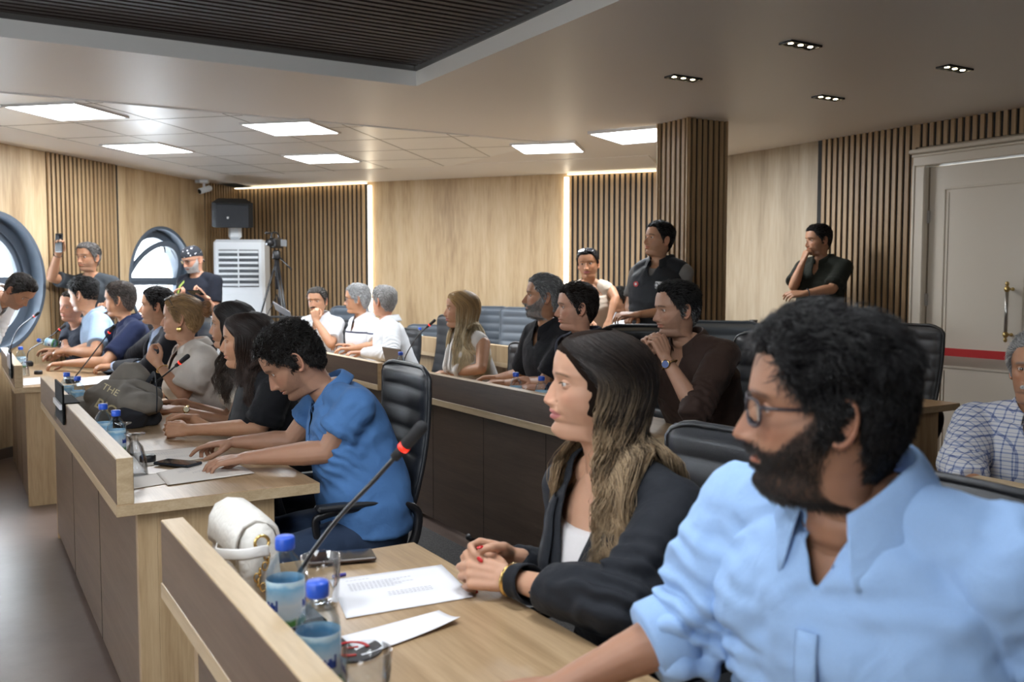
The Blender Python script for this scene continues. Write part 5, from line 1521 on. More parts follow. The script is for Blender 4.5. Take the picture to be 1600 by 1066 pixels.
def band(P, side, k, mat, r=.031, w=.006, name='bracelet', t=.0018):
    S, E, W = P.arms[side]; d = nrm(W - E); c = W - d * k; x = nrm(np.cross(d, [0, 0, 1.0])); y = np.cross(d, x)
    a = np.linspace(0, 2 * math.pi, 29); m = MB(); m.tube(c + np.outer(np.cos(a), x) * r + np.outer(np.sin(a), y) * r * .86, [(t, w)] * 29, 8, n=None); return m.build(name, mat, P.root, True)
GOLD = plain('gold', (.75, .52, .2), .25, 1)

# 1 -- man in the pale blue shirt, foreground right
LB = M_('pale_blue_cotton', (.30, .46, .74), rough=.8)
p = Person('man with glasses and dark beard in pale blue shirt, nearest the camera at right', at_y(1290, 636, 1.2), -10, 2, 0, th=42, lean=14, near=True, nk=(-4.5, -12.6), skin=(.34, .175, .11), H=Head(nose=1.15, wid=1.0, jaw=1.03, neck=1.05), build=1.06, sw=1.08)
E1 = at_y(1082, 978, 1.37); W1 = at_y(868, 1078, 1.33)
p.arm(1, W1, DN, (-.9, -.1, -.12), (0, .1, -1), 'relax', elbow=E1)
p.arm(-1, at_y(1560, 1330, 1.0), DN, elbow=at_y(1640, 1120, 1.14))
p.finish_skin(beard=.97, beardcol=(.018, .013, .011), browcol=(.015, .01, .01), look=(5, 0))
p.short_hair((.010, .009, .010), top=3.0, side=1.5, n=22000, length=3.6, curl=.95, nape=-7.8, burn=-2.5, comb=(.1, -.8), jit=.5, rad=.85)
p.shirt(LB, neck='shirt', slv=(1.22, 1.9), grow=.016, vdepth=.085, vwid=.036, voxel=.0055, wr=3.2, hem=.1, sg=1.08)
p.collar(LB, open_=.85, h=.040, tip=.068, r=.078, lift=.006, spread=.30)
placket(p, LB, (.75, .8, .7), 4, L=.40, tt0=.80, grow=.026)
d = nrm(W1 - E1); m = MB(); c = E1 + d * .045
v, f = tube([c - d * .030, c - d * .010, c + d * .022, c + d * .030], [(.061, .058), (.066, .062), (.066, .062), (.060, .056)], 28, False); m.add(v, f); cf = m.build('rolled_cuff', LB, p.shirt_o, True); cf.data.materials[0] = LB
p.glasses((.012, .006, .014), rr=.2, ht=1.75)
C, X, Y, T, a, b, tt = p.torso_rings(grow=.027, n=60); rows = []
for z in np.linspace(.50, .66, 10):
    i = int(z * 59)
    for x in np.linspace(-.135, -.045, 8):
        s_ = min(.98, abs(x) / a[i]); rows.append(C[i] + X[i] * x + Y[i] * (b[i] * (1 - s_ ** 2.5) ** .4 + .001))
pk = mkmesh('chest_pocket', rows, grid_faces(10, 8, False), LB, p.shirt_o, True); so = pk.modifiers.new('t', 'SOLIDIFY'); so.thickness = .005; so.offset = 0
p.legs(NAVY)
# 2 -- woman in the dark blazer
p = Person('woman with long highlighted wavy hair in a black blazer, hands clasped', at_y(932, 601, 1.9), 9, -2, 0, th=36, lean=8, near=True, skin=(.52, .29, .19), H=Head(fem=True, nose=.85, jaw=.88, wid=.95, neck=.84, lips=1.0, chin=1.3), build=.92, sw=.92, hs=.98, nk=(-3.2, -16.8), sdrop=.078)
Wl = at_y(795, 905, 1.86); Wr = at_y(800, 872, 1.97)
p.arm(-1, Wl, DN, (-.9, .22, .12), (.05, .75, -.5), 'clasp', elbow=at_y(975, 948, 1.66), hsc=1.04)
p.arm(1, Wr, (0.2, .4, -1), (-.88, -.3, .22), (0, -.85, -.3), 'clasp', hsc=1.04)
p.finish_skin(lipcol=(.46, .17, .16), browcol=(.05, .03, .02))
NAIL = plain('red_nail_polish', (.55, .008, .012), .15, coat=.6)
for sd in (-1, 1):
    for (q, dd, up, r) in p.tips[sd]:
        m = MB(); Rn = np.stack([np.cross(dd, up), dd, up], 1); m.ell(q + up * r * .62 + dd * .004, (.0052, .0085, .0032), Rn, 12, 8); m.build('fingernail', NAIL, p.root, True)
band(p, -1, .012, GOLD, r=.034)
p.long_hair((.020, .013, .010), tip=(.28, .185, .10), length=40, n=10000, wave=2.1, freq=3.0, vol=3.0, hl=.42, hlcol=(.46, .33, .20), clumps=90, face=1.45, rad=.7, gather=(.0, 7.5), thin=1.3, part=.3)
BZ = M_('black_blazer', (.014, .016, .021), rough=.7)
p.shirt(M_('white_top', (.75, .72, .72)), name='camisole', sleeve='strap', grow=.004, neck='scoop', voxel=.006, top=.80)
p.shirt(BZ, name='blazer', neck='blazer', sleeve='long', grow=.016, vdepth=.27, vwid=.075, pad=.0, wr=2.4, voxel=.0055, sg=1.04, hem=.1)
def lapels(P, mat, L=.27, w=.05, grow=.024, top=.90):
    C, X, Y, T, a, b, tt = P.torso_rings(grow=grow, n=40)
    for sd in (-1, 1):
        rows = []
        for i in range(40):
            k = (top - tt[i]) / (L / .5)
            if k < -.02 or k > 1.02: continue
            inner = .075 * (1 - k) ** .8 + .002; ww = w * math.sin(min(1, max(0, k * .85 + .12)) * math.pi) ** .7
            def pt(x, o): 
                s_ = min(1, abs(x) / a[i]); y = b[i] * (1 - s_ ** 2.5) ** .4; return C[i] + X[i] * x * sd + Y[i] * (y + o)
            rows.append([pt(inner, .003), pt(inner + ww * .5, .008), pt(inner + ww, .004)])
        V = np.array(rows); n = len(rows)
        o = mkmesh('lapel', V.reshape(-1, 3), grid_faces(n, 3, False), mat, P.shirt_o, True); so = o.modifiers.new('t', 'SOLIDIFY'); so.thickness = .003; so.offset = 0
lapels(p, BZ, L=.25)
p.legs(NAVY)
# 3 -- man in the blue polo, reading
BP = M_('blue_pique', (.075, .18, .40), rough=.85)
p = Person('man with short dark curly hair in a blue polo, head bowed over papers', at_y(458, 562, 3.2), 14, 38, 0, hs=1.06, th=26, lean=34, near=True, skin=(.37, .20, .13), H=Head(nose=1.1), build=1.08, sw=1.05, hip=UV(3.02, 1.22, .56))
p.arm(-1, at_y(382, 716, 3.14), DN, (-.97, -.16, -.12), (0, .1, -1), 'type', elbow=at_y(512, 706, 3.08))
p.arm(1, at_y(366, 691, 3.42), DN, (-.97, -.1, -.10), (0, -.1, -1), 'point', elbow=at_y(455, 690, 3.42))
p.finish_skin(beard=0, stub=.45, beardcol=(.05, .035, .03), browcol=(.012, .01, .01)); 
p.short_hair((.010, .008, .007), top=2.6, side=1.3, n=9000, length=2.6, curl=1.3, jit=.7, nape=-6.8, burn=-1.6, rad=1.4)
p.shirt(BP, neck='polo', slv=.58, grow=.014, vdepth=.12, vwid=.03, fat=.03, wr=1.8, hem=.02, low=.06)
p.collar(BP, open_=.7, h=.026, tip=.045, r=.066)
placket(p, BP, (.8, .8, .8), 2, L=.13, tt0=.80, w=.014)
m = MB(); q = p.tips[-1][2]; 
band(p, -1, -.078, GOLD, r=.0098, w=.002, name='ring', t=.001) if False else None
p.legs(JEANS)
# 4 -- woman in black tee
p = Person('woman with straight dark brown hair in a black t-shirt, hands folded', at_y(386, 531, 3.85), 8, 3, 0, th=30, lean=12, skin='mid', H=Head(fem=True, nose=.95, jaw=.9, wid=.96, neck=.86), build=.95, sw=.95, near=True); p.H.open = .3
p.arm(-1, at_y(292, 672, 3.80), DN, (-1, .05, .0), (0, .9, -.5), 'curl', elbow=at_y(408, 668, 3.72))
p.arm(1, at_y(300, 655, 4.1), DN, (-.95, -.35, .0), (0, -.8, -.5), 'curl')
p.finish_skin(browcol=(.02, .014, .01))
p.long_hair((.022, .012, .009), tip=(.045, .022, .014), length=17, n=4200, wave=.35, vol=2.2, clumps=80, face=1.3, rad=1.0, part=.2)
BT = M_('black_jersey', (.010, .010, .012)); p.shirt(BT, neck='crew', slv=.85, grow=.018, sg=1.1); p.legs(NAVY)
# 5 -- young woman behind
p = Person('young woman with long dark wavy hair in a cream top and gold wristwatch', at_y(363, 507, 4.5), 6, 2, 0, th=28, lean=12, skin='mid', H=Head(fem=True, nose=.9, jaw=.88, wid=.95, neck=.84), build=.9, sw=.9)
p.arm(-1, at_y(278, 640, 4.3), DN, (-1, 0, 0), (0, .3, -1), 'relax'); p.arm(1, at_y(283, 628, 4.6), DN, (-1, -.2, 0), (0, -.2, -1), 'curl')
p.finish_skin(browcol=(.02, .014, .01)); p.watch(-1, metal=(.7, .52, .25), face=(.75, .68, .5), r=.029, fsz=.015, up=(0, -.8, .5))
p.long_hair((.015, .010, .009), tip=(.05, .03, .02), length=34, n=2600, wave=1.3, vol=1.9, clumps=60, face=1.25, rad=1.3, gather=(4, 0), part=-.2)
CR = M_('cream_knit', (.62, .54, .45)); p.shirt(CR, neck='scoop', slv=.35, grow=.012); p.legs(JEANS)
# 6 -- older blonde woman
p = Person('older woman with blonde tied hair, white shirt and sunglasses on her head', at_y(285, 497, 4.9), 6, 0, 0, th=33, lean=8, skin=(.50, .275, .175), H=Head(fem=True, nose=1.0, jaw=1.0, wid=1.0, neck=1.0), build=1.06, sw=1.02)
p.arm(-1, at_y(248, 570, 4.80), DN, (-.6, .1, .7), (.3, .9, .2), 'curl', elbow=at_y(287, 618, 4.74))
p.arm(1, at_y(262, 615, 5.2), DN, (-1, -.2, 0), (0, 0, -1), 'relax')
p.finish_skin(browcol=(.16, .09, .05), lipcol=(.45, .2, .17))
p.short_hair((.40, .25, .12), top=1.6, side=1.1, n=3000, length=5.5, curl=.1, comb=(0, -1.2), nape=-6.4, burn=.2, jit=.12, lift=.1)
m = MB(); bc = p.hx(np.array([[0, -11.2, 4.5]]))[0]; root = [o for o in bpy.data.objects if o.parent == p.root and o.name.startswith('hair')][0]
n = 500; a = RNG.uniform(0, 6.28, n); b = RNG.normal(0, .5, n); K = 8; k = np.linspace(0, 1, K)
aa = a[:, None] + k[None] * 2.2; rr = .028 + .006 * RNG.uniform(-1, 1, (n, 1)) + .006 * np.sin(k * 6)[None]; bb = b[:, None] + .5 * np.sin(aa * 2)
Pp = bc + np.stack([rr * np.cos(aa), rr * np.cos(bb) * .75 * np.sin(aa), rr * np.sin(aa) * .3 + rr * np.sin(bb) * .9], -1)
v, f = tubes_mesh(Pp, np.tile(np.linspace(1, .4, K) * .0022, (n, 1))); mkmesh('hair_bun', v, f, vcol('hair', .45, 0, .35), root, True, cols=np.repeat(np.array([.36, .18, .08]) * RNG.uniform(.6, 1.3, (n, 1)), K * 3, 0))
m = MB(); m.ell(bc, (.026, .024, .024)); m.build('bun_core', plain('blonde_core', (.25, .13, .06), .6), root, True)
WS = M_('white_linen', (.66, .61, .56)); p.shirt(WS, neck='shirt', slv=.80, grow=.022, vdepth=.16, vwid=.05, wr=1.7, sg=1.2, fat=.03); p.collar(WS, open_=1.2, h=.03, tip=.05, r=.078)
p.glasses((.03, .03, .035), lens_dark=1, on_head=True, name='sunglasses'); band(p, -1, .03, GOLD, r=.032, w=.004); p.legs(NAVY)
m = MB(); m.lathe([[.012, -.002], [.014, 0], [.012, .002]], p.hx(np.array([[-8.3, -.2, -5.6]]))[0], rotx(1.57), 16); m.build('earring', GOLD, p.root, True)
# 7 -- man in dark suit
p = Person('man with short black hair in a dark suit over a light blue shirt', at_y(246, 478, 6.25), 14, 0, 0, hs=1.06, th=33, lean=8, skin='mid', H=Head(nose=1.1, wid=1.02), build=1.05)
p.arm(-1, at_y(176, 572, 6.45), DN, (-1, 0, 0), (0, .2, -1), 'relax', elbow=at_y(232, 577, 6.15)); p.arm(1, at_y(178, 566, 6.75), DN, (-1, 0, 0), (0, 0, -1), 'curl')
p.finish_skin(stub=.2, browcol=(.015, .01, .01)); p.short_hair((.012, .010, .010), top=1.6, side=.8, curl=.15, fade=.5)
LSH = M_('light_blue_shirt', (.42, .52, .72)); p.shirt(LSH, neck='shirt', sleeve='long', grow=.007, vdepth=.10); p.collar(LSH, h=.035, r=.07)
p.shirt(M_('dark_suit', (.016, .016, .02)), name='jacket', neck='blazer', slv=1.86, grow=.022, vdepth=.30, vwid=.075, pad=.008, wr=.9); lapels(p, M_('dark_suit', (.016, .016, .02)), L=.28); p.legs(M_('dark_suit', (.016, .016, .02)))
# 8 -- moustache, navy polo
p = Person('man with a moustache and greying hair in a navy polo, forearms on desk', at_y(188, 468, 6.85), 6, 4, 0, hs=1.08, th=31, lean=12, skin='mid', H=Head(nose=1.25, wid=1.03), build=1.1)
p.arm(-1, at_y(101, 568, 6.72), DN, (-1, 0, -.05), (0, .1, -1), 'relax', elbow=at_y(165, 566, 6.5)); p.arm(1, at_y(98, 553, 7.2), DN, (-1, 0, 0), (0, 0, -1), 'relax')
p.finish_skin(moust=1, beardcol=(.035, .025, .022), browcol=(.02, .015, .014)); p.short_hair((.045, .035, .03), top=1.8, side=1.0, curl=.2, grey=.35, greycol=(.22, .18, .16))
NV = M_('navy_pique', (.014, .020, .055)); p.shirt(NV, neck='polo', slv=.8, grow=.014, fat=.03); p.collar(NV); p.legs(GREYT)
# 9 -- young man, light blue polo
p = Person('man with black faded hair in a pale blue polo, leaning in beside a bottle', at_y(131, 460, 7.3), -6, 8, 0, hs=1.12, th=31, lean=18, skin='mid', H=Head(wid=1.02), build=1.02)
p.arm(-1, at_y(104, 548, 7.05), DN, (-.95, .1, -.1), (0, .4, -.9), 'grip', elbow=at_y(150, 552, 6.9)); p.arm(1, at_y(88, 546, 7.5), DN, (-1, 0, 0), (0, 0, -1), 'relax')
p.finish_skin(stub=.3, browcol=(.015, .01, .01)); p.short_hair((.010, .009, .009), top=2.2, side=.7, curl=.15, fade=.85, comb=(0, -.4), nape=-5)
PB = M_('pale_blue_pique', (.36, .50, .70)); p.shirt(PB, neck='polo', slv=.75, grow=.014); p.collar(PB); p.legs(JEANS)
# 10 -- man leaning behind
p = Person('man in a black t-shirt leaning forward, his face half hidden behind his neighbour', at_y(113, 478, 7.5), 66, 6, -10, hs=1.02, th=60, lean=25, skin='pink', H=Head(), hip=UV(8.22, .92, .56))
p.arm(1, at_y(96, 552, 7.2), DN, (-.6, -.6, 0), (0, 0, -1), 'relax'); p.arm(-1, at_y(130, 545, 7.2), DN, (-.6, -.6, 0), (0, 0, -1), 'relax')
p.finish_skin(stub=.2); p.short_hair((.03, .024, .02), top=1.0, side=.5, rec=1.0); p.shirt(M_('ink_jersey', (.010, .013, .022)), slv=.7); p.legs(NAVY)
# 11 -- bending man left edge
p = Person('dark haired man in a white shirt bending down at the left edge', at_y(30, 454, 6.1), 172, 48, 0, th=172, lean=72, hs=.95, sit=False, skin='tan', H=Head(), hip=(-3.95, 6.1, .95))
p.arm(1, at_y(-70, 560, 5.9), DN); p.arm(-1, at_y(-60, 560, 6.2), DN)
p.finish_skin(stub=.35); p.short_hair((.018, .014, .012), top=1.2, side=.7, fade=.5); WSH = M_('white_shirt', (.72, .73, .75)); p.shirt(WSH, neck='shirt', sleeve='long'); p.collar(WSH); p.legs(NAVY)
# 12 -- standing man raising a phone
p = Person('grey haired man standing at left, holding a phone up to film', at_y(138, 402, 7.92), 72, 2, 0, hs=1.03, th=76, lean=2, sit=False, skin='tan', H=Head(nose=1.15), sw=1.1, hip=at_y(138, 402, 7.96) * [1, 1, 0] + [0.02, 0, .95])
Wp = at_y(91, 396, 7.68)
p.arm(1, Wp, (-1, 0, -1), (.25, -.15, .95), (.2, -.95, .0), 'grip', elbow=at_y(80, 434, 7.78)); p.arm(-1, at_y(165, 480, 7.6), DN)
p.finish_skin(stub=.3, beardcol=(.12, .1, .09), browcol=(.03, .025, .02)); p.short_hair((.10, .09, .085), top=1.4, side=.8, grey=.55, greycol=(.26, .25, .24))
p.shirt(M_('charcoal_tee', (.045, .052, .06)), slv=.72, hem=.05); band(p, 1, .02, BLK, r=.03, w=.004); p.legs(JEANS)
ph = Wp + np.array([.03, -.045, .085]); R = heading(75)
def phone(c, R, label, up=None, size=(.074, .009, .155), colr=(.012, .012, .014), screen=None, group=None, case=None):
    e = empty('smartphone', c, label, 'phone', group); m = MB(); m.box(c, size, R, .004); m.build('body', plain('phone_%d' % int(colr[0] * 1000), colr, .25), e)
    ax = R @ np.array([0, 1, 0]); m = MB(); m.box(c + ax * (size[1] / 2 + .0003), (size[0] - .006, .001, size[2] - .008), R); m.build('screen', screen or plain('phone_screen', (.01, .011, .014), .06), e)
    m = MB(); 
    m.box(c - ax * (size[1] / 2 + .001) + R @ np.array([.018, 0, size[2] / 2 - .028]), (.028, .003, .034), R, .001); m.build('camera_bump', plain('phone_lens', (.02, .02, .022), .1), e); return e
phone(ph, heading(75 + 180, 4), 'black phone held up by the standing grey haired man')
# 13 -- bandana man
p = Person('standing man with white beard and patterned black bandana looking down at a phone', at_y(301, 405, 8.5), 58, 20, 0, th=66, lean=3, sit=False, skin='pink', H=Head(), sw=1.12, build=1.08, hip=at_y(304, 405, 8.6) * [1, 1, 0] + [0, 0, .95])
Wp = at_y(322, 465, 8.22)
p.arm(-1, Wp, DN, (-.7, -.3, .35), (-.3, -.1, .9), 'grip'); p.arm(1, at_y(272, 462, 8.3), DN, (.8, -.3, .1), (0, 0, 1), 'grip')
p.finish_skin(beard=1.0, beardcol=(.50, .50, .50), browcol=(.2, .19, .18))
BTS = M_('black_tee', (.012, .014, .022)); p.shirt(BTS, slv=.68, hem=.05); p.legs(JEANS); p.glasses((.05, .05, .05), rr=.12)
bm, nt, b, N, L = nodes('bandana_print'); t = N.new('ShaderNodeTexCoord'); v_ = N.new('ShaderNodeTexVoronoi'); v_.inputs['Scale'].default_value = 36; L.new(t.outputs['Object'], v_.inputs[0]); r = ramp(N, [(.0, (.65, .65, .68)), (.22, (.65, .65, .68)), (.28, (.02, .022, .03)), (1, (.02, .022, .03))]); L.new(v_.outputs['Distance'], r.inputs[0]); L.new(r.outputs[0], b.inputs[0]); b.inputs['Roughness'].default_value = .9
T, TH = np.meshgrid(np.linspace(0, .5, 40), np.linspace(-math.pi, math.pi, 48, endpoint=False), indexing='ij'); T, TH = T.ravel(), TH.ravel(); P = p.H.surf(TH, T)
k = P[:, 2] > np.interp(np.abs(TH), [0, 1.2, 2, math.pi], [3.6, 3.2, .5, -1.5]); P = P * 1.045 + [0, 0, .25]; v, q, u_ = drop_faces(p.hx(P), grid_faces(40, 48), ~k); mkmesh('bandana', relax_border(v, q, 6), q, bm, p.root, True)
m = MB(); kn = p.hx(np.array([[0, -9.8, -.5]]))[0]; m.ell(kn, (.018, .016, .014)); m.limb([kn, kn + [.02, .03, -.05]], [.010, .006], 8); m.limb([kn, kn + [-.01, .035, -.045]], [.010, .006], 8); m.build('bandana_knot', bm, p.root, True)
m = MB(); A_ = p.hx(np.array([[7, 1, -15.5]]))[0]; C, X, Y, Tt, a, b_, tt = p.torso_rings(grow=.02, n=20)
m.tube([C[18] + X[18] * .07 + Y[18] * .06, C[14] + X[14] * .08 + Y[14] * (b_[14] + .01), C[8] + X[8] * .05 + Y[8] * (b_[8] + .012), C[3] + Y[3] * (b_[3] + .012)], [(.012, .002)] * 4, 8, n=24, smooth=True) if False else m.add(*tube([C[18] + X[18] * .07 + Y[18] * .06, C[14] + X[14] * .08 + Y[14] * (b_[14] + .01), C[8] + X[8] * .05 + Y[8] * (b_[8] + .012), C[3] + Y[3] * (b_[3] + .012)], [(.012, .002)] * 4, 8, False, n=24, ref=X[14])); m.build('camera_strap', plain('strap_green', (.25, .32, .06), .7), p.root, True)
phone(Wp + np.array([-.07, -.06, .045]), heading(60, 55) @ roty(math.radians(90)), 'black phone in the hands of the bandana man')
# 14,15,16 -- three men in white
WH = M_('white_cotton', (.60, .62, .65))
p = Person('man with a dark moustache in a white shirt, hand raised to his mouth', at_y(496, 470, 8.3), 78, 4, 0, th=70, lean=10, skin='mid', H=Head(nose=1.1), build=1.08)
p.arm(-1, at_y(494, 502, 8.04), DN, (-.15, .1, .9), (-.2, .9, .2), 'curl', elbow=at_y(517, 538, 7.95)); p.arm(1, at_y(480, 555, 7.9), DN)
p.finish_skin(moust=1, beardcol=(.03, .025, .022)); p.short_hair((.05, .045, .04), top=1.4, side=.8, grey=.4, greycol=(.25, .24, .23)); p.shirt(WH, neck='shirt', slv=.8, fat=.03); p.collar(WH); p.legs(NAVY)
sm_, nt, b, N, L = nodes('striped_white_pique'); t = N.new('ShaderNodeTexCoord'); sx = N.new('ShaderNodeSeparateXYZ'); L.new(t.outputs['Object'], sx.inputs[0])
r = ramp(N, [(0, (.70, .73, .77)), (.52, (.70, .73, .77)), (.521, (.25, .33, .62)), (.54, (.25, .33, .62)), (.541, (.70, .73, .77)), (.70, (.70, .73, .77)), (.701, (.03, .035, .07)), (.715, (.03, .035, .07)), (.716, (.70, .73, .77)), (.79, (.70, .73, .77)), (.791, (.5, .56, .72)), (.80, (.5, .56, .72)), (.801, (.70, .73, .77))]); r.color_ramp.interpolation = 'CONSTANT'
mr = N.new('ShaderNodeMapRange'); mr.inputs[1].default_value = .3; mr.inputs[2].default_value = 1.25; L.new(sx.outputs[2], mr.inputs[0]); L.new(mr.outputs[0], r.inputs[0]); L.new(r.outputs[0], b.inputs[0]); b.inputs['Roughness'].default_value = .85
p = Person('grey haired man in a white polo with thin dark and blue stripes', at_y(559, 467, 7.85), 2, 4, 0, hs=1.05, th=36, lean=6, skin='mid', H=Head(nose=1.0, jaw=1.05), build=1.18)
p.arm(-1, at_y(548, 545, 7.7), DN, (-1, 0, 0), (0, 0, -1), 'relax', elbow=at_y(588, 540, 7.5)); p.arm(1, at_y(545, 540, 8.0), DN)
p.finish_skin(); p.short_hair((.35, .35, .35), top=1.7, side=1.2, grey=.8, greycol=(.50, .51, .52)); p.shirt(sm_, neck='polo', slv=.85, fat=.07); p.collar(WH); p.legs(NAVY); p.glasses((.02, .02, .02), rr=.15)
p = Person('grey haired man in a white long sleeved shirt seen from behind, beside the striped polo', at_y(600, 470, 7.35), -34, 0, 0, hs=1.04, th=12, lean=4, skin='pink', H=Head(jaw=1.08, neck=1.1), build=1.14)
p.arm(-1, at_y(566, 551, 7.25), DN, (-1, 0, 0), (0, 0, -1), 'relax', elbow=at_y(612, 553, 7.0)); p.arm(1, at_y(560, 545, 7.7), DN)
p.finish_skin(); p.short_hair((.30, .29, .28), top=.9, side=.8, grey=.7, greycol=(.40, .39, .39), n=2500); p.shirt(WH, neck='shirt', sleeve='long', fat=.05, wr=1.6, sg=1.1); p.collar(WH); p.legs(NAVY)
# 17 -- blonde woman
p = Person('woman with long straight blonde hair in a white sleeveless vest', at_y(721, 483, 5.95), 8, 0, 0, hs=1.04, th=36, lean=6, skin='mid', H=Head(fem=True, nose=.85, jaw=.88, wid=.95, neck=.84, lips=1.3), build=.95, sw=.95)
p.arm(-1, at_y(706, 583, 5.95), DN, (-1, 0, 0), (0, .2, -1), 'relax', elbow=at_y(752, 576, 5.7)); p.arm(1, at_y(712, 580, 6.3), DN)
p.finish_skin(lipcol=(.40, .13, .12), browcol=(.12, .07, .04)); WV = M_('white_vest', (.70, .68, .66)); p.shirt(WV, name='vest', neck='blazer', sleeve='none', grow=.014, vdepth=.24, vwid=.06, hem=.1); lapels(p, WV, L=.24, w=.04)
p.shirt(WV, name='top', sleeve='strap', grow=.004, neck='scoop', top=.82)
p.long_hair((.36, .22, .09), tip=(.62, .50, .30), length=36, n=3600, wave=.35, vol=2.0, clumps=90, face=1.25, rad=1.5, hl=.4, hlcol=(.70, .60, .42), gather=(2, 0), part=.1); p.legs(NAVY)
# 18 -- bearded man in black
BS = M_('black_shirt', (.012, .012, .015))
p = Person('man with grey hair and grey beard in a black shirt', at_y(850, 463, 5.0), 4, -2, 0, th=33, lean=6, skin='tan', H=Head(nose=1.2, jaw=.95), build=1.0)
p.arm(-1, at_y(792, 598, 5.15), DN, (-1, .1, 0), (0, .1, -1), 'relax', elbow=at_y(850, 600, 4.85)); p.arm(1, at_y(778, 590, 5.5), DN, (-1, 0, 0), (0, 0, -1), 'relax')
p.finish_skin(beard=.95, beardcol=(.22, .215, .21), browcol=(.04, .035, .03)); p.short_hair((.12, .12, .12), top=1.5, side=1.0, grey=.65, greycol=(.36, .36, .36), n=2600, curl=.3); p.shirt(BS, neck='shirt', slv=.85, grow=.016); p.collar(BS); p.legs(NAVY)
# 19 -- dark haired man in navy suit
p = Person('clean shaven man with short dark brown hair in a dark navy shirt', at_y(902, 480, 4.62), 6, 2, 0, th=33, lean=8, skin='pink', H=Head(nose=1.1, jaw=1.02), build=1.05)
p.arm(-1, at_y(850, 606, 4.6), DN, (-1, .1, 0), (0, .1, -1), 'relax'); p.arm(1, at_y(840, 600, 4.9), DN)
p.finish_skin(stub=.15, browcol=(.02, .015, .012)); p.short_hair((.016, .011, .009), top=1.8, side=1.0, n=3500, curl=.12, comb=(0, -1.2), jit=.2); NVS = M_('dark_navy_shirt', (.014, .018, .035)); p.shirt(NVS, neck='shirt', sleeve='long', grow=.016); p.collar(NVS); p.legs(NAVY)
# 20 -- brown shirt, chin on hands
BRS = M_('brown_shirt', (.042, .024, .019), rough=.7)
p = Person('man in a dark brown shirt resting his chin on joined hands', at_y(1058, 483, 4.08), 14, 6, 0, th=40, lean=18, near=True, skin=(.40, .22, .145), H=Head(nose=1.15, jaw=.98), build=1.08, sw=1.05, hip=UV(3.2, 3.02, .56))
p.arm(-1, at_y(1040, 560, 3.86), DN, (-.35, .25, .9), (-.5, .8, -.1), 'curl', elbow=at_y(1088, 640, 3.76), thumb=.1); p.arm(1, at_y(1012, 556, 4.06), DN, (.0, -.35, .95), (.3, -.9, -.1), 'curl', elbow=at_y(985, 640, 4.1))
p.finish_skin(stub=.35, beardcol=(.05, .035, .03), browcol=(.015, .012, .012)); p.short_hair((.014, .013, .013), top=2.1, side=1.1, n=7000, curl=.35, grey=.12, greycol=(.30, .30, .30), rec=.8, comb=(0, -1)); p.shirt(BRS, neck='shirt', slv=1.15, grow=.018, wr=2.4, hem=.08, voxel=.008); p.collar(BRS, open_=.9, h=.032, tip=.05)
p.watch(-1, metal=(.6, .6, .6), face=(.10, .14, .3), r=.032, k=.05, fsz=.019, up=(-.6, -.8, .1)); p.legs(JEANS)
# 21 -- behind the blonde
p = Person('person in a white patterned shirt, mostly hidden behind the blonde woman', at_y(716, 478, 9.3), 40, 0, 0, th=36, lean=4, skin='mid', H=Head(fem=True), hip=at_y(716, 478, 9.25) * [1, 1, 0] + [0, 0, .56])
p.arm(-1, at_y(712, 545, 8.95), DN); p.arm(1, at_y(690, 545, 9.0), DN); p.finish_skin(); p.short_hair((.03, .02, .015)); 
pm, nt, b, N, L = nodes('white_patterned'); t = N.new('ShaderNodeTexCoord'); v_ = N.new('ShaderNodeTexVoronoi'); v_.inputs['Scale'].default_value = 14; L.new(t.outputs['Object'], v_.inputs[0]); r = ramp(N, [(0, (.25, .32, .45)), (.18, (.25, .32, .45)), (.26, (.72, .74, .77)), (1, (.72, .74, .77))]); L.new(v_.outputs['Distance'], r.inputs[0]); L.new(r.outputs[0], b.inputs[0])
p.shirt(pm, slv=.8); p.legs(NAVY)
# 22 -- standing woman
p = Person('standing woman with short dark hair, sunglasses on her head and cream top', at_y(919, 412, 7.3), 74, 4, 4, th=60, lean=6, sit=False, skin=(.46, .23, .13), H=Head(fem=True, jaw=.95, neck=.9), hip=at_y(930, 412, 7.45) * [1, 1, 0] + [0, 0, .88])
p.arm(-1, at_y(952, 500, 7.1), DN, elbow=at_y(962, 466, 7.2)); p.arm(1, at_y(915, 505, 7.2), DN)
p.finish_skin(lipcol=(.42, .15, .14)); p.short_hair((.012, .010, .010), top=1.3, side=.7, comb=(0, -1.2), jit=.15, burn=.4); p.shirt(M_('cream_top', (.66, .56, .46)), name='top', sleeve='none', grow=.012, neck='scoop', top=.84, hem=.08); p.glasses((.02, .02, .02), lens_dark=1, on_head=True, name='sunglasses'); p.legs(JEANS)
# 23 -- guard
GT_ = M_('grey_tee', (.16, .155, .15)); VST = M_('black_vest', (.012, .014, .018), rough=.6)
p = Person('young man standing by the column in a black vest over a grey t-shirt', at_y(1030, 375, 6.0), 24, -8, 0, hs=.97, th=52, lean=-2, sit=False, skin='mid', H=Head(nose=1.05, jaw=.94, wid=.96), build=.98, hip=at_y(1028, 375, 6.02) * [1, 1, 0] + [0, 0, .98])
p.arm(-1, at_y(992, 492, 5.78), DN, (-.9, .3, 0), (0, .3, -.9), 'relax', elbow=at_y(1058, 486, 5.9)); p.arm(1, at_y(994, 496, 5.98), DN, (-.5, -.6, 0), (0, 0, -1), 'curl', elbow=at_y(985, 480, 6.1))
p.finish_skin(browcol=(.015, .012, .01)); p.short_hair((.010, .009, .009), top=1.8, side=.7, fade=.6, n=3000); p.shirt(GT_, slv=.72); p.shirt(VST, name='vest', neck='v', sleeve='none', grow=.026, vdepth=.10, vwid=.04, hem=.05)
p.collar(VST, open_=.9, h=.05, tip=.0, r=.078)
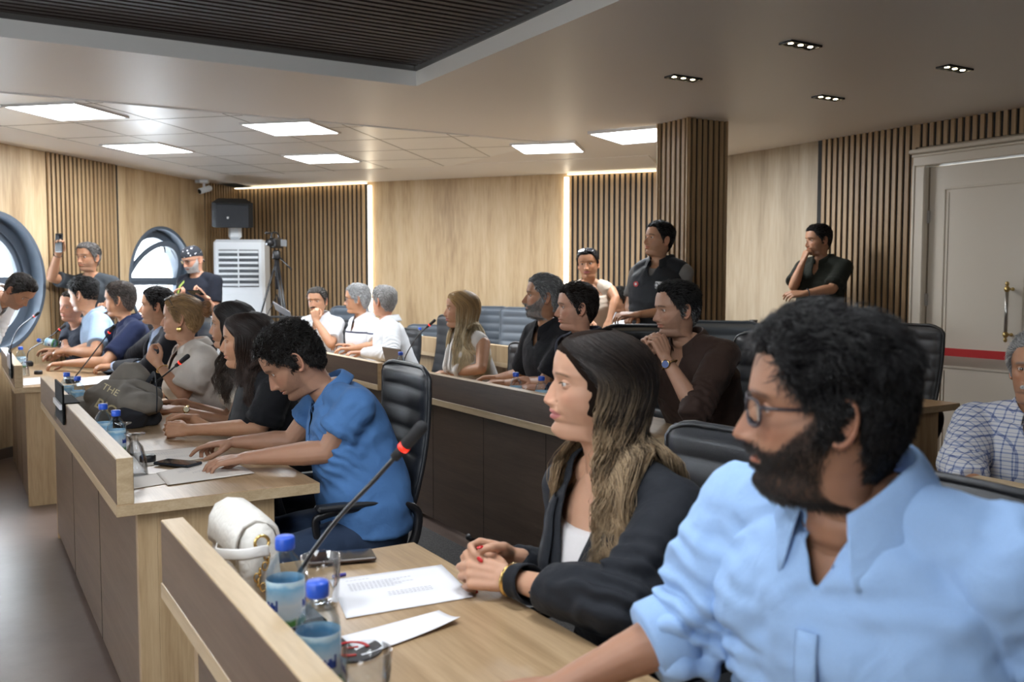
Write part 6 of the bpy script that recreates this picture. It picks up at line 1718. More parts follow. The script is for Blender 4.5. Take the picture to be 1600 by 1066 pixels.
C, X, Y, T, a, b, tt = p.torso_rings(grow=.034, n=40); i = 29
for xx, col_, nm, sz in ((.085, (.55, .03, .04), 'round_badge', .017), (-.085, (.55, .57, .6), 'name_badge', .0)):
    c = C[i] + X[i] * xx + Y[i] * b[i] * .96; R = np.stack([X[i], np.cross(Y[i], X[i]), Y[i]], 1); m = MB()
    if sz: m.lathe([[sz, -.004], [sz, .002], [1e-4, .002]], c, R, 20)
    else: m.box(c, (.06, .045, .006), R, .002)
    bd = m.build(nm, plain(nm, col_, .4), p.shirt_o)
    m = MB()
    if sz: m.lathe([[.0085, .002], [.0085, .0028], [1e-4, .0028]], c, R, 16); m.build('badge_mark', plain('badge_white', (.7, .7, .7), .4), bd)
    else: m.lathe([[.016, .002], [.016, .0045], [.010, .0045], [.010, .002]], c + X[i] * .02 * 1, R, 20); m.build('badge_mark', plain('badge_dark', (.05, .05, .06), .4), bd)
p.legs(M_('khaki_black', (.02, .02, .022)))
# 24
p = Person('person with short dark hair seated far back between the woman and the vest man', at_y(968, 468, 8.0), 30, 6, 0, hs=.92, th=40, lean=8, skin='deep', H=Head())
p.arm(-1, at_y(965, 540, 7.8), DN); p.arm(1, at_y(950, 540, 7.9), DN); p.finish_skin(); p.short_hair((.01, .009, .008), top=1.6, side=1.0); p.shirt(M_('white_cotton', (.70, .72, .75))); p.legs(NAVY)
# 25 -- man by the wall
p = Person('man in a dark olive polo leaning by the right wall, hand on his chin', at_y(1279, 375, 7.05), 12, 6, 0, th=42, lean=2, sit=False, skin='tan', H=Head(), hip=at_y(1283, 375, 7.1) * [1, 1, 0] + [0, 0, .96])
p.arm(1, at_y(1254, 410, 6.98), DN, (.35, .1, .9), (.85, .2, -.2), 'curl', elbow=at_y(1240, 447, 7.02)); p.arm(-1, at_y(1256, 459, 6.84), DN, (-.95, .2, -.05), (0, .6, -.7), 'relax', elbow=at_y(1300, 452, 6.85))
p.finish_skin(stub=.25); p.short_hair((.012, .010, .010), top=1.2, side=.6); OL = M_('dark_olive_pique', (.018, .020, .015)); p.shirt(OL, neck='polo', slv=.85, grow=.016); p.collar(OL); p.legs(NAVY); band(p, -1, .03, BLK, r=.032, w=.008)
# 26 -- plaid shirt
pl, nt, b, N, L = nodes('blue_check_cotton'); t = N.new('ShaderNodeTexCoord'); mp = N.new('ShaderNodeMapping'); mp.inputs['Rotation'].default_value = (0, 0, math.radians(-25)); L.new(t.outputs['Object'], mp.inputs[0]); sx = N.new('ShaderNodeSeparateXYZ'); L.new(mp.outputs[0], sx.inputs[0])
def stripe(ch, fr, w, ph=0):
    a = N.new('ShaderNodeMath'); a.operation = 'MULTIPLY_ADD'; a.inputs[1].default_value = fr; a.inputs[2].default_value = ph + 10; L.new(sx.outputs[ch], a.inputs[0]); f = N.new('ShaderNodeMath'); f.operation = 'FRACT'; L.new(a.outputs[0], f.inputs[0]); c = N.new('ShaderNodeMath'); c.operation = 'LESS_THAN'; c.inputs[1].default_value = w; L.new(f.outputs[0], c.inputs[0]); return c.outputs[0]
s1 = [stripe(0, 38, .18), stripe(1, 30, .16), stripe(2, 38, .20), stripe(2, 38, .08, .5)]
acc = s1[0]
for s in s1[1:]:
    a = N.new('ShaderNodeMath'); a.operation = 'ADD'; L.new(acc, a.inputs[0]); L.new(s, a.inputs[1]); acc = a.outputs[0]
mu = N.new('ShaderNodeMath'); mu.operation = 'MULTIPLY'; mu.inputs[1].default_value = .42; L.new(acc, mu.inputs[0]); r = ramp(N, [(0, (.60, .60, .62)), (.42, (.30, .34, .48)), (.85, (.10, .13, .27))]); L.new(mu.outputs[0], r.inputs[0]); L.new(r.outputs[0], b.inputs[0]); b.inputs['Roughness'].default_value = .85
p = Person('man with white moustache in a blue checked shirt at the right edge', at_y(1622, 575, 3.0), 50, 2, 0, th=52, lean=6, near=True, skin='tan', H=Head(jaw=1.05), build=1.15, sw=1.12)
p.arm(1, at_y(1540, 790, 2.75), DN, elbow=at_y(1502, 728, 2.98)); p.arm(-1, at_y(1680, 760, 2.7), DN)
p.finish_skin(moust=1, beardcol=(.45, .44, .43), browcol=(.2, .19, .18)); p.short_hair((.3, .29, .28), top=1.3, side=.9, grey=.7); p.shirt(pl, neck='shirt', slv=1.45, grow=.02, sg=1.15, fat=.06, vdepth=.14, vwid=.035); p.collar(pl, open_=.9, tip=.055); p.legs(NAVY)
for (u, v, h, lb, *sc) in [
 (.95, 1.16, 31, 'black leather chair under the man in the pale blue shirt', .92),
 (1.52, 1.21, 31, 'black leather chair behind the woman in the blazer', .92),
 (3.13, 1.12, 28, 'black leather chair behind the man in the blue polo', .95),
 (4.02, 1.04, 31, 'black chair of the woman in the black t-shirt', .84), (4.58, 1.06, 31, 'black chair of the young woman in the cream top', .86),
 (5.16, 1.06, 31, 'black chair of the older blonde woman', .86), (6.66, 1.2, 31, 'black chair of the man in the dark suit'), (7.44, 1.15, 31, 'black chair of the man in the navy polo'),
 (8.05, 1.1, 31, 'black chair of the man in the pale blue polo'),
 (2.66, 3.0, 31, 'empty black chair with a white tote bag on its seat')]:
    chair(u, v, h, lb, LEA, *sc)
def chair_px(px, y, h, lb, lea, sc=1.0):
    p = at_y(px, 440, y); hh = math.radians(h); b = np.array([math.cos(hh), math.sin(hh)]) * -.28   # back lies behind the seat
    c = p[:2] + b; u, v = to_uv(c); chair(u, v, h, lb, lea, sc)
chair_px(762, 9.35, 62, 'black leather chair coloured as lit, against the plain oak wall, left one', LEA_LIT)
chair_px(812, 8.95, 58, 'black leather chair coloured as lit, beside the grey bearded man, at the oak wall', LEA_LIT)
chair_px(543, 9.4, 62, 'black leather chair coloured as lit, between the two men at the slatted wall', LEA_LIT)
chair_px(1131, 5.85, 75, 'black leather chair coloured as lit, in front of the slatted column', LEA_LIT)
chair_px(1005, 5.35, 80, 'black chair right behind the head of the navy shirted man', LEA)
chair_px(1414, 5.5, 31, 'black leather chair standing in front of the white door', LEA, 1.0)
chair_px(664, 9.4, 62, 'black leather chair coloured as lit, behind the last row desk, at far left', LEA_LIT, .84)

for idx, h, lb, sc in ((19, 31, 'black leather chair behind the man in the brown shirt', 1.0), (18, 31, 'black chair of the man in the dark navy shirt', .9), (17, 31, 'black chair of the grey bearded man', .9), (16, 31, 'black chair of the blonde woman', .86),
        (15, 22, 'black leather chair at the back of the white shirted man', .98), (14, 31, 'black chair of the man in the striped polo', .86), (13, 60, 'black chair of the man with the raised hand', .9), (25, 52, 'black chair of the man in the checked shirt', .8)):
    P = PEOPLE[idx]; q = P.hip - heading(h) @ np.array([0, -.06, 0]) * -1; u, v = to_uv(q); chair(u, v, h, lb, LEA, sc)
# ================================================================ things on the desks
WATER = thin_clear('bottle_water', (.90, .95, .98), .06, .40)
CAPB = plain('bottle_cap_blue', (.02, .09, .55), .35)
def label_mat():
    m, nt, b, N, L = nodes('bottle_label'); t = N.new('ShaderNodeTexCoord'); sx = N.new('ShaderNodeSeparateXYZ'); L.new(t.outputs['Object'], sx.inputs[0])
    mr = N.new('ShaderNodeMapRange'); mr.inputs[1].default_value = .055; mr.inputs[2].default_value = .145; L.new(sx.outputs[2], mr.inputs[0])
    n = N.new('ShaderNodeTexNoise'); n.inputs['Scale'].default_value = 45; L.new(t.outputs['Object'], n.inputs[0])
    a = N.new('ShaderNodeMath'); a.operation = 'MULTIPLY_ADD'; a.inputs[1].default_value = .22; L.new(n.outputs[0], a.inputs[0]); L.new(mr.outputs[0], a.inputs[2])
    r = ramp(N, [(0, (.02, .12, .03)), (.20, (.05, .22, .05)), (.28, (.45, .60, .72)), (.50, (.62, .72, .82)), (.62, (.45, .66, .84)), (.80, (.22, .50, .76)), (.9, (.60, .78, .88)), (1, (.40, .66, .85))]); L.new(a.outputs[0], r.inputs[0]); L.new(r.outputs[0], b.inputs[0]); b.inputs['Roughness'].default_value = .35; return m
LABM = label_mat(); BLU = plain('label_dark_blue', (.01, .05, .30), .4)
def bottle(c, label, s=1.0, R=None):
    e = empty('water_bottle', (0, 0, 0), label, 'water bottle', 'small plastic water bottles')
    pr = [[.002, .004], [.024, .0], [.030, .004], [.031, .012], [.029, .018], [.031, .024], [.029, .031], [.031, .038], [.0305, .045], [.0305, .128], [.031, .134], [.029, .146], [.022, .160], [.0135, .170], [.0125, .178], [.0125, .186]]
    v, f = None, None; m = MB(); m.lathe(pr, seg=28); m.build('bottle_body', WATER, e, True)
    m = MB(); m.lathe([[.0312, .055], [.0314, .057], [.0314, .126], [.0312, .128]], seg=28); f = grid_faces(4, 28); lm = mkmesh('bottle_label', m.arr(), f, LABM, e, True)
    m = MB()
    for k in range(3):
        a = k * 2.1
        for j, (da, z, w_, h_) in enumerate(((-.28, .088, .004, .014), (-.14, .086, .004, .010), (0, .088, .005, .014), (.14, .086, .004, .010), (.28, .090, .003, .018))):
            x = a + da; Rr = np.stack([[-math.sin(x), math.cos(x), 0], [math.cos(x), math.sin(x), 0], [0, 0, 1]], 1); m.box((.0316 * math.cos(x), .0316 * math.sin(x), z), (w_, .0008, h_), Rr)
    m.build('label_print', BLU, lm)
    m = MB(); m.lathe([[.0155, .176], [.016, .178], [.016, .194], [.0145, .197], [1e-4, .197]], seg=28); m.build('cap', CAPB, e, True)
    e.scale = (s, s, s); e.location = tuple(c)
    if R is not None: e.rotation_euler = R
    return e
BOT = None
def place_bottle(px, py, label, z=TZ, top=None, rot=None, y=None, s=1.0):
    """px, py = foot of the bottle in the photo (or its cap's top when top=True)"""
    global BOT
    if y is not None: c = at_y(px, py, y)
    elif top: c = at_z(px, py, z + .197 * s); c[2] = z
    else: c = at_z(px, py, z)
    if BOT is None: BOT = bottle(c, label, s, rot); return BOT
    o = copy_tree(BOT); o.location = tuple(c); o['label'] = label; o.rotation_euler = rot or (0, 0, px * 1.7); o.scale = (s, s, s); return o
B = []
place_bottle(445, 838, 'water bottle on the foreground desk, the one beside the white handbag', top=True, s=1.06)
place_bottle(496, 908, 'water bottle on the foreground desk nearest the camera', top=True, s=1.06)
place_bottle(181, 641, 'water bottle nearer the upturned glass on the middle desk', top=True)
place_bottle(161, 631, 'water bottle on the middle desk, just behind the one by the upturned glass', top=True)
place_bottle(121, 588, 'water bottle directly behind the black nameplate on the middle desk', top=True)
place_bottle(104, 582, 'water bottle furthest from the camera on the middle desk', top=True)
place_bottle(32, 542, 'water bottle standing at the front of the far left desk', top=True)
place_bottle(806, 582, 'water bottle on the second row desk left of the microphone', top=True)
place_bottle(846, 588, 'water bottle on the second row desk right of the microphone', top=True)
place_bottle(626, 550, 'water bottle on the second row desk behind the blue polo man, nearer one', top=True)
place_bottle(621, 547, 'water bottle on the second row desk behind the blue polo man, farther one', top=True, y=None)
place_bottle(656, 512, 'water bottle on the last row desk, left of the patterned shirt', top=True, z=TZ)
place_bottle(690, 513, 'water bottle on the last row desk, in front of the patterned shirt', top=True, z=TZ)
place_bottle(97, 539, 'water bottle held lying down by the man in the pale blue polo', y=7.05, rot=(math.radians(-5), math.radians(-80), .0))

# glassware
GLS = thin_clear('clear_glass', (.93, .94, .95), 0, .6)
def lathe_thing(name, label, cat, prof, c, mat=GLS, seg=32, group=None, R=None):
    m = MB(); m.lathe(prof, c, R, seg); o = m.build(name, mat, None, True, c); return tag(o, label, cat, group)
inv = [[.034, 0], [.0345, .003], [.031, .05], [.022, .085], [.010, .100], [.009, .112], [.020, .118], [.029, .121], [.029, .124], [.018, .122], [.002, .118], [.002, .103], [.012, .095], [.0195, .083], [.0285, .05], [.032, .003]]
def glass(px, py, label, s=1.0, prof=inv, z=TZ):
    c = at_z(px, py, z); return lathe_thing('drinking_glass', label, 'glass', np.array(prof) * s, c)
glass(212, 743, 'upturned stemmed glass at the near corner of the middle desk', 1.15)
glass(194, 712, 'upturned stemmed glass just behind the corner one on the middle desk', 1.0)
glass(38, 588, 'upturned glass on the far left desk behind the upstand')
tum = [[.002, .006], [.026, .006], [.029, .02], [.033, .09], [.0345, .09], [.031, .02], [.028, 0], [.002, 0]]
glass(502, 948, 'clear tumbler of water between the two foreground bottles', 1.15, tum)
glass(572, 1122, 'clear glass cut off by the bottom edge of the photo', 1.15, tum)
glass(151, 640, 'empty tumbler beside the grey tote bag', 1.0, tum)

# gooseneck microphones
MBK = plain('mic_black', (.012, .012, .014), .4); MRD = plain('mic_red_ring', (.7, .015, .01), .3, emit=(1, .03, .01), es=.8)
def mic(base, path, label):
    """path: points from the base to the tip of the head, world"""
    base = np.array(base, float); e = empty('gooseneck_microphone', base, label, 'microphone', 'black gooseneck microphones')
    m = MB(); m.box(base + [0, 0, .018], (.085, .12, .036), RUV, .008); b_ = m.build('base', MBK, e)
    m = MB(); m.box(base + [0, 0, .038], (.03, .03, .004), RUV); m.build('talk_button', plain('button_grey', (.12, .12, .13), .4), b_)
    P = crom(np.array([base + [0, 0, .03]] + [np.array(q) for q in path]), 40); d = nrm(P[-1] - P[-4]); tip = P[-1]
    hl = .075; stem = P[:-1]; cut = tip - d * hl
    keep = [q for q in P if np.dot(q - cut, d) < 0] ; keep.append(cut)
    m = MB(); m.tube(keep, .0042, 8, True); m.build('gooseneck', MBK, e, True)
    m = MB(); m.limb([cut - d * .005, cut + d * .02], .0085, 14, flat0=True, flat1=True); m.limb([cut + d * .028, cut + d * hl], [.0105, .0115], 14, flat0=True); m.build('microphone_head', plain('mic_foam', (.02, .02, .022), .9, noise=.4, nscale=900), e, True)
    m = MB(); m.limb([cut + d * .019, cut + d * .028], .0106, 16, flat0=True, flat1=True); m.build('light_ring', MRD, e, True)
    return e
def mic_px(pb, pts, ys, label, z=TZ):
    b = at_z(*pb, z); return mic(b, [at_y(px, py, y) for (px, py), y in zip(pts, ys)], label)
b0 = at_z(462, 985, TZ)
mic_px((462, 985), [(452, 955), (462, 905), (520, 820), (590, 745), (658, 668)], [b0[1] + .0, b0[1], b0[1] - .02, b0[1] - .06, b0[1] - .10], 'microphone rising from the foreground desk behind the bottles')
b0 = at_z(190, 655, TZ); mic_px((190, 655), [(192, 645), (225, 613), (293, 557)], [b0[1], b0[1] - .02, b0[1] - .1], 'microphone leaning over the grey tote bag on the middle desk')
b0 = at_z(112, 598, TZ); mic_px((112, 598), [(118, 588), (140, 560), (178, 510)], [b0[1], b0[1] - .05, b0[1] - .1], 'microphone in front of the man in the navy polo')
b0 = at_z(42, 572, TZ); mic_px((42, 572), [(46, 548), (70, 532), (101, 509)], [b0[1], b0[1] - .05, b0[1] - .1], 'microphone beside the tilted bottle on the far left desk')
b0 = at_z(22, 570, TZ); mic_px((22, 570), [(16, 548), (28, 515), (60, 489)], [b0[1], b0[1], b0[1] - .1], 'microphone in front of the round window at the left edge')
b0 = at_z(832, 612, TZ); mic_px((832, 612), [(838, 585), (858, 548), (882, 512)], [b0[1], b0[1] - .04, b0[1] - .08], 'microphone between the two bottles on the second row desk')
b0 = at_z(630, 578, TZ); mic_px((630, 578), [(636, 552), (655, 523), (679, 501)], [b0[1], b0[1] - .04, b0[1] - .08], 'microphone left of the blonde woman')
b0 = at_z(960, 620, TZ); mic_px((960, 560), [(968, 525), (975, 505), (986, 486)], [5.0, 5.0, 4.95], 'microphone tip showing behind the navy shirted man', z=.92) if False else None
b0 = at_z(683, 545, TZ); mic_px((683, 545), [(686, 527), (693, 513), (701, 502)], [b0[1], b0[1] - .04, b0[1] - .08], 'thin microphone on the last row desk beside the patterned shirt')

# sheets of paper
PAP = plain('paper_white', (.80, .80, .84), .7)
def paper(pts, label, name='paper_sheet', cat='paper', mat=PAP, z=TZ, lines=None, grp='printed papers on the desks', th=.0012, curl=.006, curls=(0, 0, 0, 0)):
    """quad through four photo points on the desk, clockwise"""
    P = np.array([at_z(*p, z) for p in pts]); n = 14; V = []
    for i in range(n):
        for j in range(n):
            a, b = i / (n - 1), j / (n - 1); q = P[0] * (1 - a) * (1 - b) + P[1] * (1 - a) * b + P[2] * a * b + P[3] * a * (1 - b)
            h = .0006 + curl * (abs(math.sin(a * 2.6 + 1)) * .25 * (b - .5) ** 2) + sum(k * w_ for k, w_ in zip(curls, [((1 - a) * (1 - b)) ** 3, ((1 - a) * b) ** 3, (a * b) ** 3, (a * (1 - b)) ** 3])); V.append(q + [0, 0, h + th])
    o = mkmesh(name, V, grid_faces(n, n, False), mat, None, True, P.mean(0)); so = o.modifiers.new('t', 'SOLIDIFY'); so.thickness = .0006; so.offset = 0; tag(o, label, cat, grp)
    if lines:
        m = MB(); e1, e2 = P[1] - P[0], P[3] - P[0]; R = None
        for (a, b, L_) in lines:
            c0 = P[0] + e1 * b + e2 * a; c1 = c0 + e1 * L_; d = nrm(e1); k = nrm(e2); 
            for s in np.arange(0, np.linalg.norm(e1) * L_, .009): 
                q = c0 + d * s; m.add([q + [0, 0, .0040], q + d * .0065 + [0, 0, .0040], q + d * .0065 + k * .0016 + [0, 0, .0040], q + k * .0016 + [0, 0, .0040]], [[0, 1, 2, 3]])
        t = m.build('printed_text', plain('ink_grey', (.18, .18, .22), .7), o, False, None); t.location = (0, 0, 0)
    return o
ln = [(.12, .12, .2)] + [(.22 + .035 * i, .12, .55 - .1 * (i % 3)) for i in range(6)] + [(.55 + .04 * i, .4, .35) for i in range(3)]
paper([(515, 908), (690, 884), (741, 934), (541, 968)], 'printed sheet under the clasped hands of the woman in the blazer', lines=ln)
paper([(533, 998), (686, 957), (719, 975), (566, 1028)], 'folded blank white paper at the near end of the foreground desk', curls=(0, 0, .01, 0), th=.003)
paper([(205, 708), (310, 699), (330, 716), (222, 730)], 'printed sheet under the right hand of the man in the blue polo', lines=ln, mat=plain('paper_cream', (.72, .66, .60), .7))
paper([(244, 741), (352, 716), (398, 741), (262, 760)], 'sheet nearest the desk end under the blue polo man\'s left hand', lines=ln, th=.003, mat=plain('paper_cream', (.72, .66, .60), .7))
paper([(203, 745), (246, 741), (264, 756), (204, 766)], 'small sheet beside the upturned glass at the desk corner', th=.0015, mat=plain('paper_cream', (.72, .66, .60), .7))
paper([(118, 592), (182, 586), (196, 596), (120, 604)], 'white sheet on the far left desk in front of the suited man', z=TZ)
paper([(36, 592), (66, 590), (66, 600), (36, 603)], 'white sheet at the near end of the far left desk', z=TZ)

# phones on desks
def flat_phone(px, py, ang, label, colr=(.012, .013, .016), z=TZ, sz=(.074, .009, .155)):
    c = at_z(px, py, z); c[2] = z + .0075; R = rotz(math.radians(ang)) @ rotx(math.radians(90)) @ np.diag([1, 1, 1]); return phone(c, R @ rotz(0), label, colr=colr, size=sz)
def phone_up(px, py, ang, label, colr, z=TZ, sz=(.076, .155, .009)):
    c = at_z(px, py, z); c[2] = z + .0065 + .003; R = rotz(math.radians(ang)); e = empty('smartphone', c, label, 'phone'); m = MB(); m.box(c, sz, R, .003); m.build('body', plain('phone_case_%d' % int(colr[0] * 1000), colr, .4), e); m = MB(); m.box(c + [0, 0, sz[2] / 2 + .0003], (sz[0] - .006, sz[1] - .006, .001), R); m.build('screen', plain('phone_screen', (.01, .011, .014), .06), e); return e
phone_up(278, 728, 68, 'black phone lying on papers by the blue polo man\'s hand', (.014, .02, .03))
phone_up(533, 877, -73, 'phone in a brown case behind the tumbler on the foreground desk', (.06, .035, .025))
phone_up(246, 663, 60, 'dark phone under the folded hands of the woman in the black t-shirt', (.02, .02, .022)) if False else None

# black lens cap by the glass, round dark thing
c = at_z(231, 722, TZ); m = MB(); m.lathe([[.026, 0], [.028, .004], [.028, .022], [.024, .026], [1e-4, .026]], c, None, 24); tag(m.build('lens_cap', plain('mic_black', (.012, .012, .014), .4), None, True, c), 'round black cap beside the upturned glass', 'cap')
c = at_z(60, 585, TZ); m = MB(); m.lathe([[.026, 0], [.028, .004], [.028, .022], [.024, .026], [1e-4, .026]], c, None, 24); tag(m.build('lens_cap', plain('mic_black', (.012, .012, .014), .4), None, True, c), 'round black cap on the far left desk', 'cap')

# coaster with red emblem under the near bottles
c = at_z(548, 1018, TZ) + [0, 0, .002]; m = MB(); m.lathe([[.055, -.002], [.055, .002], [1e-4, .002]], c, None, 36); e = m.build('coaster', plain('coaster_black', (.015, .014, .016), .5), None, False, c); tag(e, 'round black coaster with a red emblem at the bottom of the photo', 'coaster')
m = MB(); a = np.linspace(.3, 5.2, 24); m.tube([c + np.array([.030 * math.cos(x), .030 * math.sin(x), .003]) for x in a], [(.0012, .004)] * 24, 6, True); m.tube([c + [-.012, 0, .003], c + [.012, .008, .003]], .002, 6, True); m.build('emblem', plain('emblem_red', (.5, .02, .02), .5), e)

# blue pen
a, b_ = at_z(520, 905, TZ), at_z(540, 901, TZ); m = MB(); m.tube([a + [0, 0, .005], b_ + [0, 0, .005]], .0042, 10, True); p_ = m.build('pen', plain('pen_blue', (.05, .04, .3), .3), None, True, a); tag(p_, 'blue pen beside the printed sheet on the foreground desk', 'pen')

# white quilted handbag on the foreground desk
qm, nt, b, N, L = nodes('quilted_white_leather'); t = N.new('ShaderNodeTexCoord'); mp = N.new('ShaderNodeMapping'); mp.inputs['Rotation'].default_value = (.6, .6, .78); mp.inputs['Scale'].default_value = (55, 55, 55); L.new(t.outputs['Object'], mp.inputs[0]); ck = N.new('ShaderNodeTexVoronoi'); ck.feature = 'DISTANCE_TO_EDGE'; ck.inputs['Scale'].default_value = 1.0; L.new(mp.outputs[0], ck.inputs[0]); bump(N, L, b, ck.outputs['Distance'], .5, .004); b.inputs[0].default_value = (.70, .67, .62, 1); b.inputs['Roughness'].default_value = .4
hu0 = at_z(352, 868, TZ); hu1 = at_z(430, 935, TZ)
hb = (hu0 + hu1) / 2 + UV(0, .06); ax = UV(1, 0); vv = UV(0, 1)
bc = UV(to_uv(hu1)[0] + .105, cA[1] + .150); bc[2] = TZ
e = empty('handbag', bc, 'white quilted leather handbag with chain on the foreground desk', 'handbag')
prof = [(-.045, 0), (-.050, .03), (-.046, .10), (-.042, .135), (-.030, .158), (-.008, .168), (.014, .164), (.030, .148), (.038, .12), (.044, .06), (.046, 0)]
def extr(prof, L_, nseg, c, taper=.0):
    V = []
    for i in range(nseg + 1):
        k = i / nseg * 2 - 1; s = 1 - taper * abs(k) ** 6
        for (x, z) in prof: V.append(c + ax * k * L_ / 2 + vv * x * s + np.array([0, 0, z * (1 - .04 * abs(k) ** 4)]))
    n = len(prof); F = []
    for i in range(nseg):
        for j in range(n): F.append([i * n + j, i * n + (j + 1) % n, (i + 1) * n + (j + 1) % n, (i + 1) * n + j])
    F.append(list(range(n))[::-1]); F.append([nseg * n + j for j in range(n)]); return V, F
m = MB(); m.add(*extr(prof, .235, 16, bc + [0, 0, .001], .12)); bo = m.build('bag_body', qm, e, True)
pf = [(-.052, .085), (-.054, .10), (-.050, .14), (-.036, .166), (-.010, .178), (.018, .173), (.036, .155), (.044, .125), (.039, .123), (.030, .148), (.014, .166), (-.008, .170), (-.032, .160), (-.045, .135), (-.048, .10), (-.047, .086)]
m = MB(); m.add(*extr(pf, .225, 16, bc + [0, 0, .001], .0)); m.build('flap', qm, e, True)
end = bc - ax * .119
m = MB(); a = np.linspace(0, 2 * math.pi, 25); 
m.tube([end + vv * .014 * math.cos(x) + np.array([0, 0, .125 + .014 * math.sin(x)]) - ax * .004 for x in a], .0035, 8); m.build('ring', GOLD, e, True)
m = MB()
for i in range(10):
    cc = end - ax * .006 + vv * (.012 * math.sin(i * .9)) + np.array([0, 0, .108 - i * .0105]); Ra = rotz(.5 * (i % 2) * 3.14)
    m.tube([cc + (vv if i % 2 else ax) * .0055 * math.cos(x) + np.array([0, 0, .0085 * math.sin(x)]) for x in np.linspace(0, 2 * math.pi, 13)], .0018, 6)
m.build('chain', GOLD, e, True)
m = MB(); m.add(*tube([end + vv * .01 + [0, 0, .10], end - ax * .04 + vv * -.0 + [0, 0, .118], end - ax * .05 - vv * .05 + [0, 0, .120], end - vv * .085 + ax * .01 + [0, 0, .112], end + ax * .06 - vv * .075 + [0, 0, .11]], [(.011, .0015)] * 5, 8, False, n=30, ref=np.array([0, 0, 1.0]))); m.build('strap', plain('white_strap', (.72, .70, .67), .45), e, True)

# grey canvas tote lying on the middle desk
TG = cloth('grey_canvas', (.20, .18, .155), .9); TD_ = cloth('dark_canvas', (.035, .037, .045), .9)
tc = UV(to_uv(at_z(205, 672, TZ))[0] + .28, cB[1] + .26); tc[2] = TZ
e = empty('tote_bag', tc, 'crumpled grey canvas tote bag with pale lettering on the middle desk', 'tote bag')
def blob(name, ctrs, mat, vox=.008, amp=.012, sc=14, parent=e, flat=TZ + .001, seed=3):
    m = MB()
    for (c, r) in ctrs: m.ell(c, r, None, 20, 14)
    v, q = remesh(m, vox, 8); nn = vnormals(v, q); v = v + nn * ((1 - np.abs(vnoise(v * sc, seed)) * 2) * amp + vnoise(v * sc * 2.3, seed + 1) * amp * .4)[:, None]; v[:, 2] = np.maximum(v[:, 2], flat); return mkmesh(name, v, q, mat, parent, True)
T3 = lambda u, v, z: tc + UV(u, v) * [1, 1, 0] + np.array([0, 0, z])
bag = blob('bag_body', [(T3(.16, -.10, .045), (.12, .12, .055)), (T3(.10, -.13, .04), (.14, .10, .05)), (T3(-.02, .02, .12), (.17, .12, .07)), (T3(.0, .0, .07), (.13, .16, .075)), (T3(.10, .04, .10), (.12, .13, .08)), (T3(-.12, .02, .10), (.10, .11, .075)), (T3(-.20, .05, .11), (.10, .07, .05)), (T3(.10, .06, .17), (.09, .06, .09)), (T3(.03, -.06, .05), (.10, .12, .05))], TG, amp=.017, sc=10)
blob('lining', [(T3(-.20, .02, .05), (.075, .07, .065)), (T3(-.16, .08, .03), (.07, .06, .04))], TD_, seed=9)
m = MB(); m.add(*tube([T3(.02, .12, .17), T3(-.06, .14, .22), T3(-.16, .13, .20), T3(-.24, .12, .14), T3(-.28, .11, .07)], [(.014, .003)] * 5, 8, False, n=30, ref=np.array([0, 0, 1.0]))); m.build('bag_handle', TD_, e, True)
# lettering wrapped on the cloth
def text_on(body, size, origin, right, up, out, target, mat, name, parent, depth=.001, bold=.0):
    cu = bpy.data.curves.new('t', 'FONT'); cu.body = body; cu.size = size; cu.extrude = .0; cu.offset = bold; cu.resolution_u = 3; o = bpy.data.objects.new('t', cu); COL.objects.link(o)
    dg = bpy.context.evaluated_depsgraph_get(); me = bpy.data.meshes.new_from_object(o.evaluated_get(dg)); bpy.data.objects.remove(o)
    import bmesh
    bm = bmesh.new(); bm.from_mesh(me); bmesh.ops.subdivide_edges(bm, edges=bm.edges[:], cuts=2, use_grid_fill=False); bmesh.ops.triangulate(bm, faces=bm.faces[:]); bm.to_mesh(me); bm.free()
    V = np.array([v.co[:] for v in me.vertices]); W = origin + V[:, :1] * right + V[:, 1:2] * up
    if target is not None:
        from mathutils.bvhtree import BVHTree
        tv = np.array([v.co[:] for v in target.data.vertices]) + np.array(e.location); bv = BVHTree.FromPolygons(tv.tolist(), [list(p.vertices) for p in target.data.polygons])
        W2 = []
        for w_ in W:
            h = bv.ray_cast(Vector(w_ + out * .3), Vector(-out)); W2.append(np.array(h[0]) + out * .0025 if h[0] else w_)
        W = np.array(W2)
    return mkmesh(name, W, [list(p.vertices) for p in me.polygons], mat, parent, False)
LET = plain('cream_lettering', (.70, .62, .38), .8)
out = nrm(np.array([0.0, 0, CAMZ]) - (tc + [0, 0, .1])); rt = nrm(np.cross(-out, [0, 0, 1.0])); upv = np.cross(rt, -out); upv = upv if upv[2] > 0 else -upv
c1 = math.cos(math.radians(-32)); s1_ = math.sin(math.radians(-32)); r2 = rt * c1 + upv * s1_; u2 = -rt * s1_ + upv * c1
bd_ = float(np.linalg.norm(tc - C0)); pp = lambda px, py: C0 + ray(px, py) * (tc[1] - .05) / ray(px, py)[1]
text_on('THE', .042, pp(158, 607), r2, u2, out, bag, LET, 'lettering', bag)
text_on('BIG', .060, pp(147, 634), r2, u2, out, bag, LET, 'lettering', bag, bold=.0012)

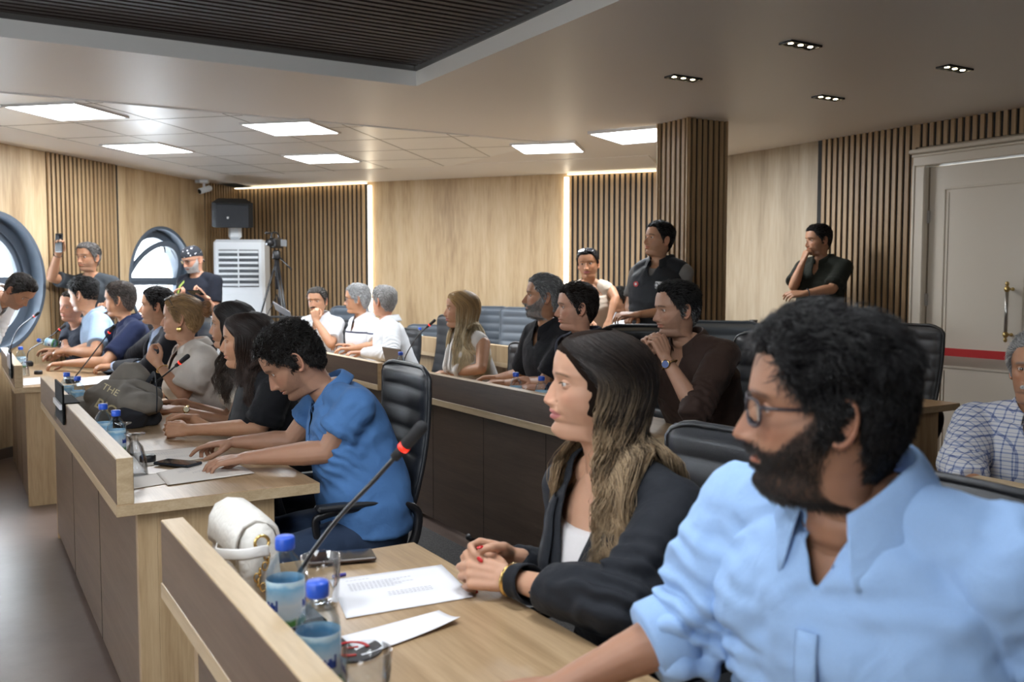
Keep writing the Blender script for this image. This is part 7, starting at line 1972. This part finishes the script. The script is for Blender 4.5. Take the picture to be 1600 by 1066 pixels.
# nameplate holder hooked on the middle desk's upstand
nu = to_uv(at_z(104, 625, .887)); 
e = empty('nameplate_holder', UV(nu[0], cB[1] - .01, .86), 'black nameplate holder hooked over the front of the middle desk', 'nameplate')
m = MB(); box_uv(m, nu[0] - .16, nu[0] + .16, cB[1] - .012, cB[1] - .004, .80, .965, .001); box_uv(m, nu[0] - .16, nu[0] + .16, cB[1] - .012, cB[1] + .055, .888, .892); m.build('holder', plain('holder_black', (.006, .006, .006), .8, spec=.1), e)
m = MB(); box_uv(m, nu[0] - .15, nu[0] + .15, cB[1] - .022, cB[1] - .012, .862, .885, .001); m.build('paper_strip', PAP, e)
nu2 = to_uv(at_z(8, 568, .887)); e = empty('nameplate_holder', UV(cC3[0] + .22, cC3[1] - .01, .86), 'black and white nameplate holder at the left edge of the photo', 'nameplate'); u_ = cC3[0] + .22
m = MB(); box_uv(m, u_ - .14, u_ + .14, cC3[1] - .012, cC3[1] - .004, .80, .965, .001); m.build('holder', plain('holder_black', (.006, .006, .006), .8, spec=.1), e); m = MB(); box_uv(m, u_ - .13, u_ + .13, cC3[1] - .020, cC3[1] - .012, .86, .95, .001); m.build('paper_strip', PAP, e)

# laptop lid on the second row desk
c = at_z(668, 590, TZ); R = heading(31, 0); lp = empty('laptop', c, 'laptop with a brown grey lid on the second row desk beside the blonde woman', 'laptop')
cu, cv = to_uv(c); cv = V2 + .30
c = UV(cu, cv, TZ); lp.location = tuple(c); Rl = np.stack([UV(1, 0), UV(0, 1), [0, 0, 1]], 1)
LM = plain('laptop_lid', (.13, .11, .10), .45)
m = MB(); m.box(c + UV(0, .06) + [0, 0, .010], (.30, .21, .016), Rl, .003); m.build('keyboard_base', LM, lp)
m = MB(); Rt_ = Rl @ rotx(math.radians(-14)); m.box(c + UV(0, -.075) + [0, 0, .115], (.30, .007, .20), Rl @ rotx(math.radians(14)), .003); m.build('lid', LM, lp)

# tripod with camcorder
tp = at_y(432, 400, 9.5); TB = plain('tripod_black', (.015, .015, .017), .4)
e = empty('tripod', (tp[0], tp[1], 0), 'black camera tripod standing at the slatted wall', 'tripod')
ap = np.array([tp[0], tp[1], 1.62])
m = MB(); m.tube([ap - [0, 0, .3], ap + [0, 0, .1]], .016, 10, True); m.box(ap + [0, 0, .05], (.07, .07, .09), None, .01); m.build('head', TB, e, True)
m = MB(); m.tube([ap + [0, 0, .06], ap + [.17, -.08, -.10]], .008, 8, True); m.build('pan_handle', TB, e, True)
feet = [np.array([ap[0] - .45, ap[1] - .20, 0.01]), np.array([ap[0] + .30, ap[1] - .28, .01]), np.array([ap[0] + .10, ap[1] + .02, .01])]
for f_ in feet:
    m = MB(); k = nrm(np.cross(f_ - ap, [0, 0, 1.0])) * .014; m.tube([ap + k, ap * .45 + f_ * .55 + k], .009, 8, True); m.tube([ap - k, ap * .45 + f_ * .55 - k], .009, 8, True); m.tube([ap * .5 + f_ * .5, f_], .010, 8, True); m.ell(f_ + [0, 0, .01], (.018, .018, .012)); m.build('leg', TB, e, True)
m = MB()
for i in range(3): m.tube([ap - [0, 0, .35], ap * .5 + feet[i] * .5 + [0, 0, -.05]], .005, 6, True)
m.build('spreader', TB, e, True)
cc = ap + [0, 0, .17]; e = empty('camcorder', cc, 'black camcorder on top of the tripod', 'video camera'); R = heading(70)
m = MB(); m.box(cc, (.08, .17, .10), R, .015); m.build('body', TB, e); m = MB(); m.limb([cc + R @ np.array([0, .08, 0]), cc + R @ np.array([0, .15, 0])], .032, 16, flat0=True, flat1=True); m.build('lens', TB, e, True)
m = MB(); m.tube([cc + R @ np.array([0, -.05, .05]), cc + R @ np.array([0, -.03, .10]), cc + R @ np.array([0, .07, .10]), cc + R @ np.array([0, .08, .05])], .010, 8, True, n=16); m.build('grip', TB, e, True)
m = MB(); m.box(cc + R @ np.array([-.09, .0, .0]), (.008, .10, .07), R, .002); m.build('screen', plain('lcd_grey', (.2, .22, .25), .2), e)
m = MB(); m.tube([cc + R @ np.array([.03, .02, .10]), cc + R @ np.array([.03, .14, .10])], .011, 8, True); m.build('microphone', TB, e, True)
# music stand like table with papers below the tripod
tb = at_y(445, 492, 8.9); e = empty('side_table', (tb[0], tb[1], 0), 'small black stand with papers at the foot of the tripod', 'stand')
m = MB(); m.box((tb[0], tb[1], 1.06), (.40, .30, .012), rotz(-.3), .003); m.build('stand_top', TB, e); m = MB(); m.tube([(tb[0], tb[1], .02), (tb[0], tb[1], 1.05)], .014, 10, True); m.build('stand_pole', TB, e, True)
m = MB()
for k in range(3): a = k * 2.1; m.tube([(tb[0], tb[1], .25), (tb[0] + .25 * math.cos(a), tb[1] + .25 * math.sin(a), .012)], .009, 8, True)
m.build('stand_feet', TB, e, True)
pc_ = np.array([tb[0] - .02, tb[1], 1.12]); Rr = rotz(-.3) @ roty(.5) @ rotx(.9); m = MB(); m.box(pc_, (.21, .002, .15), Rr); tag(m.build('paper_sheet', PAP, None, False, pc_), 'white papers propped on the small black stand by the tripod', 'paper')

# tote on the empty chair
c = np.array([*UV(2.80, 2.93)[:2], .50]); e = empty('shopping_tote', c, 'white tote bag with black handles standing on an empty chair', 'tote bag')
m = MB(); v, f = tube([c, c + [0, 0, .12], c + [0, 0, .26]], [(.14, .07), (.15, .07), (.155, .05)], 24, False, n=8, ref=UV(1, 0)); m.add(v, f); m.build('bag_body', cloth('white_canvas', (.62, .61, .58), .8), e, True)
for s in (-1, 1):
    m = MB(); q = c + UV(0, .045 * s) * [1, 1, 0] + [0, 0, .25]; m.add(*tube([q + UV(.07, 0), q + UV(.05, 0) + [0, 0, .13], q + UV(-.05, 0) + [0, 0, .13], q - UV(.07, 0)], [(.012, .003)] * 4, 8, False, n=20, ref=np.array([0, 0, 1.0]))); m.build('bag_handle', plain('strap_black', (.015, .015, .017), .6), e, True)

# low cabinet with two cups by the right wall
cbp = at_y(1172, 440, 7.35); cu, cv = to_uv(cbp); cv = RV - .35; cb_ = UV(cu, cv); 
e = empty('side_cabinet', cb_, 'pale cabinet against the plain oak wall, only its top showing', 'cabinet'); m = MB(); box_uv(m, cu - .3, cu + .3, cv - .2, cv + .2, 0, .98, .004); m.build('carcass', OAKE, e); m = MB(); box_uv(m, cu - .32, cu + .32, cv - .22, cv + .22, .98, 1.0, .002); tp_ = m.build('cabinet_top', OAKE, e)
m = MB(); box_uv(m, cu - .28, cu + .28, cv - .212, cv - .201, .06, .94, .003); m.build('door', OAKE, e)
for px, col_, lb, h_ in ((1163, (.45, .02, .02), 'red cup on the cabinet by the oak wall', .055), (1177, (.015, .012, .012), 'black cup on the cabinet beside the red one', .085)):
    q = at_v(px, 520, cv); q[2] = 1.0; lathe_thing('cup', lb, 'cup', [[.002, .003], [.024, 0], [.034, h_], [.032, h_], [.022, .006], [.002, .006]], q, plain('cup_%d' % px, col_, .4), 20)
